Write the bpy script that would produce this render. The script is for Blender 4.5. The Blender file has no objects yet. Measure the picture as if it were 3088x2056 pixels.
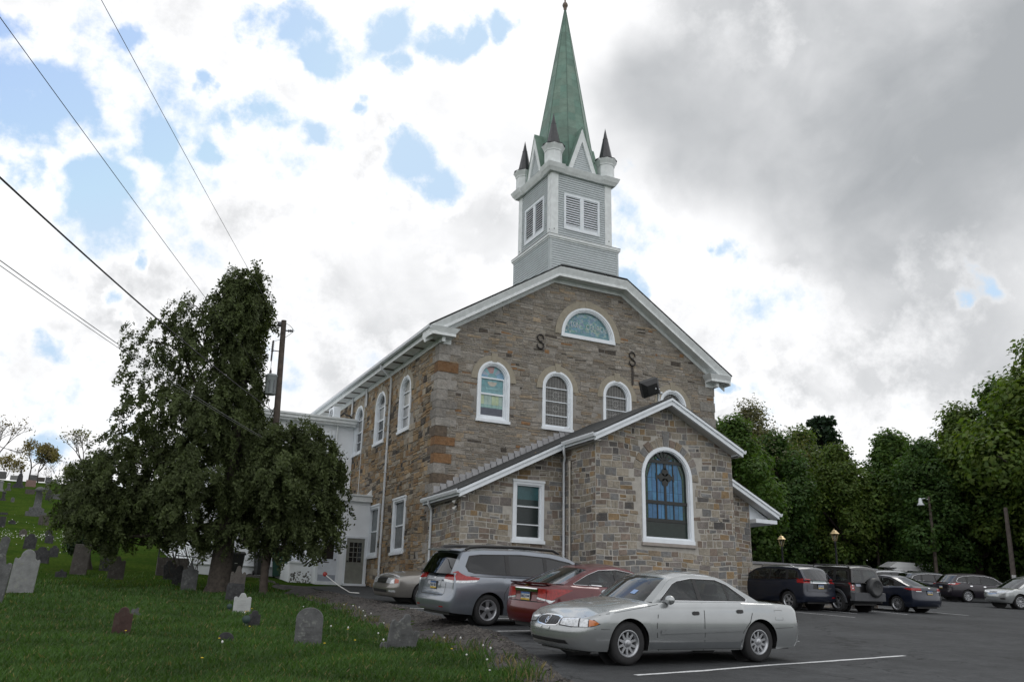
import bpy, bmesh, math, random
import numpy as np
from mathutils import Vector, Matrix, geometry
from mathutils.bvhtree import BVHTree

SC = bpy.context.scene
COL = SC.collection
rnd = random.Random(7)
PI = math.pi

# ------------------------------------------------------------------ camera
PITCH, ROLL, YAW = 0.307105244, 0.0234810723, 0.457474262
def camera_axes():
    cy, sy = math.cos(YAW), math.sin(YAW)
    fw = Vector((sy*math.cos(PITCH), cy*math.cos(PITCH), math.sin(PITCH)))
    r0 = Vector((cy, -sy, 0)); u0 = r0.cross(fw)
    r = math.cos(ROLL)*r0 + math.sin(ROLL)*u0
    u = -math.sin(ROLL)*r0 + math.cos(ROLL)*u0
    return r, u, fw
cam_data = bpy.data.cameras.new('camera')
cam = bpy.data.objects.new('camera', cam_data); COL.objects.link(cam)
_r, _u, _f = camera_axes()
cam.matrix_world = Matrix(((_r.x, _u.x, -_f.x, 0), (_r.y, _u.y, -_f.y, 0), (_r.z, _u.z, -_f.z, 0), (0, 0, 0, 1)))
cam_data.sensor_fit = 'HORIZONTAL'; cam_data.sensor_width = 36.0
cam_data.lens = 2620.436/3088*36
cam_data.clip_start = 0.1; cam_data.clip_end = 3000
SC.camera = cam

# ------------------------------------------------------------------ light
SUN_EL, SUN_AZ = math.radians(52), math.radians(62)      # azimuth from +Y towards +X
SC.view_settings.view_transform = 'Standard'
SC.view_settings.look = 'None'
SC.view_settings.exposure = 0.3
SC.view_settings.gamma = 1.0
sun_data = bpy.data.lights.new('sun', 'SUN'); sun_data.energy = 0.5
sun_data.angle = math.radians(25); sun_data.color = (1.0, 0.96, 0.9)
sun = bpy.data.objects.new('sun', sun_data); COL.objects.link(sun)
sdir = Vector((math.sin(SUN_AZ)*math.cos(SUN_EL), math.cos(SUN_AZ)*math.cos(SUN_EL), math.sin(SUN_EL)))
sun.rotation_euler = sdir.to_track_quat('Z', 'Y').to_euler()

# ------------------------------------------------------------------ sky: Nishita blue behind broken cloud
world = bpy.data.worlds.new('World'); SC.world = world; world.use_nodes = True
NT = world.node_tree; NT.nodes.clear()
def wn(t, **k):
    n = NT.nodes.new(t)
    for a, b in k.items(): setattr(n, a, b)
    return n
def wl(a, b): NT.links.new(a, b)
def wmath(op, a, b=None, c=None, clamp=False):
    n = wn('ShaderNodeMath', operation=op); n.use_clamp = clamp
    for i, v in enumerate((a, b, c)):
        if v is None: continue
        if isinstance(v, (int, float)): n.inputs[i].default_value = v
        else: wl(v, n.inputs[i])
    return n.outputs[0]
tc = wn('ShaderNodeTexCoord')
def wnoise(scale, detail, rough=0.55, vec=None):
    n = wn('ShaderNodeTexNoise'); n.inputs['Scale'].default_value = scale
    n.inputs['Detail'].default_value = detail; n.inputs['Roughness'].default_value = rough
    wl(vec or tc.outputs['Generated'], n.inputs['Vector']); return n
def vec_add_scaled(base, noise, amp):
    s = wn('ShaderNodeVectorMath', operation='SUBTRACT'); wl(noise.outputs['Color'], s.inputs[0]); s.inputs[1].default_value = (.5, .5, .5)
    m = wn('ShaderNodeVectorMath', operation='MULTIPLY_ADD'); wl(s.outputs[0], m.inputs[0]); m.inputs[1].default_value = (amp, amp, amp); wl(base, m.inputs[2])
    return m.outputs[0]
warp = vec_add_scaled(vec_add_scaled(tc.outputs['Generated'], wnoise(6, 4, .5), .15), wnoise(16, 8, .6), .06)
soft = vec_add_scaled(tc.outputs['Generated'], wnoise(4, 4, .5), .16)
# patches of open sky and of heavy cloud, as bearings: (azimuth deg from +Y to +X, elevation deg, radius rad, weight)
def direction(az, el):
    a, e = math.radians(az), math.radians(el)
    return (math.sin(a)*math.cos(e), math.cos(a)*math.cos(e), math.sin(e))
def blobs(lst, vec, sharp):
    acc = None
    for az, el, r, w in lst:
        d = wn('ShaderNodeVectorMath', operation='DISTANCE'); wl(vec, d.inputs[0]); d.inputs[1].default_value = direction(az, el)
        v = wmath('MULTIPLY_ADD', d.outputs['Value'], -1.0/r, 1.0)
        v = wmath('MULTIPLY', wmath('MAXIMUM', v, 0.0), w)
        acc = v if acc is None else wmath('SMOOTH_MAX' if sharp else 'ADD', acc, v, .15 if sharp else None)
    return acc
OPEN_SKY = [(-6.3,29.4,0.066,1), (-5.5,28.1,0.057,1), (-8.4,32.3,0.047,1), (-6.0,26.5,0.049,1), (-4.9,28.1,0.039,1), (-5.8,23.5,0.035,1), (-2.4,22.8,0.044,1), (-2.0,24.5,0.045,1), (-0.2,27.7,0.045,1), (0.7,28.7,0.034,1), (-0.6,34.3,0.033,1), (4.7,27.5,0.039,1), (6.0,29.5,0.039,1), (4.7,31.9,0.027,1), (8.3,30.9,0.044,1), (11.3,30.1,0.037,1), (7.7,36.3,0.046,1), (10.8,36.9,0.054,1), (13.1,36.1,0.051,1), (16.0,36.5,0.052,1), (19.2,36.9,0.036,1), (21.0,37.1,0.032,1), (23.7,37.9,0.028,1), (12.4,35.2,0.024,1), (15.1,32.5,0.026,1), (16.0,33.3,0.024,1), (17.3,35.0,0.032,1), (17.4,30.7,0.033,1), (18.6,28.7,0.063,1), (20.3,27.4,0.043,1), (17.1,29.6,0.033,1), (2.0,20.2,0.019,1), (0.0,17.4,0.023,1), (-3.4,15.0,0.033,1), (-2.1,8.5,0.040,1), (41.4,22.3,0.032,1), (40.3,22.7,0.025,1), (55.5,20.0,0.028,1), (54.4,19.2,0.021,1), (35.4,21.4,0.034,1), (36.8,19.5,0.024,1), (41.5,14.4,0.020,1), (40.5,12.8,0.018,1), (-16.2,25.5,0.186,1), (-17.2,36.3,0.148,1), (-3.7,42.6,0.106,1), (14.8,49.6,0.209,1), (2.9,28.6,0.286,0.42), (-0.2,18.8,0.176,0.32), (14.0,33.8,0.199,0.34), (40.4,21.1,0.136,0.26), (54.9,18.9,0.076,0.20), (-3.6,11.8,0.104,0.28)]
HEAVY = [(48.5,31.8,0.238,1.00), (38.8,32.2,0.128,0.70), (35.4,33.7,0.107,0.50), (36.1,27.8,0.094,0.40), (57.4,28.0,0.205,0.60), (51.7,24.0,0.139,0.50), (43.7,27.7,0.132,0.45), (33.8,34.1,0.070,0.45), (20.9,33.7,0.046,0.35), (17.8,19.1,0.108,0.50), (11.8,20.5,0.066,0.30), (25.1,26.2,0.057,0.40), (-3.7,12.8,0.066,0.45), (-4.5,17.2,0.042,0.20), (46.9,16.0,0.135,0.40), (55.6,15.7,0.104,0.50), (38.7,17.0,0.078,0.30), (2.2,34.7,0.049,0.20), (7.0,22.4,0.064,0.20), (22.2,21.6,0.069,0.40), (10.6,15.4,0.066,0.30), (60.6,32.1,0.109,0.50), (64.3,21.5,0.206,0.60), (66.9,34.5,0.194,0.70), (53.5,45.3,0.213,0.60), (10,88,.75,1.0), (195,-4,.7,.8)]  # closing pair is unseen dark cloud, added overhead and behind to dim the scene
hole = blobs(OPEN_SKY, warp, True)
grey = blobs(HEAVY, soft, False)
fine = wnoise(22, 12, .66)
mid = wnoise(7, 6, .58)
hole = wmath('ADD', wmath('MULTIPLY_ADD', hole, 2.2, -.45), wmath('MULTIPLY_ADD', fine.outputs['Fac'], 2.3, -1.15))
hole = wmath('ADD', hole, wmath('MULTIPLY_ADD', mid.outputs['Fac'], 3.6, -1.8))
hole = wmath('SUBTRACT', hole, wmath('MULTIPLY', grey, .55))
mask = wn('ShaderNodeMapRange', interpolation_type='SMOOTHSTEP'); wl(hole, mask.inputs['Value'])
mask.inputs['From Min'].default_value = -.08; mask.inputs['From Max'].default_value = .95
billow = wnoise(4.2, 9, .58)
tex = wn('ShaderNodeMapRange', interpolation_type='SMOOTHSTEP'); wl(wnoise(4.6, 8, .52, vec_add_scaled(tc.outputs['Generated'], wnoise(3, 3, .5), .25)).outputs['Fac'], tex.inputs['Value']); tex.inputs['From Min'].default_value = .34; tex.inputs['From Max'].default_value = .70
rim = wn('ShaderNodeMapRange'); wl(hole, rim.inputs['Value']); rim.inputs['From Min'].default_value = -.55; rim.inputs['From Max'].default_value = .05; rim.inputs['To Min'].default_value = 1; rim.inputs['To Max'].default_value = 0
light = wmath('MULTIPLY', wmath('MULTIPLY', tex.outputs[0], .62), rim.outputs[0])
grey = wmath('ADD', grey, wmath('MULTIPLY_ADD', billow.outputs['Fac'], 1.3, -.64))
gr = wn('ShaderNodeMapRange', interpolation_type='SMOOTHSTEP'); wl(grey, gr.inputs['Value']); gr.inputs['From Min'].default_value = -.15; gr.inputs['From Max'].default_value = 1.45
grey = wmath('ADD', wmath('MULTIPLY', gr.outputs[0], .84), wmath('MULTIPLY', light, wmath('MULTIPLY_ADD', gr.outputs[0], -.6, 1.0)), None, True)
ccol = wn('ShaderNodeMix', data_type='RGBA'); wl(grey, ccol.inputs['Factor'])
ccol.inputs['A'].default_value = (.93, .93, .94, 1); ccol.inputs['B'].default_value = (.345, .362, .38, 1)
sky = wn('ShaderNodeTexSky', sky_type='NISHITA'); sky.sun_disc = False
sky.sun_elevation = SUN_EL; sky.sun_rotation = SUN_AZ; sky.air_density = 1.0; sky.dust_density = .7; sky.altitude = 200
SKY_STRENGTH = .08
skc = wn('ShaderNodeHueSaturation'); wl(sky.outputs[0], skc.inputs['Color']); skc.inputs['Saturation'].default_value = .86; skc.inputs['Value'].default_value = 2.45
unseen_fill = blobs([(205, 38, 1.25, 1.0)], tc.outputs['Generated'], False)          # unseen bright cloud patch added behind the viewer to light the facade
inv = wn('ShaderNodeVectorMath', operation='SCALE'); wl(ccol.outputs['Result'], inv.inputs[0]); wl(wmath('MULTIPLY_ADD', unseen_fill, .5/SKY_STRENGTH, 1.0/SKY_STRENGTH), inv.inputs['Scale'])
skm = wn('ShaderNodeVectorMath', operation='MINIMUM'); wl(skc.outputs[0], skm.inputs[0]); skm.inputs[1].default_value = tuple(v/SKY_STRENGTH for v in (.47, .61, .77))
mx = wn('ShaderNodeMix', data_type='RGBA'); wl(mask.outputs[0], mx.inputs['Factor']); wl(inv.outputs[0], mx.inputs['A']); wl(skm.outputs[0], mx.inputs['B'])
bg = wn('ShaderNodeBackground'); bg.inputs['Strength'].default_value = SKY_STRENGTH
wl(mx.outputs['Result'], bg.inputs['Color'])
wo = wn('ShaderNodeOutputWorld'); wl(bg.outputs[0], wo.inputs['Surface'])

# ------------------------------------------------------------------ terrain
EDY = [-20, 10.7, 12.6, 17.4, 20.8, 24.1, 27.9, 30.8, 36.8, 38.3, 42.4, 45, 60, 700]
EDX = [1.5, 6.2, 6.9, 8.4, 8.7, 9.05, 9.3, 9.1, 9.25, 8.35, 8.4, 7.9, 7.5, 7.5]
def ss(a, b, x):
    t = np.clip((x-a)/(b-a), 0, 1); return t*t*(3-2*t)
def edge_x(Y): return np.interp(Y, EDY, EDX)
def lot(X, Y): return -1.59+.012*X+.066*Y          # the sloping car park is a true plane
def terrain(X, Y):
    X = np.asarray(X, float); Y = np.asarray(Y, float)
    Yc = np.minimum(Y, 132.)
    z = -1.59+.012*np.clip(X, -250, 250)+.066*Yc
    z = z-.15*ss(.1, 1.3, edge_x(Y)-X)
    z = z+.0183*np.maximum(Yc-35, 0)**1.36*(1-ss(3+.08*(Yc-35), 16+.1*(Yc-35), X))
    return z-.018*np.maximum(Y-132, 0)
def tz(X, Y): return float(terrain(X, Y))

# ------------------------------------------------------------------ helpers
WORLD_LOC = {}
def tag(o, label=None, cat=None, group=None, kind=None):
    if label: o['label'] = label
    if cat: o['category'] = cat
    if group: o['group'] = group
    if kind: o['kind'] = kind
    return o
def empty(name, loc=(0, 0, 0), rot=None, label=None, cat=None, group=None):
    o = bpy.data.objects.new(name, None); COL.objects.link(o); o.location = loc
    o.empty_display_size = .2
    if rot is not None: o.rotation_euler = rot
    WORLD_LOC[o.name] = Vector(loc)
    return tag(o, label, cat, group)
def copy_tree(o, parent=None):
    c = o.copy(); COL.objects.link(c)
    if parent is not None: c.parent = parent
    for ch in o.children: copy_tree(ch, c)
    return c
class MB:
    """collects shapes and links them as ONE mesh object"""
    def __init__(s): s.v = []; s.f = []; s.m = []; s.s = []; s.c = []
    def add(s, vs, fs, m=0, smooth=False, col=None):
        b = len(s.v); s.v.extend([tuple(p) for p in vs])
        for f in fs:
            s.f.append([b+i for i in f]); s.m.append(m); s.s.append(smooth); s.c.append(col)
    def box(s, x0, x1, y0, y1, z0, z1, m=0, col=None):
        vs = [(x, y, z) for z in (z0, z1) for y in (y0, y1) for x in (x0, x1)]
        s.add(vs, [(0, 2, 3, 1), (4, 5, 7, 6), (0, 1, 5, 4), (2, 6, 7, 3), (0, 4, 6, 2), (1, 3, 7, 5)], m, False, col)
    def hexa(s, lo, hi, m=0, col=None):
        n = len(lo); s.add(list(lo)+list(hi), [list(range(n))[::-1], list(range(n, 2*n))]+[(i, (i+1) % n, n+(i+1) % n, n+i) for i in range(n)], m, False, col)
    def prism(s, pts, P, c0, c1, m=0, smooth=False):
        """polygon pts (a,b) extruded c0..c1 through mapping P(a,b,c)"""
        n = len(pts); A = [P(a, b, c0) for a, b in pts]; B = [P(a, b, c1) for a, b in pts]
        s.add(A+B, [list(range(n))[::-1], list(range(n, 2*n))], m)
        s.add(A+B, [(i, (i+1) % n, n+(i+1) % n, n+i) for i in range(n)], m, smooth)
    def ring(s, outer, inner, P, c0, c1, m=0, closed=True):
        """band between two outlines of equal length, from depth c0 (back) to c1 (front)"""
        n = len(outer); V = []
        for o, c in ((outer, c0), (outer, c1), (inner, c1), (inner, c0)): V += [P(a, b, c) for a, b in o]
        F = []
        for i in range(n if closed else n-1):
            j = (i+1) % n
            for k in range(4):
                l = (k+1) % 4
                F.append((k*n+i, k*n+j, l*n+j, l*n+i))
        s.add(V, F, m)
    def flat(s, outer, holes, P, c, m=0, col=None):
        loops = [[Vector((a, b, 0)) for a, b in outer]]+[[Vector((a, b, 0)) for a, b in h] for h in holes]
        tris = geometry.tessellate_polygon(loops)
        pts = [p for l in loops for p in l]
        s.add([P(p.x, p.y, c) for p in pts], tris, m, False, col)
    def tube(s, pts, r, n=8, m=0, cap=True):
        pts = [Vector(p) for p in pts]; R = r if isinstance(r, (list, tuple)) else [r]*len(pts)
        V = []; F = []; up = None
        for i, p in enumerate(pts):
            t = (pts[min(i+1, len(pts)-1)]-pts[max(i-1, 0)]).normalized()
            if up is None:
                up = t.orthogonal().normalized()
            else:
                up = (up-t*up.dot(t)); up = up.normalized() if up.length > 1e-6 else t.orthogonal().normalized()
            w = t.cross(up)
            for k in range(n):
                a = 2*PI*k/n; V.append(p+(up*math.cos(a)+w*math.sin(a))*R[i])
        for i in range(len(pts)-1):
            for k in range(n):
                l = (k+1) % n; F.append((i*n+k, i*n+l, (i+1)*n+l, (i+1)*n+k))
        s.add(V, F, m, True)
        if cap:
            b = len(pts)-1
            s.add(V[:n]+V[b*n:], [list(range(n))[::-1], list(range(n, 2*n))], m)
    def lathe(s, prof, n=16, m=0, M=None, phase=0.0, smooth=True):
        """profile (r,z) turned about z, then moved by matrix M"""
        V = []; F = []
        for r, z in prof:
            for k in range(n):
                a = 2*PI*k/n+phase; p = Vector((r*math.cos(a), r*math.sin(a), z)); V.append(M @ p if M else p)
        for i in range(len(prof)-1):
            for k in range(n):
                l = (k+1) % n; F.append((i*n+k, i*n+l, (i+1)*n+l, (i+1)*n+k))
        s.add(V, F, m, smooth)
    def sweep(s, path, sec, frame, m=0, close_sec=True, caps=True):
        """section points (p,q) carried along path; frame(pathpoint,p,q)->xyz"""
        n = len(sec); V = [frame(pt, p, q) for pt in path for p, q in sec]; F = []
        for i in range(len(path)-1):
            for k in range(n if close_sec else n-1):
                l = (k+1) % n; F.append((i*n+k, i*n+l, (i+1)*n+l, (i+1)*n+k))
        if caps: F += [list(range(n))[::-1], [(len(path)-1)*n+k for k in range(n)]]
        s.add(V, F, m)
    def build(s, name, mats, parent=None, local=False, sharp=None, attr=None):
        me = bpy.data.meshes.new(name)
        V = s.v
        if parent is not None and not local:
            off = WORLD_LOC.get(parent.name, Vector((0, 0, 0)))
            V = [(v[0]-off.x, v[1]-off.y, v[2]-off.z) for v in V]
        me.from_pydata([tuple(v) for v in V], [], s.f)
        if not isinstance(mats, (list, tuple)): mats = [mats]
        for m in mats: me.materials.append(m)
        me.polygons.foreach_set('material_index', s.m)
        me.polygons.foreach_set('use_smooth', s.s)
        if attr:
            a = me.attributes.new(attr, 'FLOAT_COLOR', 'FACE')
            arr = np.ones((len(s.f), 4), np.float32)
            for i, c in enumerate(s.c):
                if c is not None: arr[i, :3] = c
            a.data.foreach_set('color', arr.ravel())
        me.update()
        if sharp: me.set_sharp_from_angle(angle=math.radians(sharp))
        o = bpy.data.objects.new(name, me); COL.objects.link(o)
        if parent is not None:
            o.parent = parent
            WORLD_LOC[o.name] = WORLD_LOC.get(parent.name, Vector((0, 0, 0)))
        return o
def np_mesh(name, V, F, mats, parent=None, cols=None, smooth=False, origin=None):
    me = bpy.data.meshes.new(name); V = np.asarray(V, np.float32); F = np.asarray(F, np.int32)
    if origin is not None: V = V-np.array(origin, np.float32)
    k = F.shape[1]
    me.vertices.add(len(V)); me.vertices.foreach_set('co', V.ravel())
    me.loops.add(F.size); me.loops.foreach_set('vertex_index', F.ravel())
    me.polygons.add(len(F)); me.polygons.foreach_set('loop_start', np.arange(0, F.size, k, dtype=np.int32))
    if smooth: me.polygons.foreach_set('use_smooth', np.ones(len(F), bool))
    for m in (mats if isinstance(mats, (list, tuple)) else [mats]): me.materials.append(m)
    if cols is not None:
        a = me.attributes.new('tint', 'FLOAT_COLOR', 'FACE')
        c = np.ones((len(F), 4), np.float32); c[:, :3] = cols; a.data.foreach_set('color', c.ravel())
    me.update(calc_edges=True); me.validate()
    o = bpy.data.objects.new(name, me); COL.objects.link(o)
    if parent is not None: o.parent = parent
    return o
def text_obj(name, body, size, M, mat, parent, extrude=.003, align='CENTER', xscale=1.0):
    cu = bpy.data.curves.new(name, 'FONT'); cu.body = body; cu.size = size; cu.extrude = extrude
    cu.offset = -.010; cu.align_x = align; cu.align_y = 'CENTER'; cu.materials.append(mat)
    t_ = bpy.data.objects.new(name, cu); COL.objects.link(t_)
    me = bpy.data.meshes.new_from_object(t_.evaluated_get(bpy.context.evaluated_depsgraph_get())); bpy.data.objects.remove(t_); bpy.data.curves.remove(cu)
    o = bpy.data.objects.new(name, me); COL.objects.link(o); o.parent = parent
    o.matrix_local = M @ Matrix.Diagonal((xscale, 1, 1, 1)); return o

# ------------------------------------------------------------------ materials
MAT = {}
def node_mat(name):
    m = bpy.data.materials.new(name); m.use_nodes = True; nt = m.node_tree
    b = nt.nodes['Principled BSDF']; MAT[name] = m
    return m, nt, b
def nd(nt, t, **k):
    n = nt.nodes.new(t)
    for a, b in k.items(): setattr(n, a, b)
    return n
def simple(name, col, rough=.6, metal=0., spec=.5, coat=0., var=.12, scale=6., bump=0., bscale=40., coords='Object'):
    m, nt, b = node_mat(name)
    b.inputs['Roughness'].default_value = rough; b.inputs['Metallic'].default_value = metal
    b.inputs['Specular IOR Level'].default_value = spec; b.inputs['Coat Weight'].default_value = coat
    b.inputs['Coat Roughness'].default_value = .04
    t = nd(nt, 'ShaderNodeTexCoord')
    n = nd(nt, 'ShaderNodeTexNoise'); n.inputs['Scale'].default_value = scale; n.inputs['Detail'].default_value = 5
    nt.links.new(t.outputs[coords], n.inputs['Vector'])
    mr = nd(nt, 'ShaderNodeMapRange'); mr.inputs['From Min'].default_value = .3; mr.inputs['From Max'].default_value = .7
    mr.inputs['To Min'].default_value = 1-var; mr.inputs['To Max'].default_value = 1+var
    nt.links.new(n.outputs['Fac'], mr.inputs['Value'])
    sc = nd(nt, 'ShaderNodeVectorMath', operation='SCALE'); sc.inputs[0].default_value = col
    nt.links.new(mr.outputs[0], sc.inputs['Scale']); nt.links.new(sc.outputs[0], b.inputs['Base Color'])
    if bump:
        n2 = nd(nt, 'ShaderNodeTexNoise'); n2.inputs['Scale'].default_value = bscale; n2.inputs['Detail'].default_value = 6
        nt.links.new(t.outputs[coords], n2.inputs['Vector'])
        bp = nd(nt, 'ShaderNodeBump'); bp.inputs['Strength'].default_value = bump; bp.inputs['Distance'].default_value = .02
        nt.links.new(n2.outputs['Fac'], bp.inputs['Height']); nt.links.new(bp.outputs[0], b.inputs['Normal'])
    return m
def tinted(name, attr, rough=.85, mottle=.25, scale=9., bump=.4, bscale=22., spec=.3, trans=0., stain=None):
    """base colour from a per-face colour of the thing itself, mottled by noise"""
    m, nt, b = node_mat(name)
    b.inputs['Roughness'].default_value = rough; b.inputs['Specular IOR Level'].default_value = spec
    a = nd(nt, 'ShaderNodeAttribute', attribute_name=attr)
    t = nd(nt, 'ShaderNodeTexCoord'); n = nd(nt, 'ShaderNodeTexNoise'); n.inputs['Scale'].default_value = scale; n.inputs['Detail'].default_value = 7
    n.inputs['Roughness'].default_value = .65
    nt.links.new(t.outputs['Object'], n.inputs['Vector'])
    mr = nd(nt, 'ShaderNodeMapRange'); mr.inputs['From Min'].default_value = .3; mr.inputs['From Max'].default_value = .7
    mr.inputs['To Min'].default_value = 1-mottle; mr.inputs['To Max'].default_value = 1+mottle
    nt.links.new(n.outputs['Fac'], mr.inputs['Value'])
    sc = nd(nt, 'ShaderNodeVectorMath', operation='SCALE'); nt.links.new(a.outputs['Color'], sc.inputs[0]); nt.links.new(mr.outputs[0], sc.inputs['Scale'])
    base_out = sc.outputs[0]
    if stain:
        nb = nd(nt, 'ShaderNodeTexNoise'); nb.inputs['Scale'].default_value = .55; nb.inputs['Detail'].default_value = 5; nt.links.new(t.outputs['Object'], nb.inputs['Vector'])
        mb_ = nd(nt, 'ShaderNodeMapRange'); mb_.inputs['From Min'].default_value = .35; mb_.inputs['From Max'].default_value = .65; mb_.inputs['To Min'].default_value = .84; mb_.inputs['To Max'].default_value = 1.14; nt.links.new(nb.outputs['Fac'], mb_.inputs['Value'])
        sb = nd(nt, 'ShaderNodeVectorMath', operation='SCALE'); nt.links.new(base_out, sb.inputs[0]); nt.links.new(mb_.outputs[0], sb.inputs['Scale']); base_out = sb.outputs[0]
        n3 = nd(nt, 'ShaderNodeTexNoise'); n3.inputs['Scale'].default_value = 4.5; n3.inputs['Detail'].default_value = 8; n3.inputs['Roughness'].default_value = .7; nt.links.new(t.outputs['Object'], n3.inputs['Vector'])
        m3 = nd(nt, 'ShaderNodeMapRange'); m3.inputs['From Min'].default_value = .5; m3.inputs['From Max'].default_value = .72; m3.inputs['To Max'].default_value = .6; nt.links.new(n3.outputs['Fac'], m3.inputs['Value'])
        x3 = nd(nt, 'ShaderNodeMix', data_type='RGBA'); nt.links.new(m3.outputs[0], x3.inputs['Factor']); nt.links.new(base_out, x3.inputs['A']); x3.inputs['B'].default_value = stain+(1,); base_out = x3.outputs['Result']
    nt.links.new(base_out, b.inputs['Base Color'])
    if bump:
        n2 = nd(nt, 'ShaderNodeTexNoise'); n2.inputs['Scale'].default_value = bscale; n2.inputs['Detail'].default_value = 8; n2.inputs['Roughness'].default_value = .6
        nt.links.new(t.outputs['Object'], n2.inputs['Vector'])
        bp = nd(nt, 'ShaderNodeBump'); bp.inputs['Strength'].default_value = bump; bp.inputs['Distance'].default_value = .03
        nt.links.new(n2.outputs['Fac'], bp.inputs['Height']); nt.links.new(bp.outputs[0], b.inputs['Normal'])
    if trans:
        out = nt.nodes['Material Output']; tr = nd(nt, 'ShaderNodeBsdfTranslucent'); mxs = nd(nt, 'ShaderNodeMixShader'); mxs.inputs[0].default_value = trans
        s2 = nd(nt, 'ShaderNodeVectorMath', operation='MULTIPLY'); nt.links.new(sc.outputs[0], s2.inputs[0]); s2.inputs[1].default_value = (1.5, 1.6, .7)
        nt.links.new(s2.outputs[0], tr.inputs['Color']); nt.links.new(b.outputs[0], mxs.inputs[1]); nt.links.new(tr.outputs[0], mxs.inputs[2]); nt.links.new(mxs.outputs[0], out.inputs['Surface'])
    return m
def glass(name, tint=(.5, .55, .55), see=.6, rough=.02):
    m, nt, b = node_mat(name); nt.nodes.remove(b)
    out = nt.nodes['Material Output']
    tr = nd(nt, 'ShaderNodeBsdfTransparent'); tr.inputs['Color'].default_value = tuple(c*see for c in tint)+(1,)
    gl = nd(nt, 'ShaderNodeBsdfGlossy'); gl.inputs['Roughness'].default_value = rough; gl.inputs['Color'].default_value = (.95, .97, 1, 1)
    fr = nd(nt, 'ShaderNodeLayerWeight'); pw = nd(nt, 'ShaderNodeMath', operation='POWER'); nt.links.new(fr.outputs['Facing'], pw.inputs[0]); pw.inputs[1].default_value = 4.0
    mr = nd(nt, 'ShaderNodeMath', operation='MULTIPLY_ADD'); nt.links.new(pw.outputs[0], mr.inputs[0]); mr.inputs[1].default_value = .9; mr.inputs[2].default_value = .055
    mr.use_clamp = True
    ms = nd(nt, 'ShaderNodeMixShader'); nt.links.new(mr.outputs[0], ms.inputs[0]); nt.links.new(tr.outputs[0], ms.inputs[1]); nt.links.new(gl.outputs[0], ms.inputs[2])
    nt.links.new(ms.outputs[0], out.inputs['Surface']); return m
stone_m = tinted('rubble_stone', 'tint', .9, .34, 9, .9, 14, .25, 0, (.15, .115, .08))
stone_n = tinted('squared_stone', 'tint', .88, .26, 8, .8, 12, .25, 0, (.19, .15, .105))
mortar_o = simple('old_mortar', (.24, .225, .205), .95, var=.35, scale=1.3, bump=.4)
mortar_n = simple('pale_mortar', (.38, .36, .325), .95, var=.12, bump=.3)
white = simple('white_paint', (.72, .76, .80), .55, var=.06, scale=3, bump=.05)
white_old = simple('weathered_white_trim', (.68, .71, .715), .6, var=.10, scale=4, bump=.05)
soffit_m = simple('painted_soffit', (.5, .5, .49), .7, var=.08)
siding = simple('grey_white_siding', (.46, .50, .515), .55, var=.07, scale=2)
hood_m = simple('tan_stucco', (.29, .26, .205), .95, var=.1, bump=.3, bscale=60)
black_metal = simple('black_metal', (.016, .017, .018), .6, var=.2)
iron = simple('rusty_iron', (.035, .03, .028), .8, var=.4, bump=.3)
copper = tinted('green_copper', 'tint', .6, .2, 3, .1, 12, .4)
cone_m = simple('dark_cone_metal', (.032, .033, .037), .38, var=.25)
shingle = simple('dark_shingle', (.028, .03, .031), .92, var=.35, scale=25, bump=.7, bscale=14)
alum = simple('aluminium_gutter', (.62, .65, .68), .42, metal=.0, var=.06)
dark_void = simple('dark_interior', (.006, .006, .007), .9, var=.1)
stucco = simple('white_stucco', (.78, .81, .84), .9, var=.08, scale=1.2, bump=.35, bscale=18)
# ------------------------------------------------------------------ ground
def ground_material():
    m, nt, b = node_mat('grass_ground'); b.inputs['Roughness'].default_value = .95; b.inputs['Specular IOR Level'].default_value = .0
    t = nd(nt, 'ShaderNodeTexCoord')
    def noise(s, d=6): 
        n = nd(nt, 'ShaderNodeTexNoise'); n.inputs['Scale'].default_value = s; n.inputs['Detail'].default_value = d; nt.links.new(t.outputs['Object'], n.inputs['Vector']); return n.outputs['Fac']
    def mix(f, a, c):
        k = nd(nt, 'ShaderNodeMix', data_type='RGBA'); nt.links.new(f, k.inputs['Factor'])
        for s_, v in (('A', a), ('B', c)):
            if isinstance(v, tuple): k.inputs[s_].default_value = v+(1,)
            else: nt.links.new(v, k.inputs[s_])
        return k.outputs['Result']
    def ramp(f, lo, hi):
        r = nd(nt, 'ShaderNodeMapRange'); r.inputs['From Min'].default_value = lo; r.inputs['From Max'].default_value = hi; nt.links.new(f, r.inputs['Value']); return r.outputs[0]
    c1 = mix(ramp(noise(.35), .35, .65), (.034, .066, .011), (.060, .095, .015))
    c2 = mix(ramp(noise(9, 8), .35, .7), c1, (.020, .040, .009))
    c3 = mix(ramp(noise(1.7, 7), .58, .75), c2, (.068, .080, .020))
    nt.links.new(c3, b.inputs['Base Color'])
    bp = nd(nt, 'ShaderNodeBump'); bp.inputs['Strength'].default_value = .8; bp.inputs['Distance'].default_value = .08
    nt.links.new(noise(26, 8), bp.inputs['Height']); nt.links.new(bp.outputs[0], b.inputs['Normal'])
    return m
grass_ground = ground_material()
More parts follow.
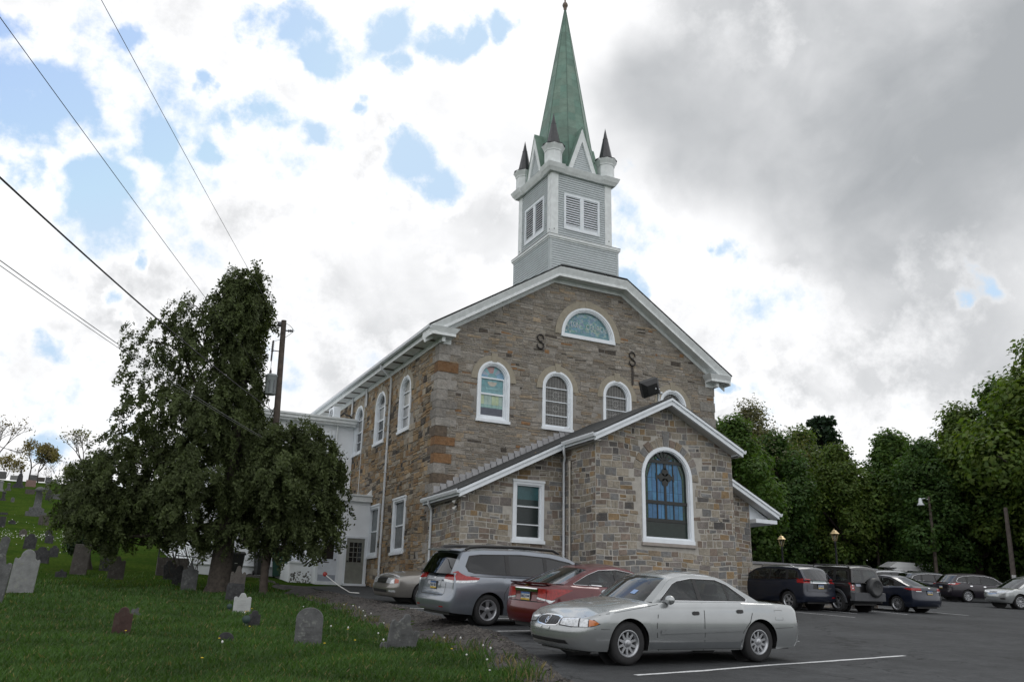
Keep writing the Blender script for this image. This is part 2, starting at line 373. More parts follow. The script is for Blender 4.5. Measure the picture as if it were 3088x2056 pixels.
def asphalt_material():
    m, nt, b = node_mat('asphalt'); b.inputs['Roughness'].default_value = .9; b.inputs['Specular IOR Level'].default_value = .2
    t = nd(nt, 'ShaderNodeTexCoord')
    def noise(s, d=6, r=.6):
        n = nd(nt, 'ShaderNodeTexNoise'); n.inputs['Scale'].default_value = s; n.inputs['Detail'].default_value = d; n.inputs['Roughness'].default_value = r; nt.links.new(t.outputs['Object'], n.inputs['Vector']); return n.outputs['Fac']
    def ramp(f, lo, hi, a, c):
        r = nd(nt, 'ShaderNodeMapRange'); r.inputs['From Min'].default_value = lo; r.inputs['From Max'].default_value = hi; r.inputs['To Min'].default_value = a; r.inputs['To Max'].default_value = c; nt.links.new(f, r.inputs['Value']); return r.outputs[0]
    k1 = ramp(noise(.3, 6), .35, .65, .78, 1.2); k2 = ramp(noise(34, 5, .85), .35, .65, .6, 1.45); k3 = ramp(noise(2.6, 9, .75), .38, .62, .78, 1.16)
    mm = nd(nt, 'ShaderNodeMath', operation='MULTIPLY'); nt.links.new(k1, mm.inputs[0]); nt.links.new(k2, mm.inputs[1])
    m2 = nd(nt, 'ShaderNodeMath', operation='MULTIPLY'); nt.links.new(mm.outputs[0], m2.inputs[0]); nt.links.new(k3, m2.inputs[1])
    sc = nd(nt, 'ShaderNodeVectorMath', operation='SCALE'); sc.inputs[0].default_value = (.044, .0465, .049); nt.links.new(m2.outputs[0], sc.inputs['Scale'])
    # hairline cracks
    v = nd(nt, 'ShaderNodeTexVoronoi', feature='DISTANCE_TO_EDGE'); v.inputs['Scale'].default_value = .22
    w = nd(nt, 'ShaderNodeTexNoise'); w.inputs['Scale'].default_value = 1.4; w.inputs['Detail'].default_value = 5; nt.links.new(t.outputs['Object'], w.inputs['Vector'])
    va = nd(nt, 'ShaderNodeVectorMath', operation='MULTIPLY_ADD'); nt.links.new(w.outputs['Color'], va.inputs[0]); va.inputs[1].default_value = (1.2, 1.2, 1.2); nt.links.new(t.outputs['Object'], va.inputs[2]); nt.links.new(va.outputs[0], v.inputs['Vector'])
    cr = nd(nt, 'ShaderNodeMapRange'); cr.inputs['From Max'].default_value = .009; cr.inputs['To Min'].default_value = .35; nt.links.new(v.outputs['Distance'], cr.inputs['Value'])
    s2 = nd(nt, 'ShaderNodeVectorMath', operation='SCALE'); nt.links.new(sc.outputs[0], s2.inputs[0]); nt.links.new(cr.outputs[0], s2.inputs['Scale'])
    nt.links.new(s2.outputs[0], b.inputs['Base Color'])
    bp = nd(nt, 'ShaderNodeBump'); bp.inputs['Strength'].default_value = .35; bp.inputs['Distance'].default_value = .01
    nt.links.new(noise(90, 4, .8), bp.inputs['Height']); nt.links.new(bp.outputs[0], b.inputs['Normal'])
    return m
asphalt = asphalt_material()
soil_m = simple('dark_soil', (.038, .034, .031), .95, var=.5, scale=5, bump=1.0, bscale=30)
line_m = simple('worn_white_line', (.50, .51, .52), .8, var=.28, scale=22)

def grid_axis(lo, hi, near_lo, near_hi, step):
    a = list(np.arange(near_lo, near_hi+1e-6, step)); s = step; x = near_hi
    while x < hi: s *= 1.35; x += s; a.append(min(x, hi))
    s = step; x = near_lo
    while x > lo: s *= 1.35; x -= s; a.insert(0, max(x, lo))
    return np.array(a)
gx = grid_axis(-900, 1200, -16, 34, .75); gy = grid_axis(-500, 1500, 3, 60, .75)
GX, GY = np.meshgrid(gx, gy); GZ = terrain(GX, GY)
rg = np.random.RandomState(3)
near = (GX < edge_x(GY)-.8) & (GY < 140)
GZ = np.where(near, GZ+.035*np.sin(GX*1.9+2*np.sin(GY*.7))*np.cos(GY*1.3)+rg.normal(0, .012, GZ.shape), GZ)
GZ = np.where(GX > edge_x(GY)-.3, GZ-.05, GZ)
nx, ny = len(gx), len(gy)
idx = np.arange(nx*ny).reshape(ny, nx)
quads = np.stack([idx[:-1, :-1], idx[:-1, 1:], idx[1:, 1:], idx[1:, :-1]], -1).reshape(-1, 4)
g = np_mesh('ground', np.stack([GX, GY, GZ], -1).reshape(-1, 3), quads, grass_ground, smooth=True); tag(g, kind='structure')

# car park: one plane with a broken left edge and a real step down to the soil
edge = []
for Y in np.arange(4, 58, .35):
    edge.append((float(edge_x(Y))+.07*math.sin(Y*3.1)+rnd.uniform(-.06, .06), Y))
mb = MB()
outer = edge+[(86, 58), (86, 4)]
top = [(x, y, lot(x, y)) for x, y in outer]
tri = geometry.tessellate_polygon([[Vector((x, y, 0)) for x, y in outer]])
mb.add(top, tri)
for i in range(len(edge)-1):
    a, b_ = top[i], top[i+1]
    mb.add([a, b_, (b_[0]-.05, b_[1], b_[2]-.17), (a[0]-.05, a[1], a[2]-.17)], [(0, 1, 2, 3)])
tag(mb.build('parking_lot', asphalt), kind='structure')
# soil strip between the lawn and the asphalt
SOIL_Y = [4, 10.8, 13.5, 16.4, 19.6, 24, 27.9, 30.8, 34.5, 38.5, 44]; SOIL_X = [3.6, 5.5, 6.35, 6.75, 6.5, 7.1, 7.55, 7.5, 7.7, 8.0, 7.7]
Vs = []; Fs = []; K = 7; ys = np.arange(5, 44, .3)
for j, Y in enumerate(ys):
    x0 = float(np.interp(Y, SOIL_Y, SOIL_X))+.22*math.sin(Y*2.3)+.12*math.sin(Y*5.9+1); x1 = float(edge_x(Y))+.25
    for i in range(K):
        x = x0+(x1-x0)*i/(K-1); z = tz(x, Y)+(.012 if i else -.03)+(rnd.uniform(-.01, .035) if 0 < i < K-1 else 0)
        if x > edge_x(Y)-.1: z = lot(x, Y)-.06
        Vs.append((x, Y, z))
for j in range(len(ys)-1):
    for i in range(K-1): Fs.append((j*K+i, j*K+i+1, (j+1)*K+i+1, (j+1)*K+i))
tag(np_mesh('soil_strip', Vs, Fs, soil_m, smooth=True), kind='structure')
# painted bay lines
def stripe(pts, w=.11):
    mb = MB()
    P = []
    for (x0, y0), (x1, y1) in zip(pts[:-1], pts[1:]):
        n = max(2, int(math.hypot(x1-x0, y1-y0)/.25))
        P += [(x0+(x1-x0)*i/n, y0+(y1-y0)*i/n) for i in range(n)]
    P.append(pts[-1]); V = []
    for i, (x, y) in enumerate(P):
        a = P[max(i-1, 0)]; b_ = P[min(i+1, len(P)-1)]; d = Vector((b_[0]-a[0], b_[1]-a[1])).normalized(); n = Vector((-d.y, d.x))
        for s_ in (-1, 1):
            q = Vector((x, y))+n*s_*(w/2+rnd.uniform(-.012, .012)); V.append((q.x, q.y, lot(q.x, q.y)+.004))
    mb.add(V, [(2*i, 2*i+1, 2*i+3, 2*i+2) for i in range(len(P)-1)])
    tag(mb.build('parking_line', line_m), kind='structure')
stripe([(7.62, 11.18), (9.1, 11.48), (10.64, 11.89), (12.6, 12.3), (15.18, 12.88)], .1)
stripe([(9.3, 14.75), (14.26, 15.55), (15.1, 15.67)], .1)
stripe([(8.64, 17.95), (14.0, 18.6)], .1); stripe([(9.14, 21.45), (14.4, 21.6)], .1); stripe([(9.1, 25.1), (14.3, 24.7)], .1)
stripe([(24.85, 28.5), (24.88, 26.1), (25.22, 23.32)], .1); stripe([(27.5, 30), (27.56, 26.85), (27.57, 25.4)], .1)
stripe([(30.5, 30), (30.48, 27.3), (30.24, 25.3)], .1); stripe([(33.9, 30), (33.9, 27.2), (33.7, 25.2)], .1); stripe([(22.1, 28.3), (22.3, 23.6)], .1)

# ------------------------------------------------------------------ church dimensions (metres; camera eye is z=0)
XL, XR, YF, YEND = 12.55, 26.83, 32.27, 53.0
def Pfront(Y): return lambda a, b, c: (a, Y-c, b)          # wall facing -Y, c = outwards
def Pleft(X): return lambda a, b, c: (X-c, a, b)           # wall facing -X, a = Y
def arch(x0, x1, zb, zs, n=18, d=0.):
    x0 += d; x1 -= d; zb += d; r = (x1-x0)/2; c = (x0+x1)/2
    return [(x0, zb), (x1, zb)]+[(c+r*math.cos(PI*i/n), zs+r*math.sin(PI*i/n)) for i in range(n+1)]
def rect(x0, x1, z0, z1, d=0.): return [(x0+d, z0+d), (x1-d, z0+d), (x1-d, z1-d), (x0+d, z1-d)]

def stone_courses(mb, P, W0, W1, Z0, Z1, keep, pick, hr, wr, gap, split=(.25, .4, 0), wav=.02, proud=(.004, .03), jit=.01, seed=1):
    """random-coursed masonry laid stone by stone; every stone has its own colour, shape and projection"""
    R = random.Random(seed); z = Z0
    ph = R.uniform(0, 9)
    def wave(u, v): return wav*(math.sin(u*1.3+ph+v*.7)+.6*math.sin(u*2.9+v*2.1+ph*2))
    while z < Z1:
        h = R.uniform(*hr); u = W0-R.uniform(0, wr[0])
        while u < W1:
            w = R.uniform(*wr)
            parts = [(0, 1)]; q = R.random()
            if h > hr[0]*1.25:
                if q < split[0]: s_ = R.uniform(.35, .65); parts = [(0, s_), (s_, 1)]
                elif q < split[1]: parts = [(0, .33), (.33, .68), (.68, 1)]
            for a, b_ in parts:
                subs = [(u, u+w)]
                if R.random() < split[2]: m_ = u+w*R.uniform(.3, .7); subs = [(u, m_), (m_, u+w)]
                for ua, ub in subs:
                    ua = max(ua, W0); ub = min(ub, W1)
                    if ub-ua < .05: continue
                    va, vb = z+h*a, z+h*b_
                    if not keep(ua, ub, va, vb): continue
                    g2 = gap/2*R.uniform(.6, 1.5); c = R.uniform(*proud)
                    q4 = [(ua+g2, va+g2), (ub-g2, va+g2), (ub-g2, vb-g2), (ua+g2, vb-g2)]
                    q4 = [(x+R.uniform(-jit, jit), y+R.uniform(-jit, jit)+wave(x, y)) for x, y in q4]
                    q4 = [(min(max(x, W0), W1), y) for x, y in q4]
                    cx_, cy_ = (ua+ub)/2, (va+vb)/2+wave((ua+ub)/2, (va+vb)/2)
                    inn = [(x+(cx_-x)*min(.3, .012/(ub-ua)*2), y+(cy_-y)*min(.3, .010/(vb-va)*2)) for x, y in q4]
                    base = [P(x, y, -.02) for x, y in q4]; mid = [P(x, y, c*.55+R.uniform(-.003, .003)) for x, y in q4]
                    topv = [P(x, y, c+R.uniform(-.006, .008)) for x, y in inn]
                    col = pick(R, cx_, cy_, ub-ua, vb-va)
                    F = [(8, 9, 10, 11)]
                    for i in range(4):
                        j = (i+1) % 4; F += [(i, j, 4+j, 4+i), (4+i, 4+j, 8+j, 8+i)]
                    mb.add(base+mid+topv, F, 1, False, col)
            u += w
        z += h
def overlaps(boxes):
    def f(ua, ub, va, vb):
        for x0, x1, z0, z1 in boxes:
            if ub > x0 and ua < x1 and vb > z0 and va < z1: return True
        return False
    return f
def in_arch(x0, x1, zb, zs):
    r = (x1-x0)/2; c = (x0+x1)/2
    return lambda x, z: (zb < z <= zs and abs(x-c) < r) or (z > zs and math.hypot(x-c, z-zs) < r)

def old_pick(R, x, z, w, h):
    q = R.random()
    if q < .025: c = (.19, .115, .065)
    elif q < .05: c = (.06, .055, .052)
    elif q < .15: c = (.225, .19, .15)
    elif q < .45: c = (.185, .172, .158)
    elif q < .7: c = (.215, .208, .202)
    else: c = (.20, .19, .175)
    k = R.uniform(.82, 1.15); return tuple(v*k*w_ for v, w_ in zip(c, (1.22, 1.16, 1.06)))
def side_pick(R, x, z, w, h):
    q = R.random()
    if q < .05: c = (.18, .12, .07)
    elif q < .14: c = (.06, .056, .053)
    elif q < .45: c = (.235, .175, .11)
    elif q < .75: c = (.20, .17, .135)
    else: c = (.25, .23, .20)
    k = R.uniform(.75, 1.2); return tuple(v*k*w_ for v, w_ in zip(c, (1.22, 1.16, 1.06)))
def new_pick(R, x, z, w, h):
    q = R.random()
    if q < .07: c = (.215, .16, .10)
    elif q < .16: c = (.20, .17, .135)
    elif q < .20: c = (.075, .075, .08)
    elif q < .38: c = (.15, .158, .172)
    elif q < .55: c = (.178, .168, .170)
    elif q < .66: c = (.165, .138, .125)
    else: c = (.235, .222, .20)
    k = R.uniform(.8, 1.15); return tuple(v*k*w_ for v, w_ in zip(c, (1.22, 1.16, 1.06)))

church = empty('stone_church', ((XL+XR)/2, YF, lot((XL+XR)/2, YF)), None, 'grey rubble stone church with a green copper spire and white trim', 'church')
annex_y0 = 43.9
# openings
FW = [(c-.735, c+.735) for c in (15.06, 18.16, 21.26, 24.36)]     # four round-headed windows
SW = [(35.42, 36.86), (38.9, 40.36), (42.40, 43.86)]              # side, upper
LW = [(35.29, 36.83), (38.78, 40.24)]                             # side, lower
LUN = (18.35, 21.14, 12.06)
zg = lambda x: min(10.98+.645*(x-XL), 14.53, 10.98+.645*(XR-x))    # underside of the raking frieze
# ---- nave walls: mortar backing with true openings, stones laid in front
fr_open = [arch(a, b, 7.76, 9.6) for a, b in FW]
lun_c = (LUN[0]+LUN[1])/2; lun_r = (LUN[1]-LUN[0])/2
lun_out = lambda d=0.: [(lun_c-lun_r+d, LUN[2]+d), (lun_c+lun_r-d, LUN[2]+d)]+[(lun_c+(lun_r-d)*math.cos(PI*i/24), LUN[2]+.10+(lun_r-d)*math.sin(PI*i/24)) for i in range(25)]
mb = MB()
outline = [(XL, 0), (XR, 0), (XR, 11.1), (21.5, 14.9), (17.95, 14.9), (XL, 11.1)]
mb.flat(outline, fr_open+[lun_out()], Pfront(YF), 0)
sd_open = [arch(a, b, 7.74, 9.55) for a, b in SW]+[rect(a, b, 2.47, 4.77) for a, b in LW]
mb.flat([(YF, 0), (YEND, 0), (YEND, 11.3), (YF, 11.3)], sd_open, Pleft(XL), 0)
mb.flat([(YF, 0), (YEND, 0), (YEND, 11.3), (YF, 11.3)], [], lambda a, b, c: (XR+c, a, b), 0)
mb.flat(outline, [], lambda a, b, c: (a, YEND+c, b), 0)
fa = [in_arch(a+.05, b-.05, 7.8, 9.6) for a, b in FW]
def keep_f(ua, ub, va, vb):
    cx_, cz = (ua+ub)/2, (va+vb)/2
    if cx_ < XL+.5 and va > 4.6: return False            # corner stones go here
    if vb > zg(cx_)+.12 or va < 3.2: return False
    for f in fa:
        for x in (ua, cx_, ub):
            if f(x, va) or f(x, vb): return False
    for x in (ua, cx_, ub):
        for v in (va, vb):
            if v > LUN[2] and math.hypot(x-lun_c, v-LUN[2]-.1) < lun_r-.03: return False
    return True
stone_courses(mb, Pfront(YF), XL, XR, 3.2, 14.6, keep_f, old_pick, (.11, .23), (.24, .66), .020, (.36, .48, .12), .022, (.002, .022), .013, 11)
sa = [in_arch(a+.05, b-.05, 7.8, 9.55) for a, b in SW]
so = overlaps([(a+.05, b-.05, 2.5, 4.74) for a, b in LW])
def keep_s(ua, ub, va, vb):
    if ub < YF+.45: return False
    if so(ua, ub, va, vb): return False
    for f in sa:
        for x in (ua, (ua+ub)/2, ub):
            if f(x, va) or f(x, vb): return False
    if ua > annex_y0+.1: return va > 9.4
    return True
stone_courses(mb, Pleft(XL), YF, YEND, .6, 10.85, keep_s, side_pick, (.14, .32), (.22, .62), .022, (.3, .45, .12), .025, (.002, .032), .014, 12)
mb.build('wall', [mortar_o, stone_m], church, attr='tint')
# ---- corner stones
mb = MB(); mb2 = MB(); z = .6; k = 0
R = random.Random(5)
rust = (.175, .098, .05)
while z < 10.7:
    h = R.uniform(.3, .46); lf, ls = (R.uniform(.72, .95), R.uniform(.34, .45)) if k % 2 else (R.uniform(.36, .5), R.uniform(.6, .8))
    q = R.random(); c = rust if (q < .33 and (z > 9.3 or 5 < z < 7.4)) else ((.26, .245, .225) if q < .8 else (.14, .11, .085)); kk = R.uniform(.8, 1.15); c = tuple(v*kk for v in c)
    if z > 4.4: mb.box(XL-.035, XL+lf, YF-.035, YF+.1, z+.008, min(z+h, 10.78)-.008, 0, c)
    mb.box(XL-.034, XL+.1, YF-.033, YF+ls, z+.009, min(z+h, 10.78)-.009, 0, c)
    if z > 6 and k % 2: mb2.box(XR-lf, XR+.02, YF-.03, YF+.1, z+.008, z+h-.008, 0, (.25*kk, .24*kk, .22*kk))
    z += h; k += 1
mb.build('corner_stones', stone_m, church, attr='tint'); mb2.build('corner_stones', stone_m, church, attr='tint')
mb = MB()
# pale cut steps of the flashing above the lobby roof
for i in range(24):
    x = XL+.02+i*.27; z0 = 4.50+.5*(x-12.2)-.17
    if x > 18.7: break
    mb.box(x, x+.30, YF-.05, YF+.02, z0+.08, z0+.36+rnd.uniform(-.02, .02))
mb.build('step_flashing', simple('lead_flashing', (.33, .33, .34), .7, var=.15), church)

# ---- windows
pane_grey = None
def leaded(name, base, rough=.25, spec=.6):
    return tinted(name, 'tint', rough, .18, 5, .08, 9, spec)
lead_m = leaded('leaded_glass', None)
tint_glass = tinted('stained_glass', 'tint', .16, .22, 6, .05, 6, .35)
lead_line = simple('lead_came', (.40, .40, .39), .5)
lead_dark = simple('dark_came', (.012, .014, .013), .5)
def arched_window(name, P, x0, x1, zb, zs, style, hood_label=True, label=None):
    c = (x0+x1)/2; r = (x1-x0)/2
    f = MB()
    n = 18
    f.ring(arch(x0-.02, x1+.02, zb, zs), arch(x0, x1, zb, zs, d=.075), P, -.02, .055, 0)
    f.ring(arch(x0, x1, zb, zs, d=.05), arch(x0, x1, zb, zs, d=.125), P, -.10, .02, 0)
    f.ring(arch(x0, x1, zb, zs, d=.11), arch(x0, x1, zb, zs, d=.175), P, -.16, -.03, 0)
    f.prism([(x0-.06, zb-.07), (x1+.06, zb-.07), (x1+.06, zb+.05), (x0-.06, zb+.05)], P, -.02, .095)
    w = f.build(name, white, church)
    if label: w['label'] = label
    d = .165; X0, X1 = x0+d, x1-d; Zb = zb+d
    p = MB(); inn = arch(x0, x1, zb, zs, d=d)
    s = MB()
    def bar(z, t=.03, c0=-.15, c1=-.085): s.prism([(X0-.01, z-t), (X1+.01, z-t), (X1+.01, z+t), (X0-.01, z+t)], P, c0, c1)
    if style == 'grey':
        p.flat(inn, [], P, -.14, 0, (.085, .085, .08))
        for z in (zb+.62, zb+1.24, zs): bar(z, .018)
        l = MB()
        for k in range(1, 8):
            x = X0+(X1-X0)*k/8; top = zs+math.sqrt(max(0, (r-d)**2-(x-c)**2))
            l.prism([(x-.004, Zb), (x+.004, Zb), (x+.004, top), (x-.004, top)], P, -.138, -.134)
        for k in range(1, 14):
            z = Zb+k*.17
            if z < zs+.1: l.prism([(X0, z-.004), (X1, z-.004), (X1, z+.004), (X0, z+.004)], P, -.138, -.134)
        for zc in (zb+.95, zb+1.55):                       # small ornaments in the leading
            for j in range(10):
                a = 2*PI*j/10; l.prism([(c+.14*math.cos(a)-.022, zc+.14*math.sin(a)-.022), (c+.14*math.cos(a)+.022, zc+.14*math.sin(a)-.022), (c+.14*math.cos(a), zc+.14*math.sin(a)+.028)], P, -.138, -.132)
        for sx in (-.26, .26):
            for j in range(8):
                a = 2*PI*j/8; l.prism([(c+sx+.13*math.cos(a)-.012, zb+.40+.11*math.sin(a)-.012), (c+sx+.13*math.cos(a)+.012, zb+.40+.11*math.sin(a)-.012), (c+sx+.13*math.cos(a), zb+.40+.11*math.sin(a)+.018)], P, -.138, -.132)
        l.build('leading', lead_line, w)
    elif style == 'pastel':
        p.flat(inn, [], P, -.14, 0, (.16, .30, .33))
        R = random.Random(3)
        def patch(pts, col, cc=-.136): p.prism(pts, P, -.139, cc); p.c[-(len(pts)+2):] = [col]*(len(pts)+2)
        for k in range(9):                                   # fan in the head
            a0, a1 = PI*k/9, PI*(k+1)/9; ro = r-d-.02
            patch([(c+.22*math.cos(a0), zs+.06+.2*math.sin(a0)), (c+ro*math.cos(a0), zs+.02+ro*.95*math.sin(a0)), (c+ro*math.cos(a1), zs+.02+ro*.95*math.sin(a1)), (c+.22*math.cos(a1), zs+.06+.2*math.sin(a1))], R.choice([(.38, .24, .24), (.18, .32, .45), (.30, .36, .44), (.2, .38, .42)]))
        patch([(c+.22*math.cos(PI*k/8), zs-.12-.2*math.sin(PI*k/8)) for k in range(9)], (.40, .38, .33), -.130)
        for k in range(6):
            x = X0+.06+k*(X1-X0-.12)/6; ww = (X1-X0-.12)/6-.012
            patch([(x, zb+.72), (x+ww, zb+.72), (x+ww, zb+1.12), (x, zb+1.12)], R.choice([(.34, .44, .32), (.38, .46, .30), (.25, .42, .42), (.32, .42, .38)]))
            patch([(x, zb+.60), (x+ww, zb+.60), (x+ww, zb+.70), (x, zb+.70)], (.25, .40, .36))
            patch([(x, zs-.32), (x+ww, zs-.32), (x+ww, zs-.05), (x, zs-.05)], R.choice([(.16, .35, .38), (.2, .38, .42), (.14, .30, .33)]), -.1375)
        patch([(c-.3, zs-.47), (c+.3, zs-.47), (c+.3, zs-.38), (c-.3, zs-.38)], (.22, .40, .42), -.13)
        patch([(X0+.06, zb+.25), (X1-.05, zb+.25), (X1-.05, zb+.58), (X0+.06, zb+.58)], (.075, .085, .11))
        bar(zs+.02); bar(zb+1.17, .035); bar(zb+.22, .03)
        s.prism([(X0-.01, zb+.16), (X0+.05, zb+.16), (X0+.05, zs), (X0-.01, zs)], P, -.15, -.09)
        s.prism([(X1-.06, zb+.16), (X1+.01, zb+.16), (X1+.01, zs), (X1-.06, zs)], P, -.15, -.09)
    else:
        shade = style == 'blind'
        p.flat(inn, [], P, -.14, 0, (.36, .36, .34) if shade else (.05, .055, .06))
        if not shade: p.flat([(X0+.02, zb+1.15), (X1-.02, zb+1.15), (X1-.02, zs+.2), (X0+.02, zs+.2)], [], P, -.137, 0, (.30, .31, .31))
        p.flat([(X0+.02, zb+.2), (X1-.02, zb+.2), (X1-.02, zb+1.1), (X0+.02, zb+1.1)], [], P, -.136, 0, (.26, .27, .28) if shade else (.045, .05, .055))
        bar(zb+1.17, .035); bar(zs, .022); bar(zb+.66, .015)
    p.build('pane', tint_glass, w, attr='tint'); s.build('sash', white, w)
    h = MB()
    n = 20; ri, ro = r+.035, r+.30
    pts = [(c+ro*math.cos(a), zs-.06+1.03*ro*math.sin(a)) for a in [PI*i/n for i in range(n+1)]]
    inr = [(c+ri*math.cos(a), zs-.06+ri*1.03*math.sin(a)) for a in [PI*i/n for i in range(n+1)]]
    pts[0] = (c+ro*1.02, zs-.1); pts[-1] = (c-ro*1.02, zs-.1); inr[0] = (c+ri, zs-.1); inr[-1] = (c-ri, zs-.1)
    h.ring(pts, inr, P, -.02, .042, 0, False)
    h.prism([(c-.11, zs+ri-.06), (c+.11, zs+ri-.06), (c+.15, zs+ro+.06), (c-.15, zs+ro+.06)], P, -.02, .06)
    h.build('arch_hood', hood_m, w)
    return w
for (a, b), st, lb in zip(FW, ('pastel', 'grey', 'grey', 'grey'), ('arched window with pastel stained glass and a raised sash', None, None, None)):
    arched_window('window', Pfront(YF), a, b, 7.76, 9.6, st, True, lb)
for (a, b), st in zip(SW, ('blind', 'half', 'dark')):
    arched_window('window', Pleft(XL), a, b, 7.74, 9.55, st)
def flat_window(P, x0, x1, z0, z1, parent, bars, pane_cols, sill=.06, name='window', proud=.05):
    f = MB()
    f.ring(rect(x0-.02, x1+.02, z0, z1+.02), rect(x0, x1, z0, z1, .11), P, -.02, proud)
    f.ring(rect(x0, x1, z0, z1, .09), rect(x0, x1, z0, z1, .16), P, -.1, proud*.2)
    f.prism([(x0-sill, z0-.07), (x1+sill, z0-.07), (x1+sill, z0+.05), (x0-sill, z0+.05)], P, -.02, proud+.045)
    f.prism([(x0-.05, z1-.02), (x1+.05, z1-.02), (x1+.05, z1+.06), (x0-.05, z1+.06)], P, -.02, proud+.03)
    w = f.build(name, white, parent)
    p = MB(); d = .15
    for za, zb_, col in pane_cols: p.flat([(x0+d, za), (x1-d, za), (x1-d, zb_), (x0+d, zb_)], [], P, -.08, 0, col)
    p.build('pane', tint_glass, w, attr='tint')
    s = MB()
    for z, t in bars: s.prism([(x0+d-.01, z-t), (x1-d+.01, z-t), (x1-d+.01, z+t), (x0+d-.01, z+t)], P, -.1, -.045)
    s.build('sash', white, w); return w
for a, b in LW:
    flat_window(Pleft(XL), a, b, 2.47, 4.77, church, [(3.62, .03), (2.66, .02)], [(2.6, 3.6, (.10, .11, .11)), (3.6, 4.65, (.13, .15, .16))])
# lunette with its lettering
f = MB(); P = Pfront(YF)
f.ring(lun_out(-.02), lun_out(.07), P, -.02, .06); f.ring(lun_out(.05), lun_out(.13), P, -.08, .025); f.ring(lun_out(.115), lun_out(.175), P, -.13, -.02)
f.prism([(LUN[0]-.03, LUN[2]-.03), (LUN[1]+.03, LUN[2]-.03), (LUN[1]+.03, LUN[2]+.12), (LUN[0]-.03, LUN[2]+.12)], P, -.02, .08)
w = f.build('lunette_window', white, church); w['label'] = 'half round window with blue green glass lettered with the name of the church'
p = MB(); p.flat(lun_out(.17), [], P, -.115, 0, (.12, .24, .27))
R = random.Random(9)
for k in range(260):
    a = R.uniform(0, PI); rr = (lun_r-.3)*math.sqrt(R.random()); x = lun_c+rr*math.cos(a); z = LUN[2]+.32+rr*.85*math.sin(a)
    t = R.uniform(0, PI); s1 = R.uniform(.05, .12); s2 = R.uniform(.04, .08)
    low = (z-LUN[2])/1.3
    col = R.choice([(.10, .22, .28), (.13, .26, .34), (.20, .30, .36), (.24, .33, .40), (.12, .28, .24), (.17, .22, .34)]) if R.random() < .35+low*.5 else R.choice([(.22, .33, .31), (.26, .35, .32), (.19, .31, .27), (.30, .37, .38)])
    pts = [(x+s1*math.cos(t+q)*(1 if i % 2 else .7)+R.uniform(-.02, .02), z+s2*math.sin(t+q)+R.uniform(-.02, .02)) for i, q in enumerate((0, 1.4, 2.9, 4.3))]
    p.flat(pts, [], P, -.1145+.00002*k, 0, col)
p.build('pane', tint_glass, w, attr='tint')
letter_m = simple('frosted_letters', (.62, .66, .64), .5)
def on_front(x, z, c): return Matrix.Translation(Vector((x, YF-c, z))-WORLD_LOC[church.name]) @ Matrix.Rotation(PI/2, 4, 'X')
def letters(body, x0, z0, size, step):
    x = x0
    for ch in body:
        sz = size*(.62 if ch == 's' else 1)
        o = text_obj('lettering', ch.upper() if ch == 's' else ch, sz, on_front(x+lun_c*0, z0-(0.06 if ch == 's' else 0), -.085), letter_m, w, .004, 'CENTER', .72); x += step
letters("ZION", 18.72, 12.72, .38, .19); letters("'s", 19.42, 12.74, .36, .11); letters("CHURCH", 19.78, 12.70, .38, .185)
h = MB(); n = 26
pts = [(lun_c+(lun_r+.33)*math.cos(PI*i/n), LUN[2]+.08+(lun_r+.36)*math.sin(PI*i/n)) for i in range(n+1)]; inr = [(lun_c+(lun_r+.035)*math.cos(PI*i/n), LUN[2]+.08+(lun_r+.05)*math.sin(PI*i/n)) for i in range(n+1)]
h.ring(pts, inr, P, -.02, .045, 0, False); h.prism([(lun_c-.14, LUN[2]+lun_r+.13), (lun_c+.14, LUN[2]+lun_r+.13), (lun_c+.18, LUN[2]+lun_r+.46), (lun_c-.18, LUN[2]+lun_r+.46)], P, -.02, .06)
h.build('arch_hood', hood_m, w)
# wrought S-shaped wall anchors
def s_anchor(x, z0, z1, flip=1):
    h = (z1-z0); r = h*.235; pts = []
    for i in range(15): a = math.radians(-20+i*(250/14)); pts.append((x+flip*r*1.0*math.cos(a), YF-.05, z1-r+r*math.sin(a)))
    for i in range(1, 15): a = math.radians(50-i*(250/14)); pts.append((x+flip*r*1.05*math.cos(a), YF-.05, z0+r+r*math.sin(a)))
    mb = MB(); mb.tube(pts, [.02]+[.032]*(len(pts)-2)+[.02], 8); mb.tube([(x, YF+.05, (z0+z1)/2), (x, YF-.1, (z0+z1)/2)], .05, 8)
    mb.build('wall_anchor', iron, church)
s_anchor(17.27, 11.27, 11.92); s_anchor(22.11, 11.20, 11.85)
mb = MB()
mb.flat([(22.06, 10.25), (22.15, 10.28), (22.19, 10.8), (22.17, 11.2), (22.06, 11.2), (22.05, 10.9)], [], Pfront(YF), .036); mb.build('rust_stain', simple('dark_rust_stain', (.05, .043, .038), .95, var=.4), church)

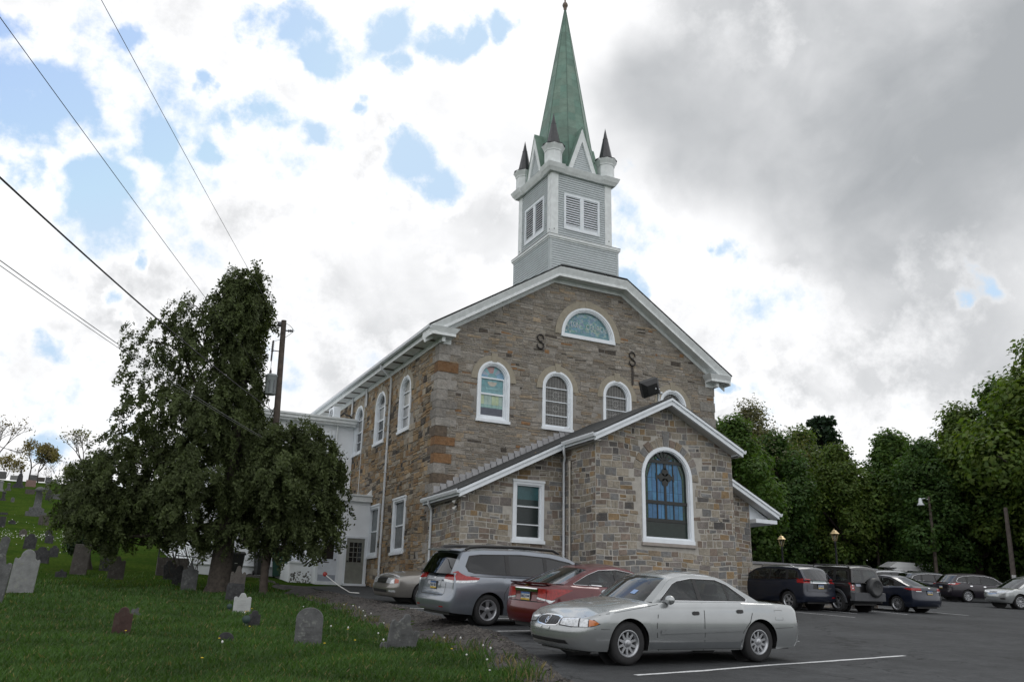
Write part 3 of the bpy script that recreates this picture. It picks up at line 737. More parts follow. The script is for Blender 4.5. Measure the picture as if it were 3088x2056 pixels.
# ---- cornices, roof
mb = MB()
path = [(11.87, 11.30), (17.95, 15.12), (21.53, 15.12), (27.47, 11.30)]
sec = [(.62, 0), (.60, -.06), (.50, -.31), (.53, -.33), (.53, -.43), (.06, -.43), (.06, -.60), (.0, -.60), (-.3, -.3), (-.3, 0)]
mb.sweep(path, sec, lambda pt, p, q: (pt[0], YF-p, pt[1]+q))
for x0, x1, xa, xb in ((11.90, 13.2, 11.98, 13.02), (26.16, 27.46, 26.34, 27.38)):           # returns
    mb.hexa([(xa, 31.76, 11.07), (xb, 31.76, 11.07), (xb, YF+.1, 11.07), (xa, YF+.1, 11.07)], [(x0, 31.64, 11.31), (x1, 31.64, 11.31), (x1, YF+.1, 11.31), (x0, YF+.1, 11.31)])
    mb.box(xa-.02, xb+.02, 31.73, YF+.1, 10.97, 11.07)
    mb.box((XL-.06) if x0 < 15 else XR-.5, (XL+.48) if x0 < 15 else XR+.06, YF-.06, YF+.1, 10.76, 10.97)
mb.build('gable_cornice', white_old, church)
mb = MB()
esec = [(.62, 11.30), (.55, 11.08), (.57, 11.06), (.57, 10.98), (.05, 10.98), (.05, 10.76), (-.1, 10.76), (-.1, 11.35)]
mb.sweep([31.9, YEND+.4], esec, lambda y, p, q: (XL-p, y, q)); mb.build('eaves_cornice', white_old, church)
mb = MB(); mb.sweep([31.9, YEND+.4], esec, lambda y, p, q: (XR+p, y, q)); mb.build('eaves_cornice', white_old, church)
mb = MB()
y = 32.6
while y < 52.8: mb.box(XL-.54, XL-.07, y, y+.16, 10.955, 10.979); y += 1.32
mb.build('soffit_vent', simple('brown_vent_strip', (.10, .085, .07), .8), church)
mb = MB()
gs = [(.0, .0), (.0, -.10), (.05, -.14), (.13, -.10), (.14, .0), (.12, .0), (.11, -.09), (.05, -.12), (.02, -.09), (.02, 0)]
mb.sweep([31.66, YEND+.4], gs, lambda y, p, q: (XL-.62-p, y, 11.31+q))
mb.build('gutter', alum, church)
mb = MB()
yr = YEND+.5; ya = 31.63
ridge = 16.25
for pts in ([(11.83, ya, 11.31), (17.97, ya, 15.16), (19.7, ya+2.2, ridge), (19.7, yr, ridge), (11.83, yr, 11.31)], [(27.5, ya, 11.31), (21.51, ya, 15.16), (19.7, ya+2.2, ridge), (19.7, yr, ridge), (27.5, yr, 11.31)], [(17.97, ya, 15.16), (21.51, ya, 15.16), (19.7, ya+2.2, ridge)]):
    n = len(pts); up = [(p[0], p[1], p[2]+.045) for p in pts]
    mb.add(pts+up, [list(range(n)), list(range(n, 2*n))]+[(i, (i+1) % n, n+(i+1) % n, n+i) for i in range(n)])
mb.build('roof', shingle, church)
mb = MB()                                     # downspouts on the side wall
def downspout(mb, x, y, ztop, zbot, kick=(0, 0), r=.05):
    pts = [(x+kick[0], y+kick[1], ztop+.02), (x+kick[0], y+kick[1], ztop-.15), (x+kick[0]*.5, y+kick[1]*.5, ztop-.38), (x, y, ztop-.6), (x, y, zbot)]
    mb.tube(pts, r, 8)
    for z in np.arange(zbot+.6, ztop-.8, 2.2): mb.box(x-r*1.3, x+r*1.3, y-r*1.3, y+r*1.3, z, z+.03)
downspout(mb, XL-.09, 38.1, 11.2, 1.15, (-.56, 0)); mb.build('downspout', alum, church)
mb = MB(); mb.tube([(XL-.05, 42.3, 10.9), (XL-.05, 42.3, 5.4)], .014, 6); mb.build('cable', alum, church)
for yy, zt in ((41.9, 9.95), (44.4, 10.0)):
    mb = MB(); mb.tube([(XL-.08, yy, 10.95), (XL-.08, yy, zt+.1), (XL-.14, yy-.05, zt)], .055, 8); mb.build('downspout', alum, church)
# ------------------------------------------------------------------ steeple
def clapboards(mb, P, a0, a1, z0, z1, step=.118, keep=None):
    z = z0
    while z < z1-.01:
        zt = min(z+step, z1)
        segs = [(a0, a1)]
        if keep: segs = keep(z, zt, a0, a1)
        for s0, s1 in segs:
            V = [P(s0, z, .042), P(s1, z, .042), P(s1, zt+.012, .004), P(s0, zt+.012, .004), P(s0, z, -.02), P(s1, z, -.02)]
            mb.add(V, [(0, 1, 2, 3), (0, 4, 5, 1)])
        z = zt
TX0, TX1, TY0, TY1 = 17.83, 21.57, 32.49, 36.2
UX0, UX1, UY0, UY1 = 18.06, 21.34, 32.76, 36.1
def sides(x0, x1, y0, y1):
    return [(lambda a, b, c: (a, y0-c, b), x0, x1), (lambda a, b, c: (x0-c, a, b), y0, y1), (lambda a, b, c: (a, y1+c, b), x0, x1), (lambda a, b, c: (x1+c, a, b), y0, y1)]
mb = MB()
mb.box(TX0+.03, TX1-.03, TY0+.03, TY1-.03, 13.2, 16.8)
for P, a0, a1 in sides(TX0, TX1, TY0, TY1):
    clapboards(mb, P, a0, a1, 13.3, 16.86)
    for s in (a0, a1-.1): mb.prism([(s, 13.3), (s+.1, 13.3), (s+.1, 16.86), (s, 16.86)], P, -.01, .034)
mb.build('tower_base', siding, church)
mb = MB()
mb.box(TX0-.06, TX1+.06, TY0-.06, TY1+.06, 16.82, 16.9); mb.box(TX0-.10, TX1+.10, TY0-.10, TY1+.10, 16.9, 17.02)
V = [(TX0-.12, TY0-.12, 17.03), (TX1+.12, TY0-.12, 17.03), (TX1+.12, TY1+.12, 17.03), (TX0-.12, TY1+.12, 17.03)]; U = [(UX0, UY0, 17.2), (UX1, UY0, 17.2), (UX1, UY1, 17.2), (UX0, UY1, 17.2)]
mb.hexa(V, U, 1); mb.build('tower_ledge', [white_old, shingle], church)
mb = MB()
mb.box(UX0+.03, UX1-.03, UY0+.03, UY1-.03, 17.0, 20.4)
louv = []
for P, a0, a1 in sides(UX0, UX1, UY0, UY1):
    la = (a0+a1)/2-.99; lb = (a0+a1)/2+.99
    clapboards(mb, P, a0, a1, 17.1, 20.45, .118, lambda z, zt, s0, s1, la=la, lb=lb: [(s0, la), (lb, s1)] if zt > 17.6 and z < 19.4 else [(s0, s1)])
    louv.append((P, la, lb))
mb.build('belfry', siding, church)
for cx_, sx in ((UX0, 1), (UX1, -1)):
    for cy_, sy in ((UY0, 1), (UY1, -1)):
        mb = MB(); mb.box(*sorted((cx_-sx*.05, cx_+sx*.33)), *sorted((cy_-sy*.05, cy_+sy*.02)), 17.05, 20.42); mb.box(*sorted((cx_-sx*.049, cx_+sx*.02)), *sorted((cy_+sy*.02, cy_+sy*.33)), 17.05, 20.42); mb.build('corner_pilaster', white_old, church)
for P, la, lb in louv[:2]:
    f = MB(); zb, zt = 17.56, 19.44; m_ = (la+lb)/2
    f.ring(rect(la, lb, zb, zt), rect(la, lb, zb, zt, .10), P, -.05, .07)
    f.prism([(m_-.10, zb+.1), (m_+.10, zb+.1), (m_+.10, zt-.1), (m_-.10, zt-.1)], P, -.05, .066)
    f.prism([(la+.1, zb+.1), (m_-.1, zb+.1), (m_-.1, zb+.26), (la+.1, zb+.26)], P, -.05, .03); f.prism([(m_+.1, zb+.1), (lb-.1, zb+.1), (lb-.1, zb+.26), (m_+.1, zb+.26)], P, -.05, .03)
    fo = f.build('louvre', white, church)
    f = MB(); f.prism([(la+.1, zb+.1), (lb-.1, zb+.1), (lb-.1, zt-.1), (la+.1, zt-.1)], P, -.019, -.012); f.build('louvre_recess', dark_void, fo)
    f = MB(); z = zb+.27
    while z < zt-.14:
        for s0, s1 in ((la+.1, m_-.1), (m_+.1, lb-.1)):
            f.add([P(s0, z, .055), P(s1, z, .055), P(s1, z+.085, -.008), P(s0, z+.085, -.008), P(s0, z-.016, .05), P(s1, z-.016, .05), P(s1, z+.069, -.011), P(s0, z+.069, -.011)], [(0, 1, 2, 3), (4, 7, 6, 5), (0, 4, 5, 1), (3, 2, 6, 7)])
        z += .122
    f.build('louvre_slats', white, fo)
for (P, la, lb), (Q, a0, a1) in zip(louv, sides(UX0, UX1, UY0, UY1)):      # drain holes low in the pilasters
    mb = MB()
    for s in (a0+.12, a1-.12): mb.prism([(s+.03*math.cos(2*PI*i/8), 17.45+.03*math.sin(2*PI*i/8)) for i in range(8)], P, .04, .054)
    mb.build('vent_hole', dark_void, church)
# cornice stepping forward over the pilasters
mb = MB()
def cornice_ring(e, z0, z1, t0, t1):
    a = (UX0-e, UX1+e, UY0-e, UY1+e)
    lo = [(a[0]+t0, a[2]+t0, z0), (a[1]-t0, a[2]+t0, z0), (a[1]-t0, a[3]-t0, z0), (a[0]+t0, a[3]-t0, z0)]
    hi = [(a[0]+t1, a[2]+t1, z1), (a[1]-t1, a[2]+t1, z1), (a[1]-t1, a[3]-t1, z1), (a[0]+t1, a[3]-t1, z1)]
    mb.hexa(lo, hi)
cornice_ring(.24, 20.42, 20.56, .10, .02); cornice_ring(.30, 20.56, 20.76, .08, 0)
for x0, x1 in ((UX0, UX0+.55), (UX1-.55, UX1)):
    for y0, y1 in ((UY0, UY0+.55), (UY1-.55, UY1)):
        sx = -1 if x0 == UX0 else 1; sy = -1 if y0 == UY0 else 1
        def blk(e0, e1, z0, z1):
            lo = [(x0-(e0 if sx < 0 else .0), y0-(e0 if sy < 0 else 0), z0), (x1+(e0 if sx > 0 else 0), y0-(e0 if sy < 0 else 0), z0), (x1+(e0 if sx > 0 else 0), y1+(e0 if sy > 0 else 0), z0), (x0-(e0 if sx < 0 else 0), y1+(e0 if sy > 0 else 0), z0)]
            hi = [(x0-(e1 if sx < 0 else .0), y0-(e1 if sy < 0 else 0), z1), (x1+(e1 if sx > 0 else 0), y0-(e1 if sy < 0 else 0), z1), (x1+(e1 if sx > 0 else 0), y1+(e1 if sy > 0 else 0), z1), (x0-(e1 if sx < 0 else 0), y1+(e1 if sy > 0 else 0), z1)]
            mb.hexa(lo, hi)
        blk(.20, .29, 20.415, 20.57); blk(.30, .385, 20.57, 20.79)
mb.build('tower_cornice', white_old, church)
# spire: octagonal, sheet-copper panels
SX, SY = 19.70, 34.43
R = random.Random(21)
mb = MB(); zb, zt = 20.75, 31.62; r_at = lambda z: (31.72-z)*.1475/math.cos(PI/8)
cop = (.135, .22, .178)
oct_pt = lambda z, k: Vector((SX+r_at(z)*math.cos(PI/8+k*PI/4), SY+r_at(z)*math.sin(PI/8+k*PI/4), z))
z = zb; zs_ = [zb]
while z < zt-.2: z += R.uniform(.42, .5); zs_.append(min(z, zt))
for k in range(8):
    for i in range(len(zs_)-1):
        a, b_ = oct_pt(zs_[i], k), oct_pt(zs_[i], k+1); c, d = oct_pt(zs_[i+1], k+1), oct_pt(zs_[i+1], k)
        m0 = a.lerp(b_, .5); m1 = d.lerp(c, .5); n = Vector((math.cos((k+1)*PI/4), math.sin((k+1)*PI/4), .1))*.006
        for q in ((a, m0, m1, d), (m0, b_, c, m1)) if zs_[i] < 27 else ((a, b_, c, d),):
            kk = R.uniform(.86, 1.13); mb.add(q, [(0, 1, 2, 3)], 0, False, (cop[0]*kk*R.uniform(.9, 1.12), cop[1]*kk, cop[2]*kk))
        mb.add([d-n*.2, c-n*.2, c+n+Vector((0, 0, -.03)), d+n+Vector((0, 0, -.03))], [(0, 1, 2, 3)], 0, False, tuple(v*.8 for v in cop))
    pts = [oct_pt(zb+(zt-zb)*t/6, k) for t in range(7)]; b0 = len(mb.f); mb.tube(pts, .022, 5)
    mb.c[b0:] = [tuple(v*.72 for v in cop)]*(len(mb.f)-b0)
sp = mb.build('spire', copper, church, attr='tint')
mb = MB(); mb.lathe([(.06, 31.45), (.10, 31.55), (.07, 31.62), (.13, 31.68), (.155, 31.78), (.12, 31.9), (.05, 31.96), (.035, 32.3), (.0, 32.9)], 14, 0, Matrix.Translation((SX, SY, 0)))
mb.build('finial', simple('old_copper', (.14, .10, .075), .6), sp)
# gables at the foot of the spire
for P, a0, a1, si in [(s[0], s[1], s[2], i) for i, s in enumerate(sides(UX0, UX1, UY0, UY1))]:
    m_ = (a0+a1)/2; hw = .82; z0, zt = 20.78, 23.25
    mb = MB()
    out = [(m_-hw, z0), (m_+hw, z0), (m_, zt)]; inn = [(m_-hw+.24, z0), (m_+hw-.24, z0), (m_, zt-.78)]
    mb.ring(out, inn, P, -.12, .10); g_ = mb.build('spire_gable', white_old, church)
    mb = MB(); z = z0
    while z < zt-.85:
        w0 = (hw-.2)*(1-(z-z0)/(zt-.65-z0)); w1 = (hw-.2)*(1-(z+.118-z0)/(zt-.65-z0)); w1 = max(w1, .01)
        V = [P(m_-w0, z, .03), P(m_+w0, z, .03), P(m_+w1, z+.125, .008), P(m_-w1, z+.125, .008), P(m_-w0, z, -.01), P(m_+w0, z, -.01)]; mb.add(V, [(0, 1, 2, 3), (0, 4, 5, 1)]); z += .118
    mb.build('gable_boards', siding, g_)
    mb = MB(); c1, c0 = .12, -1.65
    for s in (-1, 1):
        A = [P(m_+s*(hw+.04), z0, c1), P(m_, zt+.06, c1), P(m_, zt+.06, c0), P(m_+s*(hw+.04), z0, c0)]; B = [P(m_+s*(hw-.0), z0, c1), P(m_, zt-.0, c1), P(m_, zt, c0), P(m_+s*hw, z0, c0)]
        mb.add(A+B, [(0, 1, 2, 3), (4, 7, 6, 5), (0, 4, 5, 1), (2, 6, 7, 3), (1, 5, 6, 2)], 0, False, tuple(v*R.uniform(.85, .95) for v in cop))
    mb.build('gable_roof', copper, g_, attr='tint')
# corner turrets
for tx, ty in ((UX0+.14, UY0+.14), (UX1-.14, UY0+.14), (UX0+.14, UY1-.14), (UX1-.14, UY1-.14)):
    M = Matrix.Translation((tx, ty, 0))
    mb = MB(); mb.lathe([(.43, 20.76), (.43, 21.52), (.46, 21.54), (.46, 21.60), (.57, 21.80), (.56, 21.86), (.0, 21.9)], 8, 0, M, PI/8, False)
    t_ = mb.build('turret', white_old, church)
    mb = MB(); mb.lathe([(.58, 21.85), (.58, 21.88), (.36, 21.98), (.345, 22.02), (.13, 23.12), (.14, 23.14), (.118, 23.16), (0, 23.78)], 10, 0, M, 0, False); mb.build('turret_cone', cone_m, t_)

# ------------------------------------------------------------------ lobby in front of the nave (newer squared stone)
WX0, WX1, WY = 12.43, 25.82, 29.11
BX0, BX1, BY = 16.65, 22.95, 26.74
AX = 19.78; rz = lambda x: 8.10-.499*abs(x-AX)             # upper edge of the rake
mb = MB()
aw = (18.64, 20.95, 2.74, 5.13)                              # the big arched window
aout = arch(*aw, n=24)
def gable_out(x0, x1, z0): return [(x0, z0), (x1, z0), (x1, rz(x1)-.06), (AX, rz(AX)-.06), (x0, rz(x0)-.06)]
mb.flat(gable_out(BX0, BX1, -1), [aout], Pfront(BY), 0)
ww = (14.53, 15.80, 2.66, 4.86)
mb.flat([(WX0, -1), (BX0, -1), (BX0, rz(BX0)-.06), (WX0, rz(WX0)-.06)], [rect(*ww)], Pfront(WY), 0)
mb.flat([(BX1, -1), (WX1, -1), (WX1, rz(WX1)-.06), (BX1, rz(BX1)-.06)], [], Pfront(WY), 0)
mb.flat([(BY, -1), (WY, -1), (WY, rz(BX0)), (BY, rz(BX0))], [], Pleft(BX0), 0)
mb.flat([(WY, -1), (YF, -1), (YF, rz(WX0)), (WY, rz(WX0))], [], Pleft(WX0), 0)
mb.flat([(BY, -1), (WY, -1), (WY, rz(BX1)), (BY, rz(BX1))], [], lambda a, b, c: (BX1+c, a, b), 0)
mb.flat([(WY, -1), (YF, -1), (YF, rz(WX1)), (WY, rz(WX1))], [], lambda a, b, c: (WX1+c, a, b), 0)
acx = (aw[0]+aw[1])/2; ar = (aw[1]-aw[0])/2
def keep_b(ua, ub, va, vb):
    m_ = (ua+ub)/2
    if vb > rz(m_)-.12 and va > rz(m_)-.3: return False
    if va > rz(m_)-.1: return False
    for x in (ua, m_, ub):
        for v in (va, (va+vb)/2, vb):
            if aw[2]-.14 < v <= aw[3] and abs(x-acx) < ar-.02: return False
            if v > aw[3] and math.hypot(x-acx, v-aw[3]) < ar+.27: return False
            if v > 3.9 and v <= aw[3] and abs(x-acx) < ar+.02: return False
    return True
nk = dict(hr=(.15, .30), wr=(.22, .56), gap=.034, split=(.13, .15, .16), wav=.035, proud=(.003, .020), jit=.015)
stone_courses(mb, Pfront(BY), BX0, BX1, -.2, 8.0, keep_b, new_pick, seed=31, **nk)
wo_ = overlaps([(ww[0]+.03, ww[1]-.03, ww[2]+.03, ww[3]-.03)])
kw = lambda ua, ub, va, vb: va < rz((ua+ub)/2)-.2 and not wo_(ua, ub, va, vb)
stone_courses(mb, Pfront(WY), WX0, BX0, 0, 6.5, kw, new_pick, seed=32, **nk)
stone_courses(mb, Pfront(WY), BX1, WX1, 0, 6.5, kw, new_pick, seed=33, **nk)
stone_courses(mb, Pleft(BX0), BY, WY, -.1, 6.4, lambda ua, ub, va, vb: va < 6.2, new_pick, seed=34, **nk)
stone_courses(mb, Pleft(WX0), WY, YF, 0, 4.3, lambda ua, ub, va, vb: va < 4.2, new_pick, seed=35, **nk)
# radial stones round the arch
R = random.Random(8); n = 15
for k in range(n):
    a0 = -.06+(PI+.12)*k/n; a1 = -.06+(PI+.12)*(k+1)/n; g_ = .02
    key = k == n//2
    r0, r1 = ar+.02, ar+(.62 if key else R.uniform(.3, .38))
    q4 = [(acx+r_*math.cos(a), aw[3]+r_*math.sin(a)) for r_, a in ((r0, a0+g_), (r1, a0+g_*.7), (r1, a1-g_*.7), (r0, a1-g_))]
    c = new_pick(R, 0, 0, 0, 0); pr = R.uniform(.015, .04)
    b0 = len(mb.f); mb.prism(q4, Pfront(BY), -.02, pr, 1); mb.c[b0:] = [c]*(len(mb.f)-b0)
mb.build('lobby_wall', [mortar_n, stone_n], church, attr='tint')
# big stained-glass window
f = MB(); P = Pfront(BY)
f.ring(aout, arch(*aw, n=24, d=.13), P, -.06, .05); f.ring(arch(*aw, n=24, d=.10), arch(*aw, n=24, d=.17), P, -.14, .0)
f.prism([(aw[0]-.02, aw[2]-.04), (aw[1]+.02, aw[2]-.04), (aw[1]+.02, aw[2]+.1), (aw[0]-.02, aw[2]+.1)], P, -.05, .075)
w = f.build('stained_glass_window', white, church); w['label'] = 'large arched window with blue stained glass and a dark leaded border'
f = MB(); f.prism([(aw[0]-.07, aw[2]-.16), (aw[1]+.07, aw[2]-.16), (aw[1]+.07, aw[2]-.045), (aw[0]-.07, aw[2]-.045)], P, -.05, .10); f.build('sill', simple('stone_sill', (.30, .27, .245), .85, bump=.2), w)
p = MB(); d = .165
p.flat(arch(*aw, n=24, d=d), [], P, -.13, 0, (.012, .022, .018))
R = random.Random(4)
X0, X1 = aw[0]+d+.20, aw[1]-d-.20; cc = (X0+X1)/2; zs2 = aw[3]; rin = (X1-X0)/2
zlow = aw[2]+.86
cols = 8; rows = [zlow, zlow+.52, zlow+.62, zlow+.98, zlow+1.5, zlow+2.02, zlow+2.5, zlow+3.0]
for i in range(cols):
    xa = X0+(X1-X0)*i/cols; xb = X0+(X1-X0)*(i+1)/cols
    for j in range(len(rows)-1):
        za, zb_ = rows[j], rows[j+1]
        def top(x): return zs2+math.sqrt(max(rin**2-(x-cc)**2, 0))
        zc0, zc1 = min(zb_, top(xa)), min(zb_, top(xb))
        if max(zc0, zc1) <= za+.01: continue
        kk = R.uniform(.8, 1.15)
        p.flat([(xa+.008, za+.006), (xb-.008, za+.006), (xb-.008, max(zc1, za+.01)-.006), (xa+.008, max(zc0, za+.01)-.006)], [], P, -.126, 0, (.045*kk, .15*kk*R.uniform(.93, 1.07), .28*kk))
for k in range(22):                                         # green border pieces
    a0, a1 = PI*k/22, PI*(k+1)/22
    p.prism([(cc+r_*math.cos(a), zs2+r_*math.sin(a)) for r_, a in ((rin+.015, a0+.01), (rin+.075, a0+.01), (rin+.075, a1-.01), (rin+.015, a1-.01))], P, -.129, -.125); p.c[-6:] = [(.03*R.uniform(.7, 1.4), .10*R.uniform(.6, 1.2), .055)]*6
for k in range(10):
    for xa in (X0-.075, X1+.015):
        z0 = zlow+(zs2-zlow)*k/10; p.prism([(xa, z0+.01), (xa+.06, z0+.01), (xa+.06, z0+(zs2-zlow)/10-.01), (xa, z0+(zs2-zlow)/10-.01)], P, -.129, -.125); p.c[-6:] = [(.02, .05*R.uniform(.6, 1.4), .03)]*6
p.build('pane', tint_glass, w, attr='tint')
l = MB()
def barl(x0, x1, z0, z1, c=-.105): l.prism([(x0, z0), (x1, z0), (x1, z1), (x0, z1)], P, -.128, c)
xa_, xb_ = aw[0]+d, aw[1]-d
barl(xa_, xb_, zlow+.54, zlow+.66, -.09); barl(xa_, xb_, zlow+2.06, zlow+2.18, -.09); barl(xa_+.05, xb_-.05, zlow-.12, zlow-.02, -.1)
for t in (.265, .735): barl(X0+(X1-X0)*t-.022, X0+(X1-X0)*t+.022, zlow, zs2+rin*.86)
barl(cc-.05, cc+.05, zlow, zlow+1.5)
l.build('lead_bars', lead_dark, w)
o = MB()
def disc(x, z, r, n=14, c=-.1): o.prism([(x+r*math.cos(2*PI*i/n), z+r*math.sin(2*PI*i/n)) for i in range(n)], P, -.128, c)
zq = zlow+1.55
for dx, dz in ((.15, 0), (-.15, 0), (0, .19), (0, -.19)): disc(cc+dx, zq+dz, .155)
for s in (-1, 1): o.prism([(cc+s*.28, zq-.03), (cc+s*.42, zq-.14), (cc+s*.42, zq+.14), (cc+s*.28, zq+.03)], P, -.128, -.101)
o.prism([(cc-.07, zq+.3), (cc+.07, zq+.3), (cc+.05, zq+.5), (cc-.05, zq+.5)], P, -.128, -.1)
for an, ln in ((0, .50), (-.62, .40), (.62, .40), (-1.15, .46), (1.15, .46)):
    bx, bz = cc, zlow+2.16; ux, uz = math.sin(an), math.cos(an); vx, vz = uz, -ux; t_ = .045
    tip = [(bx+ux*ln, bz+uz*ln+(.0 if abs(an) < 1 else .06))]
    o.prism([(bx-vx*.015, bz-vz*.015), (bx+vx*.015, bz+vz*.015), (bx+ux*ln*.55+vx*t_, bz+uz*ln*.55+vz*t_)]+tip+[(bx+ux*ln*.55-vx*t_, bz+uz*ln*.55-vz*t_)], P, -.128, -.099)
    if abs(an) > 1: o.prism([(bx+ux*ln-.02, bz+uz*ln+.06), (bx+ux*ln+.02*(1 if an > 0 else -1), bz+uz*ln+.07), (bx+ux*ln, bz+uz*ln-.2)], P, -.128, -.098)
o.build('glass_emblem', lead_dark, w)
flat_window(Pfront(WY), *ww, church, [(ww[2]+1.28, .025), (ww[2]+.62, .02)], [(2.8, 3.9, (.012, .02, .02)), (3.9, 4.2, (.015, .03, .03)), (4.2, 4.73, (.03, .09, .10))], name='lobby_window')['label'] = 'tall white framed window with dark teal glass'
# coloured medallion in that window
# roof and rakes of the lobby
mb = MB()
def slab(x0, x1, y0, y1):
    a = [(x0, y0, rz(x0)), (x1, y0, rz(x1)), (x1, y1, rz(x1)), (x0, y1, rz(x0))]; mb.hexa(a, [(p[0], p[1], p[2]+.05) for p in a])
slab(12.14, 16.38, 28.6, YF+.0); slab(16.38, AX, 26.22, YF); slab(AX, 23.12, 26.22, YF); slab(23.12, 27.05, 28.6, YF)
mb.build('lobby_roof', shingle, church)
mb = MB()
def rake(x0, x1, y, depth):
    for (xa, xb) in ((x0, min(x1, AX)), (max(x0, AX), x1)):
        if xb <= xa: continue
        for dz0, dz1, yy in ((-.005, -.10, y-.05), (-.10, -.27, y)):
            lo = [(xa, yy, rz(xa)+dz1), (xb, yy, rz(xb)+dz1), (xb, y+.10, rz(xb)+dz1), (xa, y+.10, rz(xa)+dz1)]; hi = [(p[0], p[1], p[2]+dz0-dz1) for p in lo]; mb.hexa(lo, hi)
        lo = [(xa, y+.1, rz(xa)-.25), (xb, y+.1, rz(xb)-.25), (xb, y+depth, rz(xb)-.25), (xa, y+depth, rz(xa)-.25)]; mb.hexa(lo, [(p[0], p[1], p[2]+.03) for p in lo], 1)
rake(16.36, 23.14, 26.24, .5); rake(12.16, 16.6, 28.61, .5); rake(22.96, 27.02, 28.61, .5)
for x0, x1, y0, y1, zz in ((12.16, WX0, 28.7, YF, rz(12.16)), (16.36, BX0, 26.34, 28.7, rz(16.36)), (BX1, 23.12, 26.34, 28.7, rz(23.12))):
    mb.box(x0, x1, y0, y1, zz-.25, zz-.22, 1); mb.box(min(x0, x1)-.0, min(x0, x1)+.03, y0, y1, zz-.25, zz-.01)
# porch gable on the far side
mb.box(WX1, 26.98, 28.72, YF, 4.02, 4.18, 0)
mb.hexa([(WX1, 29.2, 4.18), (26.95, 29.2, 4.18), (26.95, 29.28, 4.18), (WX1, 29.28, 4.18)], [(WX1, 29.2, rz(WX1)-.2), (26.95, 29.2, 4.24), (26.95, 29.28, 4.24), (WX1, 29.28, rz(WX1)-.2)], 0)
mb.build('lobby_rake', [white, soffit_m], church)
for x, y0, y1 in ((12.16, 28.58, YF-.05), (16.36, 26.2, 28.5)):
    mb = MB(); zz = rz(x)-.02
    gsec = [(0, .02), (0, -.12), (.10, -.12), (.14, -.03), (.14, .02), (.12, .02), (.12, -.02), (.09, -.10), (.02, -.10), (.02, .02)]
    mb.sweep([y0, y1], gsec, lambda y, p, q: (x-p, y, zz+q)); mb.build('gutter', alum, church)
for x, y0, y1 in ((23.14, 26.2, 28.5), (27.05, 28.58, 31.9)):
    mb = MB(); zz = rz(x)-.02; mb.sweep([y0, y1], gsec, lambda y, p, q: (x+p, y, zz+q)); mb.build('gutter', alum, church)
mb = MB(); mb.tube([(12.1, 31.5, 4.2), (12.1, 31.5, 4.05), (12.3, 31.7, 3.9), (12.36, 31.8, 3.75), (12.36, 31.85, .6)], .05, 8); mb.build('downspout', alum, church)
mb = MB(); mb.tube([(16.32, 28.45, 6.2), (16.32, 28.45, 6.02), (16.5, 28.7, 5.85), (16.55, 28.85, 5.65), (16.55, 28.85, .3)], .05, 8); mb.build('downspout', alum, church)
mb = MB(); mb.tube([(16.57, 28.45, 5.5), (16.57, 28.45, .3)], .04, 8); mb.tube([(16.57, 28.45, 5.7), (16.57, 28.45, 5.45)], .055, 8); mb.build('conduit', simple('tan_conduit', (.42, .39, .34), .6), church)

# ------------------------------------------------------------------ things fixed to or standing on the church
mb = MB()
fl = empty('floodlight', (19.75, 27.05, 8.12), None, 'dark box floodlight on a short post at the lobby roof ridge', 'floodlight')
M = Matrix.Translation((19.30, 26.95, 8.60)) @ Matrix.Rotation(math.radians(-18), 4, 'Z') @ Matrix.Rotation(math.radians(-22), 4, 'Y') @ Matrix.Rotation(math.radians(-62), 4, 'X')
def tbox(mb, M, x0, x1, y0, y1, z0, z1, m=0, taper=1.0):
    lo = [(x0, y0, z0), (x1, y0, z0), (x1, y1, z0), (x0, y1, z0)]; hi = [(a*taper, b*taper, z1) for a, b in ((x0, y0), (x1, y0), (x1, y1), (x0, y1))]
    mb.hexa([M @ Vector(v) for v in lo], [M @ Vector(v) for v in hi], m)
tbox(mb, M, -.36, .36, -.32, .32, -.06, .20, 0, .97); tbox(mb, M @ Matrix.Rotation(PI, 4, 'X'), -.36, .36, -.32, .32, .06, .26, 0, .6); mb.build('lamp_housing', black_metal, fl)
mb = MB(); mb.tube([(19.75, 27.05, 8.1), (19.75, 27.05, 8.5)], .045, 8); mb.tube([(19.75, 27.05, 8.5), (19.62, 26.8, 8.55), (19.35, 26.68, 8.52)], .03, 6); mb.tube([(19.75, 27.05, 8.48), (19.9, 27.0, 8.46)], .06, 8); mb.build('bracket', alum, fl)
sl = empty('security_light', (12.4, 29.45, 3.82), None, 'twin bulb security light under the left eave of the lobby', 'security light')
mb = MB(); mb.box(12.35, 12.43, 29.40, 29.5, 3.76, 3.88)
mb.build('base_plate', black_metal, sl)
for dz, dy in ((.13, -.08), (-.11, -.1)):
    mb = MB(); M = Matrix.Translation((12.29, 29.45+dy, 3.82+dz)) @ Matrix.Rotation(math.radians(200), 4, 'X') @ Matrix.Rotation(-.7, 4, 'Y')
    mb.lathe([(.0, -.1), (.03, -.09), (.035, -.02), (.065, .05), (.062, .07), (0, .08)], 12, 0, M); mb.build('bulb', simple('bulb_glass', (.6, .6, .58), .25), sl)
# low stone wall beyond the lobby
mb = MB(); R = random.Random(3)
lw = lambda a, b, c: (a, 29.3-c, b)
mb.box(WX1+.05, 33.2, 29.3, 29.75, .2, 2.36, 0)
stone_courses(mb, lw, WX1+.05, 33.2, .3, 2.36, lambda ua, ub, va, vb: vb < 2.4, new_pick, seed=41, **nk)
wl_ = empty('low_stone_wall', (29, 29.5, tz(29, 29.5)), None, 'low squared stone wall with a coping running right from the lobby', 'wall')
mb.build('wall_face', [mortar_n, stone_n], wl_, attr='tint')
mb = MB(); mb.box(WX1+.05, 33.3, 29.2, 29.85, 2.37, 2.47); mb.build('coping', simple('bluestone_coping', (.20, .20, .21), .85, bump=.3), wl_)

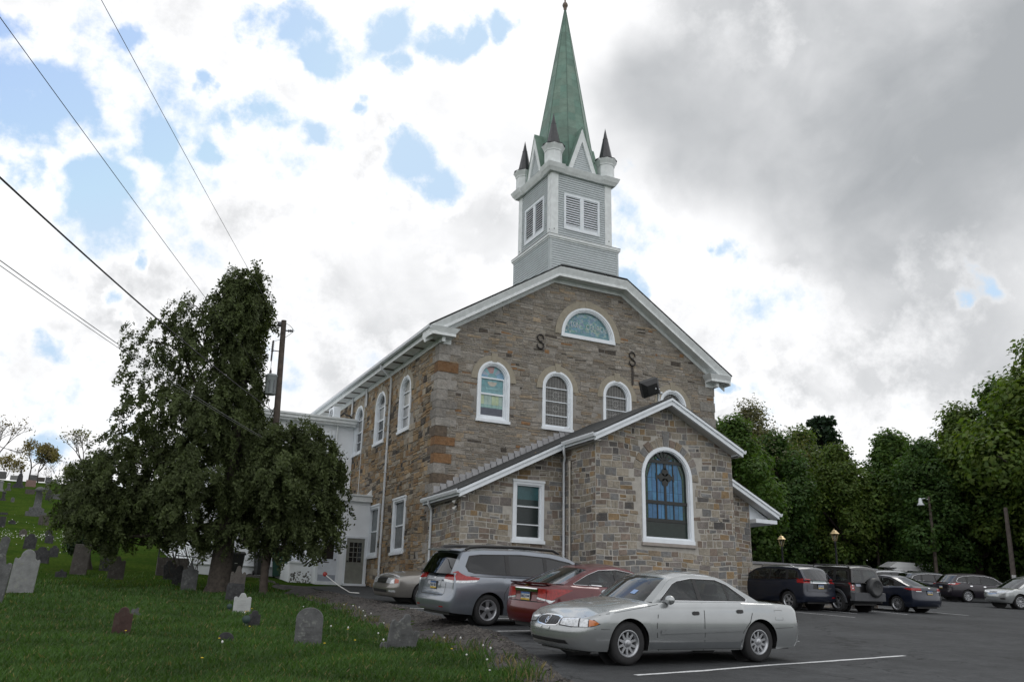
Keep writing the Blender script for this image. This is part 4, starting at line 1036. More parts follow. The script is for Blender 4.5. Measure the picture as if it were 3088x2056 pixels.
# ------------------------------------------------------------------ white annex at the left side of the nave
an = empty('white_annex', (8.9, 43.9, tz(8.9, 43.9)), None, 'two storey white stuccoed annex with a lower entrance part, left of the stone church', 'building')
mb = MB()
mb.box(5.3, XL-.04, 43.9, 56, 0, 9.25); mb.box(10.12, XL-.04, 40.12, 43.9, .9, 4.98)
mb.hexa([(10.12, 40.12, 4.98), (XL-.04, 40.12, 4.98), (XL-.04, 43.9, 4.98), (10.12, 43.9, 4.98)], [(10.12, 40.12, 5.0), (XL-.04, 40.12, 5.0), (XL-.04, 43.9, 5.3), (10.12, 43.9, 5.3)])
mb.box(9.1, 10.14, 40.6, 43.9, .9, 2.1); mb.box(9.06, 10.1, 40.55, 40.95, 2.1, 2.18)
mb.box(5.26, 9.1, 43.84, 43.9, 2.02, 2.06)
mb.build('wall', stucco, an)
mb = MB()
mb.box(5.1, XL-.02, 43.6, 56.2, 9.25, 9.36); mb.box(5.0, XL-.03, 43.5, 56.2, 9.36, 9.52); mb.box(4.96, XL-.025, 43.44, 56.2, 9.52, 9.62)
mb.box(9.95, XL+.03, 39.95, 43.9, 4.99, 5.24); mb.box(9.9, XL+.05, 39.88, 43.9, 5.24, 5.31)
mb.hexa([(12.0, 40.1, 5.31), (XL-.01, 40.1, 5.31), (XL-.01, 40.16, 5.31), (12.0, 40.16, 5.31)], [(12.3, 40.1, 5.36), (XL-.01, 40.1, 5.62), (XL-.01, 40.16, 5.62), (12.3, 40.16, 5.36)])
mb.build('roof', [white_old], an)
def door(x0, x1, z0, z1, mat, lights, lab, kick=False):
    P = Pfront(40.12); f = MB()
    f.ring(rect(x0-.10, x1+.10, z0-.0, z1+.10), rect(x0, x1, z0, z1), P, -.05, .04, 0); f.box(x0-.1, x1+.1, 39.85, 40.12, z0-.14, z0-.01, 0)
    fr = f.build('door_frame', white, an)
    f = MB(); f.prism(rect(x0+.01, x1-.01, z0, z1-.01), P, -.04, .012)
    if kick: f.prism(rect(x0+.03, x1-.03, z0+.03, z0+.30), P, .0, .02, 1)
    else:
        for a, b in ((x0+.14, (x0+x1)/2-.05), ((x0+x1)/2+.05, x1-.14)):
            f.ring(rect(a, b, z0+.2, z0+.82), rect(a, b, z0+.2, z0+.82, .03), P, 0, .024)
    d = f.build('door', [mat, simple('kick_plate', (.30, .33, .38), .4, metal=.6)], an); d['label'] = lab
    g_ = MB(); a, b, za, zb_ = lights; g_.prism(rect(a, b, za, zb_), P, .0, .016); g_.build('pane', glass_dark, d)
    g_ = MB(); g_.ring(rect(a-.04, b+.04, za-.04, zb_+.04), rect(a, b, za, zb_), P, 0, .03)
    if not kick:
        for i in (1, 2): g_.prism([(a+(b-a)*i/3-.012, za), (a+(b-a)*i/3+.012, za), (a+(b-a)*i/3+.012, zb_), (a+(b-a)*i/3-.012, zb_)], P, 0, .027)
        for i in (1, 2, 3): g_.prism([(a, za+(zb_-za)*i/4-.012), (b, za+(zb_-za)*i/4-.012), (b, za+(zb_-za)*i/4+.012), (a, za+(zb_-za)*i/4+.012)], P, 0, .025)
    g_.build('glazing_bars', mat, d)
    g_ = MB(); hx = x1-.09 if kick else x0+.08; g_.lathe([(.0, 0), (.035, 0), (.035, .02), (.015, .025), (.03, .06), (0, .075)], 10, 0, Matrix.Translation((hx, 40.1, z0+.98)) @ Matrix.Rotation(PI/2, 4, 'X')); g_.build('handle', black_metal, d)
glass_dark = simple('dark_glass', (.008, .009, .010), .06, spec=.8, var=.02)
door(10.24, 11.10, 1.33, 3.30, simple('white_door_paint', (.60, .64, .70), .5, var=.08), (10.40, 10.92, 2.32, 3.06), 'white door with one large dark pane and a metal kick plate', True)
door(11.50, 12.36, 1.29, 3.31, simple('olive_grey_door', (.185, .19, .165), .55), (11.64, 12.22, 2.24, 3.12), 'olive grey door with twelve small panes')
flat_window(Pfront(43.9), 9.9, 11.5, 7.2, 8.7, an, [(7.95, .03)], [(7.3, 8.6, (.02, .022, .025))])
mb = MB(); mb.tube([(11.6, 43.8, 9.3), (11.6, 43.8, 5.2)], .05, 8); mb.box(11.15, 11.45, 43.78, 43.9, 5.6, 6.2); mb.tube([(11.3, 43.8, 6.1), (11.3, 43.78, 9.0)], .02, 6); mb.build('downspout', white_old, an)
mb = MB()
for i in range(150): 
    x = rnd.uniform(9.15, 10.08); z = 1.15+rnd.random()**2.2*.6; s = rnd.uniform(.012, .06); mb.prism([(x+s*math.cos(2*PI*k/7)*rnd.uniform(.6, 1), z+s*.9*math.sin(2*PI*k/7)*rnd.uniform(.6, 1.3)) for k in range(7)], Pfront(40.6), 0, .003)
mb.build('damp_stain', simple('black_damp_stain', (.16, .16, .155), .95, var=.4), an)
for (y0, y1, z1, lb) in ((44.5, 45.45, 10.42, 'white outdoor air conditioner with a round fan guard on the annex roof edge'), (47.4, 48.2, 10.25, 'smaller white air conditioner farther back on the annex roof')):
    ac = empty('air_conditioner', (11.7, (y0+y1)/2, 9.62), None, lb, 'air conditioner', 'air conditioners on the annex roof')
    mb = MB(); mb.box(11.5, 11.86, y0, y1, 9.68, z1); mb.box(11.55, 11.62, y0+.1, y1-.1, 9.62, 9.68); mb.box(11.74, 11.81, y0+.1, y1-.1, 9.62, 9.68); mb.build('casing', white, ac)
    mb = MB(); cy_, cz = (y0+y1)/2, (9.7+z1)/2
    for r_ in (.12, .2, .28): 
        pts = [(11.485, cy_+r_*math.cos(2*PI*i/20), cz+r_*math.sin(2*PI*i/20)) for i in range(21)]; mb.tube(pts, .012, 5)
    mb.box(11.86, 11.875, y0+.1, y0+.3, cz+.15, cz+.22); mb.build('fan_guard', simple('grey_plastic', (.22, .23, .24), .5), ac)
mb = MB(); mb.tube([(11.9, 44.55, 9.95), (12.05, 44.4, 10.1), (12.1, 44.2, 9.95), (12.3, 44.1, 9.9), (12.4, 44.05, 9.7)], .045, 8); tag(mb.build('refrigerant_pipe', black_metal), 'black insulated pipe bending from the air conditioner to the stone wall', 'pipe')
# ------------------------------------------------------------------ cars
def paint(name, col, metal=.0, rough=.32, coat=1.0, flake=.05):
    m = simple(name, col, rough, metal=metal, coat=coat, var=flake, scale=3); return m
car_glass = glass('car_glass', (.55, .62, .60), .5)
dark_car_glass = glass('tinted_car_glass', (.12, .13, .15), .12)
tyre_m = simple('tyre_rubber', (.018, .018, .019), .85, var=.3)
rim_m = simple('alloy_rim', (.42, .43, .45), .32, metal=.75, var=.08)
trim_black = simple('black_trim', (.014, .014, .015), .5, var=.15)
chrome = simple('chrome', (.75, .76, .78), .08, metal=1.0, var=.03)
lamp_red = simple('red_lamp', (.26, .010, .010), .22, spec=.5, coat=.25, var=.35, scale=30)
lamp_clear = simple('clear_lamp', (.50, .52, .54), .12, metal=.35, spec=.9, coat=1., var=.35, scale=28)
lamp_amber = simple('amber_lamp', (.50, .13, .015), .15, spec=.8, coat=1., var=.15, scale=20)
seat_m = simple('grey_upholstery', (.16, .165, .165), .85); seat_d = simple('dark_upholstery', (.02, .02, .022), .85)
plate_m = simple('plate_white', (.48, .50, .50), .5, var=.05); plate_blue = simple('plate_blue', (.035, .10, .26), .5); plate_gold = simple('plate_yellow', (.50, .33, .05), .5); plate_ink = simple('plate_ink', (.02, .035, .10), .5)
seam_m = simple('panel_gap', (.012, .012, .013), .8)
gold = simple('gold_badge', (.42, .28, .07), .3, metal=.8)

def lerp_tab(tab, x):
    xs = [p[0] for p in tab]; return float(np.interp(x, xs, [p[1] for p in tab]))
def smooth_tab(tab, x, h=.10): return sum(lerp_tab(tab, x+h*k/2) for k in (-2, -1, 0, 1, 2))/5

def wheel(name, rad, width, rimr, spokes, parent, pos, side, wide=.06, style='spoke', label=None):
    """one wheel: tyre lathe, rim barrel and spokes; side=+1 faces +y"""
    M = Matrix.Translation(pos) @ Matrix.Rotation(-PI/2*side, 4, 'X')
    w = width
    t = MB(); t.lathe([(rimr-.015, -w*.5), (rimr+.01, -w*.5), (rad-.035, -w*.5), (rad-.008, -w*.4), (rad, -w*.25), (rad, w*.22), (rad-.006, w*.36), (rad-.03, w*.48), ((rad+rimr)/2, w*.53), (rimr+.012, w*.49), (rimr-.004, w*.46), (rimr-.014, w*.3)], 36, 0, M)
    to = t.build(name, tyre_m, parent, True, 40)
    r = MB(); f0 = w*.40
    r.lathe([(rimr+.004, w*.47), (rimr-.012, w*.475), (rimr-.03, f0), (rimr-.045, f0-.05), (rimr-.05, -w*.3)], 36, 0, M)
    r.lathe([(0, f0-.07), (rimr-.04, f0-.075)], 24, 1, M)
    for k in range(spokes):
        a = 2*PI*k/spokes+.3; ca, sa = math.cos(a), math.sin(a)
        def pt(rr, off, z): return M @ Vector((rr*ca-off*sa, rr*sa+off*ca, z))
        w0, w1 = (wide*.55, wide) if style == 'spoke' else (wide, wide*.55)
        ri, ro = rimr*.16, rimr-.016
        top_ = [pt(ri, -w0, f0-.012), pt(ri, w0, f0-.012), pt((ri+ro)*.5, (w0+w1)*.42, f0-.022), pt(ro, w1, f0-.006), pt(ro, -w1, f0-.006), pt((ri+ro)*.5, -(w0+w1)*.42, f0-.022)]
        low = [p+(M.to_3x3() @ Vector((0, 0, -.035))) for p in top_]; r.hexa(low, top_)
    r.lathe([(rimr*.30, f0-.03), (rimr*.28, f0-.004), (rimr*.13, f0+.006), (rimr*.12, f0+.014), (0, f0+.016)], 20, 0, M)
    ro = r.build('rim', [rim_m, trim_black], to, True, 35); return to

def make_car(name, label, cat, x, y, yaw, S, body_m, group=None, detail=2, glass_m=None):
    """S: dict of dimensions. Builds one car: x forward, y left, z up, origin on the ground mid-wheelbase"""
    fwd = Vector((math.cos(yaw), math.sin(yaw), 0)); fwd.z = .012*fwd.x+.066*fwd.y; fwd.normalize()
    lft = Vector((-math.sin(yaw), math.cos(yaw), 0)); lft.z = .012*lft.x+.066*lft.y; lft.normalize(); up = fwd.cross(lft)
    Rm = Matrix((fwd, lft, up)).transposed()
    root = empty(name, (x, y, lot(x, y)+.004), Rm.to_euler(), label, cat, group)
    gm = glass_m or car_glass
    L, W, wb, fo = S['L'], S['W'], S['wb'], S['fo']; xf = wb/2+fo; xr = xf-L
    rad, Ra = S['rad'], S.get('Ra', S['rad']+.055); zsill = S.get('sill', .21)
    cf, cr, nf, nr = S.get('cf', .5), S.get('cr', .4), S.get('nf', 3.0), S.get('nr', 3.6)
    # ---- plan outline, left half from nose to tail
    ring = []
    NA = 14 if detail > 1 else 9
    for i in range(NA+1):
        ph = PI/2*i/NA; ring.append((xf-cf+cf*max(math.cos(ph), 0)**(2/nf), W/2*math.sin(ph)**(2/nf)))
    xs = []
    for xw in (wb/2, -wb/2):
        na = 18 if detail > 1 else 10
        xs += [xw+Ra+.004]+[xw+Ra*math.cos(PI*i/na) for i in range(na+1)]+[xw-Ra-.004]
    fill = list(np.linspace(xf-cf-.02, wb/2+Ra+.03, 3))[1:-1]+list(np.linspace(wb/2-Ra-.03, -wb/2+Ra+.03, 12))+list(np.linspace(-wb/2-Ra-.03, xr+cr+.02, 3))[1:-1]
    xs = sorted([v for v in xs+fill if xr+cr < v < xf-cf], reverse=True)
    waist = S.get('waist', 0.)
    ring += [(v, W/2-waist*((v/(wb/2))**2 if abs(v) < 9 else 0)*.0) for v in xs]
    for i in range(NA+1):
        ph = PI/2*(1-i/NA); ring.append((xr+cr-cr*max(math.cos(ph), 0)**(2/nr), W/2*math.sin(ph)**(2/nr)))
    n = len(ring)
    def zbot(px, i):
        for xw in (wb/2, -wb/2):
            if abs(px-xw) <= Ra: return rad+math.sqrt(max(Ra*Ra-(px-xw)**2, 0))*1.0
        if px > wb/2+Ra: return lerp_tab([(wb/2+Ra, zsill+.0), (xf, S.get('zfb', .22))], px)
        if px < -wb/2-Ra: return lerp_tab([(xr, S.get('zrb', .28)), (-wb/2-Ra, zsill)], px)
        return zsill
    zsh = lambda px: smooth_tab(S['shoulder'], px, .16)
    levels = S.get('lev', [0, .06, .14, .24, .34, .44, .54, .64, .74, .83, .9, .95, .98, 1.0])
    P3 = []
    for i, (px, py) in enumerate(ring):
        a = ring[max(i-1, 0)]; b = ring[min(i+1, n-1)]
        if i == 0: nrm = Vector((1, 0))
        elif i == n-1: nrm = Vector((-1, 0))
        else: t = Vector((b[0]-a[0], b[1]-a[1])); nrm = Vector((-t.y, t.x)); nrm = nrm if nrm.length > 1e-9 else Vector((0, 1)); nrm.normalize(); nrm = nrm if nrm.y > -1e-6 else -nrm
        zb, zt = zbot(px, i), zsh(px); col = []
        for t in levels:
            z = zb+(zt-zb)*t
            ins_s = lerp_tab(S['side'], z)+S.get('soft', .05)*max(0, (t-.86)/.14)**2
            ins_e = lerp_tab(S['front'], z) if px > 0 else lerp_tab(S['rear'], z)
            ins_e += .04*max(0, (t-.86)/.14)**2
            col.append((px-nrm.x*abs(nrm.x)*ins_e-nrm.x*(1-abs(nrm.x))*ins_s, max(py-abs(nrm.y)*ins_s, 0), z))
        P3.append(col)
    nl = len(levels); B = MB()
    x0, x3 = S['gh'][0][0], S['gh'][-1][0]
    for s in (1, -1):
        V = [(p[0], s*p[1], p[2]) for col in P3 for p in col]
        F = []; M_ = []
        for i in range(n-1):
            for j in range(nl-1):
                q = (i*nl+j, (i+1)*nl+j, (i+1)*nl+j+1, i*nl+j+1); F.append(q if s > 0 else q[::-1])
        B.add(V, F, 0, True)
    KY = 12; V = []; F = []; Fd = []
    crown = lambda px: smooth_tab(S['crown'], px, .1)
    for i in range(n):
        ex, ey, ez = P3[i][-1]
        for k in range(KY+1):
            u = 1-2*k/KY; c_ = 1-u*u
            f_ = min(1, (ey/(W/2-.12)))**1.5
            V.append((ex, ey*u, ez+crown(ex)*f_*(1-abs(u)**2.4)))
    ghw = S['ghw']
    for i in range(n-1):
        for k in range(KY):
            q = (i*(KY+1)+k, i*(KY+1)+k+1, (i+1)*(KY+1)+k+1, (i+1)*(KY+1)+k)
            xm = (V[q[0]][0]+V[q[2]][0])/2; ym = abs(V[q[0]][1]+V[q[1]][1])/2
            (Fd if (x3+.25 < xm < x0-.22 and ym < ghw-.1) else F).append(q)
    b0 = len(B.v); B.add(V, F, 0, True); B.add(V, Fd, 1, False)
    # ---- greenhouse
    prof = []; seg = []
    gh = S['gh']                                        # centre profile (x,z): screen base ... backlight base
    belt = lambda px: lerp_tab(S['belt'], px)
    iA, iB = S['ghi']                                   # indices of screen top and backlight top
    zr = max(z for _, z in gh)
    for i in range(len(gh)-1):
        m_ = 7
        for k in range(m_): t = k/m_; prof.append((gh[i][0]+(gh[i+1][0]-gh[i][0])*t, gh[i][1]+(gh[i+1][1]-gh[i][1])*t)); seg.append('f' if i < iA else ('r' if i >= iB else 'm'))
    prof.append(gh[-1]); seg.append(seg[-1])
    sm = list(prof)
    for _ in range(2): sm = [sm[0]]+[((sm[i-1][0]+2*sm[i][0]+sm[i+1][0])/4, (sm[i-1][1]+2*sm[i][1]+sm[i+1][1])/4) for i in range(1, len(sm)-1)]+[sm[-1]]
    prof = sm
    wr = S['rw']; tapx = lambda px: 1-S.get('taper', .03)*max(0, (-px-.3)/(wb/2))-.05*max(0, (px-.4)/(wb/2))
    def ghy(px, z):
        zb = belt(px); t = min(max((z-zb)/(zr-zb), 0), 1.0); return (ghw+(wr-ghw)*(t**1.15))*tapx(px)
    NYg = 14; cb, cr2 = S.get('bow', .14), S.get('bowr', .10); ccr = .055
    V = []
    for (px, pz), sg in zip(prof, seg):
        h = min(max((pz-belt(px))/(zr-belt(px)), 0), 1); w = ghy(px, pz); 
        bf = cb*(1-h*.75) if sg == 'f' else (-cr2*(1-h*.75) if sg == 'r' else (cb*.25 if px > 0 else -cr2*.25))
        for k in range(NYg+1):
            u = -1+2*k/NYg; V.append((px+bf*(1-u*u)-bf*.0, u*w, pz+ccr*h*(1-u*u)-.012*h-.03*max(0, abs(u)-.8)*5*h*.25))
    Fg = []; Fp = []; Fb = []
    ws0, ws1, bl0, bl1 = S.get('wsm', (2, 6, 1, 5))
    nf_ = 7*iA; nb = 7*iB; tot = len(prof)-1
    for i in range(tot):
        for k in range(NYg):
            q = (i*(NYg+1)+k, i*(NYg+1)+k+1, (i+1)*(NYg+1)+k+1, (i+1)*(NYg+1)+k)
            if seg[i] == 'f': (Fg if 1 <= k < NYg-1 and i < nf_-0 else (Fp)).append(q)
            elif seg[i] == 'r': (Fg if 1 <= k < NYg-1 and i >= nb+S.get('bltop', 1) and i < tot-S.get('blbot', 0) else Fp).append(q)
            else: Fp.append(q)
    B.add(V, Fp, 0, True); half = tot//2*(NYg+1)
    def part_of(fs):
        ids = sorted({i for f in fs for i in f}); mp = {i: j for j, i in enumerate(ids)}; q = MB(); q.add([V[i] for i in ids], [[mp[i] for i in f] for f in fs], 0, True); return q
    GL = [('windscreen', part_of([f for f in Fg if f[0] < half])), ('rear_window', part_of([f for f in Fg if f[0] >= half]))]
    edgeL = [(px, V[i*(NYg+1)][2]) for i, (px, pz) in enumerate(prof)]
    edgex = [V[i*(NYg+1)][0] for i in range(len(prof))]
    # sides
    outline = [(edgex[i], edgeL[i][1]) for i in range(len(prof))]
    lowp = [(px, belt(px)-.03) for px in np.linspace(outline[-1][0], outline[0][0], 14)]
    full = outline+lowp[0:]
    TBs = []
    for s in (1, -1):
        TB = MB(); TBs.append(TB)
        def Pm(a, b, c, s=s): return (a, s*(ghy(a, b)+c), b)
        B.flat(full, [S['dlo']], Pm, 0, 0)
        TB.flat(S['dlo'], S['glass'], Pm, .002, 0)
        TB.ring(S['dlo'], [(a+(sum(p[0] for p in S['dlo'])/len(S['dlo'])-a)*.012, b+(sum(p[1] for p in S['dlo'])/len(S['dlo'])-b)*.03) for a, b in S['dlo']], Pm, -.01, .006, 1 if S.get('chrome') else 0)
        for gpoly in S['glass']: q = MB(); q.flat(gpoly, [], Pm, -.004); GL.append(('side_window', q))
    # ---- underbody and wheel wells
    B.box(xr+.22, xf-.25, -W/2+.30, W/2-.30, zsill-.02, .55, 1)
    for xw in (wb/2, -wb/2):
        for s in (1, -1):
            vs = []; na = 14
            for i in range(na+1):
                a = -.25+(PI+.5)*i/na
                for yy in (W/2-.045, W/2-.36): vs.append((xw+(Ra-.004)*math.cos(a), s*yy, rad+(Ra-.004)*math.sin(a)))
            B.add(vs, [(2*i, 2*i+1, 2*i+3, 2*i+2) for i in range(na)], 1)
            B.add([(xw+Ra*1.05*math.cos(2*PI*i/12), s*(W/2-.36), rad+Ra*1.05*math.sin(2*PI*i/12)) for i in range(12)], [list(range(12))], 1)
    if S.get('clad'):
        Cs = []
        for s in (1, -1):
            for xw in (wb/2, -wb/2):
                C = MB(); Cs.append(C); vs = []; na = 16
                for i in range(na+1):
                    a = PI*i/na
                    for rr, oo in ((Ra-.01, .012), (Ra+.085, .022), (Ra+.10, -.01)): vs.append((xw+rr*math.cos(a), s*(W/2-lerp_tab(S['side'], rad+rr*math.sin(a))+oo), rad+rr*math.sin(a)))
                C.add(vs, [(3*i+j, 3*i+j+1, 3*i+j+4, 3*i+j+3) for i in range(na) for j in (0, 1)])
    body = B.build('body', [body_m, trim_black], root, True, 38)
    bm_v = [Vector(v) for v in B.v]
    GV = list(B.v); GF = list(B.f)
    for _, q in GL: GF = GF+[[i+len(GV) for i in f] for f in q.f]; GV = GV+q.v
    bvh = BVHTree.FromPolygons([Vector(v) for v in GV], GF)
    for gname, q in GL:
        if q.f: q.build(gname, gm, root, True, 30)
    for TB in TBs: TB.build('window_trim', [trim_black, chrome], root, True)
    for C in (Cs if S.get('clad') else ()): C.build('wheel_arch_trim', S['clad'], root, True)
    # ---- patches laid on the bodywork: polygon in (lateral, z) seen from plan angle phi
    def patch(pname, polys, phi, mat, off=.004, parent=None, thick=.0, cuts=3, lab=None):
        d = Vector((math.cos(phi), math.sin(phi), 0)); lat = Vector((-math.sin(phi), math.cos(phi), 0)); K = MB()
        for poly in polys:
            bm = bmesh.new(); vs = [bm.verts.new((a, b, 0)) for a, b in poly]; f = bm.faces.new(vs)
            bmesh.ops.triangulate(bm, faces=[f]); bmesh.ops.subdivide_edges(bm, edges=bm.edges[:], cuts=cuts, use_grid_fill=True)
            bm.verts.ensure_lookup_table(); out = []; ok = True
            for v in bm.verts:
                o_ = lat*v.co.x+Vector((0, 0, v.co.y))+d*6
                hit, nrm, _, _ = bvh.ray_cast(o_, -d)
                if hit is None: out.append(None)
                else:
                    if nrm.dot(d) < 0: nrm = -nrm
                    out.append(hit+nrm*off)
            fs = [[v.index for v in f.verts] for f in bm.faces if all(out[v.index] is not None for v in f.verts)]
            bm.free()
            K.add([p if p is not None else Vector((0, 0, 0)) for p in out], fs, 0, True)
        if not K.f: return None
        o = K.build(pname, mat, parent or root, True, 50)
        if lab: o['label'] = lab
        return o
    def seam(pname, pts, phi, w=.012, mat=seam_m, off=.002, parent=None):
        polys = []
        for (a, b), (c, d_) in zip(pts[:-1], pts[1:]):
            t = Vector((c-a, d_-b)); 
            if t.length < 1e-6: continue
            nn = Vector((-t.y, t.x)).normalized()*w/2
            m_ = max(1, int(t.length/.12))
            for i in range(m_):
                p, q = Vector((a, b))+t*(i/m_), Vector((a, b))+t*((i+1)/m_)
                polys.append([(p.x-nn.x, p.y-nn.y), (q.x-nn.x, q.y-nn.y), (q.x+nn.x, q.y+nn.y), (p.x+nn.x, p.y+nn.y)])
        return patch(pname, polys, phi, mat, off, parent, 0, 0)
    # ---- wheels
    for xw in (wb/2, -wb/2):
        for s in (1, -1): wheel('wheel', rad, S.get('tw', .215), S['rimr'], S['spokes'], root, Vector((xw, s*(W/2-.045-S.get('tw', .215)/2), rad)), s, S.get('spw', .04), S.get('sps', 'spoke'))
    # ---- seats behind the glass
    if detail > 1:
        se = MB()
        for px in S.get('seats', (.05, -.95)):
            for yy in (-.37, .37):
                zb = belt(px)
                se.hexa([(px-.1, yy-.24, zb-.1), (px+.06, yy-.24, zb-.1), (px+.06, yy+.24, zb-.1), (px-.1, yy+.24, zb-.1)], [(px-.22, yy-.2, zb+.10), (px-.1, yy-.2, zb+.10), (px-.1, yy+.2, zb+.10), (px-.22, yy+.2, zb+.10)])
                se.hexa([(px-.24, yy-.12, zb+.13), (px-.13, yy-.12, zb+.13), (px-.13, yy+.12, zb+.13), (px-.24, yy+.12, zb+.13)], [(px-.26, yy-.10, zb+.29), (px-.17, yy-.10, zb+.29), (px-.17, yy+.10, zb+.29), (px-.26, yy+.10, zb+.29)])
        se.hexa([(x0-.35, -.68, belt(x0)-.05), (x0+.1, -.68, belt(x0)-.05), (x0+.1, .68, belt(x0)-.05), (x0-.35, .68, belt(x0)-.05)], [(x0-.45, -.66, belt(x0)+.03), (x0-.05, -.66, belt(x0)+.0), (x0-.05, .66, belt(x0)+.0), (x0-.45, .66, belt(x0)+.03)])
        pts = [(x0-.62+.05*math.sin(2*PI*i/16), .37+.18*math.cos(2*PI*i/16), belt(x0)+.02+.17*math.sin(2*PI*i/16)) for i in range(17)]; se.tube(pts, .014, 5)
        so_ = se.build('seat', S.get('seatm', seat_d), root, True)
    return dict(root=root, patch=patch, seam=seam, body=body, xf=xf, xr=xr, W=W, wb=wb, S=S, bvh=bvh, ghy=ghy)
def mirror_pod(c, px, z, mat):
    for s in (1, -1):
        mb = MB(); y0 = c['ghy'](px, z)-.03
        M = Matrix.Translation((px-.02, s*(y0+.17), z)) @ Matrix.Diagonal((.07, .105, .075, 1)); prof = [(math.sin(PI*i/8), -math.cos(PI*i/8)) for i in range(9)]
        mb.lathe(prof, 14, 0, M); mb.tube([(px, s*(y0-.01), z-.03), (px-.01, s*(y0+.1), z-.02)], .028, 6); m_ = mb.build('wing_mirror', mat, c['root'], True)
def handles(c, spots, mat, w=.17):
    for phi, sg in ((PI/2, -1), (-PI/2, 1)):
        for px, z in spots:
            c['patch']('door_handle', [[(sg*px-w/2, z-.022), (sg*px-w*.3, z-.034), (sg*px+w*.3, z-.034), (sg*px+w/2, z-.022), (sg*px+w/2, z+.014), (sg*px+w*.35, z+.026), (sg*px-w*.35, z+.026), (sg*px-w/2, z+.014)]], phi, mat, .013)
def plate(c, z, body, phi=PI, w=.31, h=.155, y=0., frame=trim_black, flat_plate=True):
    """licence plate standing just off the bodywork"""
    d = Vector((math.cos(phi), math.sin(phi), 0)); hit = c['bvh'].ray_cast(Vector((0, y, z))+d*6, -d)[0]
    if hit is None: hit = Vector((c['xr'], y, z))
    hx = hit.x-.02 if phi == PI else hit.x+.02
    mb = MB(); s = -1 if phi == PI else 1
    P = lambda a, b, cc: (hx+s*cc, y-s*a*-1 if False else y+a, z+b)
    mb.prism(rect(-w/2-.012, w/2+.012, -h/2-.012, h/2+.012), P, -.03, .004, 3); mb.prism(rect(-w/2, w/2, -h/2, h/2), P, .004, .007, 0)
    mb.prism(rect(-w/2, w/2, h/2-.032, h/2), P, .007, .0085, 1); mb.prism(rect(-w/2, w/2, -h/2, -h/2+.034), P, .007, .0085, 2)
    po = mb.build('licence_plate', [plate_m, plate_blue, plate_gold, frame], c['root'], True)
    if body:
        M = Matrix.Translation((hx+s*.010, y, z)) @ Matrix.Rotation(-PI/2 if s < 0 else PI/2, 4, 'Z') @ Matrix.Rotation(PI/2, 4, 'X'); text_obj('plate_number', body, .088, M, plate_ink, po, .001, 'CENTER', .78)
    return po
def surf_text(c, pname, body, size, phi, lat_, z, mat, xs=1.0):
    d = Vector((math.cos(phi), math.sin(phi), 0)); lat = Vector((-math.sin(phi), math.cos(phi), 0)); o_ = lat*lat_+Vector((0, 0, z))+d*6
    hit = c['bvh'].ray_cast(o_, -d)[0]
    if hit is None: return
    X = lat; Z = d; Y = Vector((0, 0, 1)); M = Matrix.Translation(hit+d*.008) @ Matrix((X, Y, Z)).transposed().to_4x4(); return text_obj(pname, body, size, M, mat, c['root'], .002, 'CENTER', xs)
def pt3(c, pname, pts, phi, mat, off=.004, parent=None, lab=None, cuts=3):
    lx, ly = -math.sin(phi), math.cos(phi)
    return c['patch'](pname, [[(lx*x+ly*y, z) for x, y, z in pts]], phi, mat, off, parent, 0, cuts, lab)
def both(c, pname, pts, phi, mat, off=.004, cuts=3):
    for s in (1, -1): pt3(c, pname, [(x, s*y, z) for x, y, z in pts], s*phi, mat, off, None, None, cuts)
SIDE = [(.15, .10), (.24, .055), (.36, .02), (.5, .0), (.66, .0), (.8, .015), (.95, .045), (1.1, .07), (1.3, .10)]
SEDAN = dict(rad=.325, rimr=.205, spokes=10, side=SIDE, crown=[(-2.5, .01), (-1.9, .03), (0, .03), (1.0, .075), (1.8, .085), (2.3, .035), (2.45, .0)])
silver = paint('silver_paint', (.34, .355, .36), .6, .24)
silver_low = simple('grey_lower_cladding', (.13, .14, .147), .4, metal=.3, var=.05)
beige = paint('pewter_paint', (.21, .20, .185), .6, .28)
greyblue = paint('blue_grey_silver_paint', (.20, .222, .255), .6, .28)
red = paint('dark_red_paint', (.085, .003, .006), .3, .28, .8)
navy = paint('navy_paint', (.008, .012, .026), .2, .3, .6)
blackp = paint('black_paint', (.005, .005, .006), .1, .3, .6)
charcoal = paint('charcoal_paint', (.035, .042, .05), .4, .30)
whitep = paint('white_vehicle_paint', (.70, .71, .72), .0, .35)
purple = paint('dark_plum_paint', (.009, .006, .012), .2, .3, .6)
clad_grey = simple('grey_plastic_cladding', (.06, .063, .07), .6)

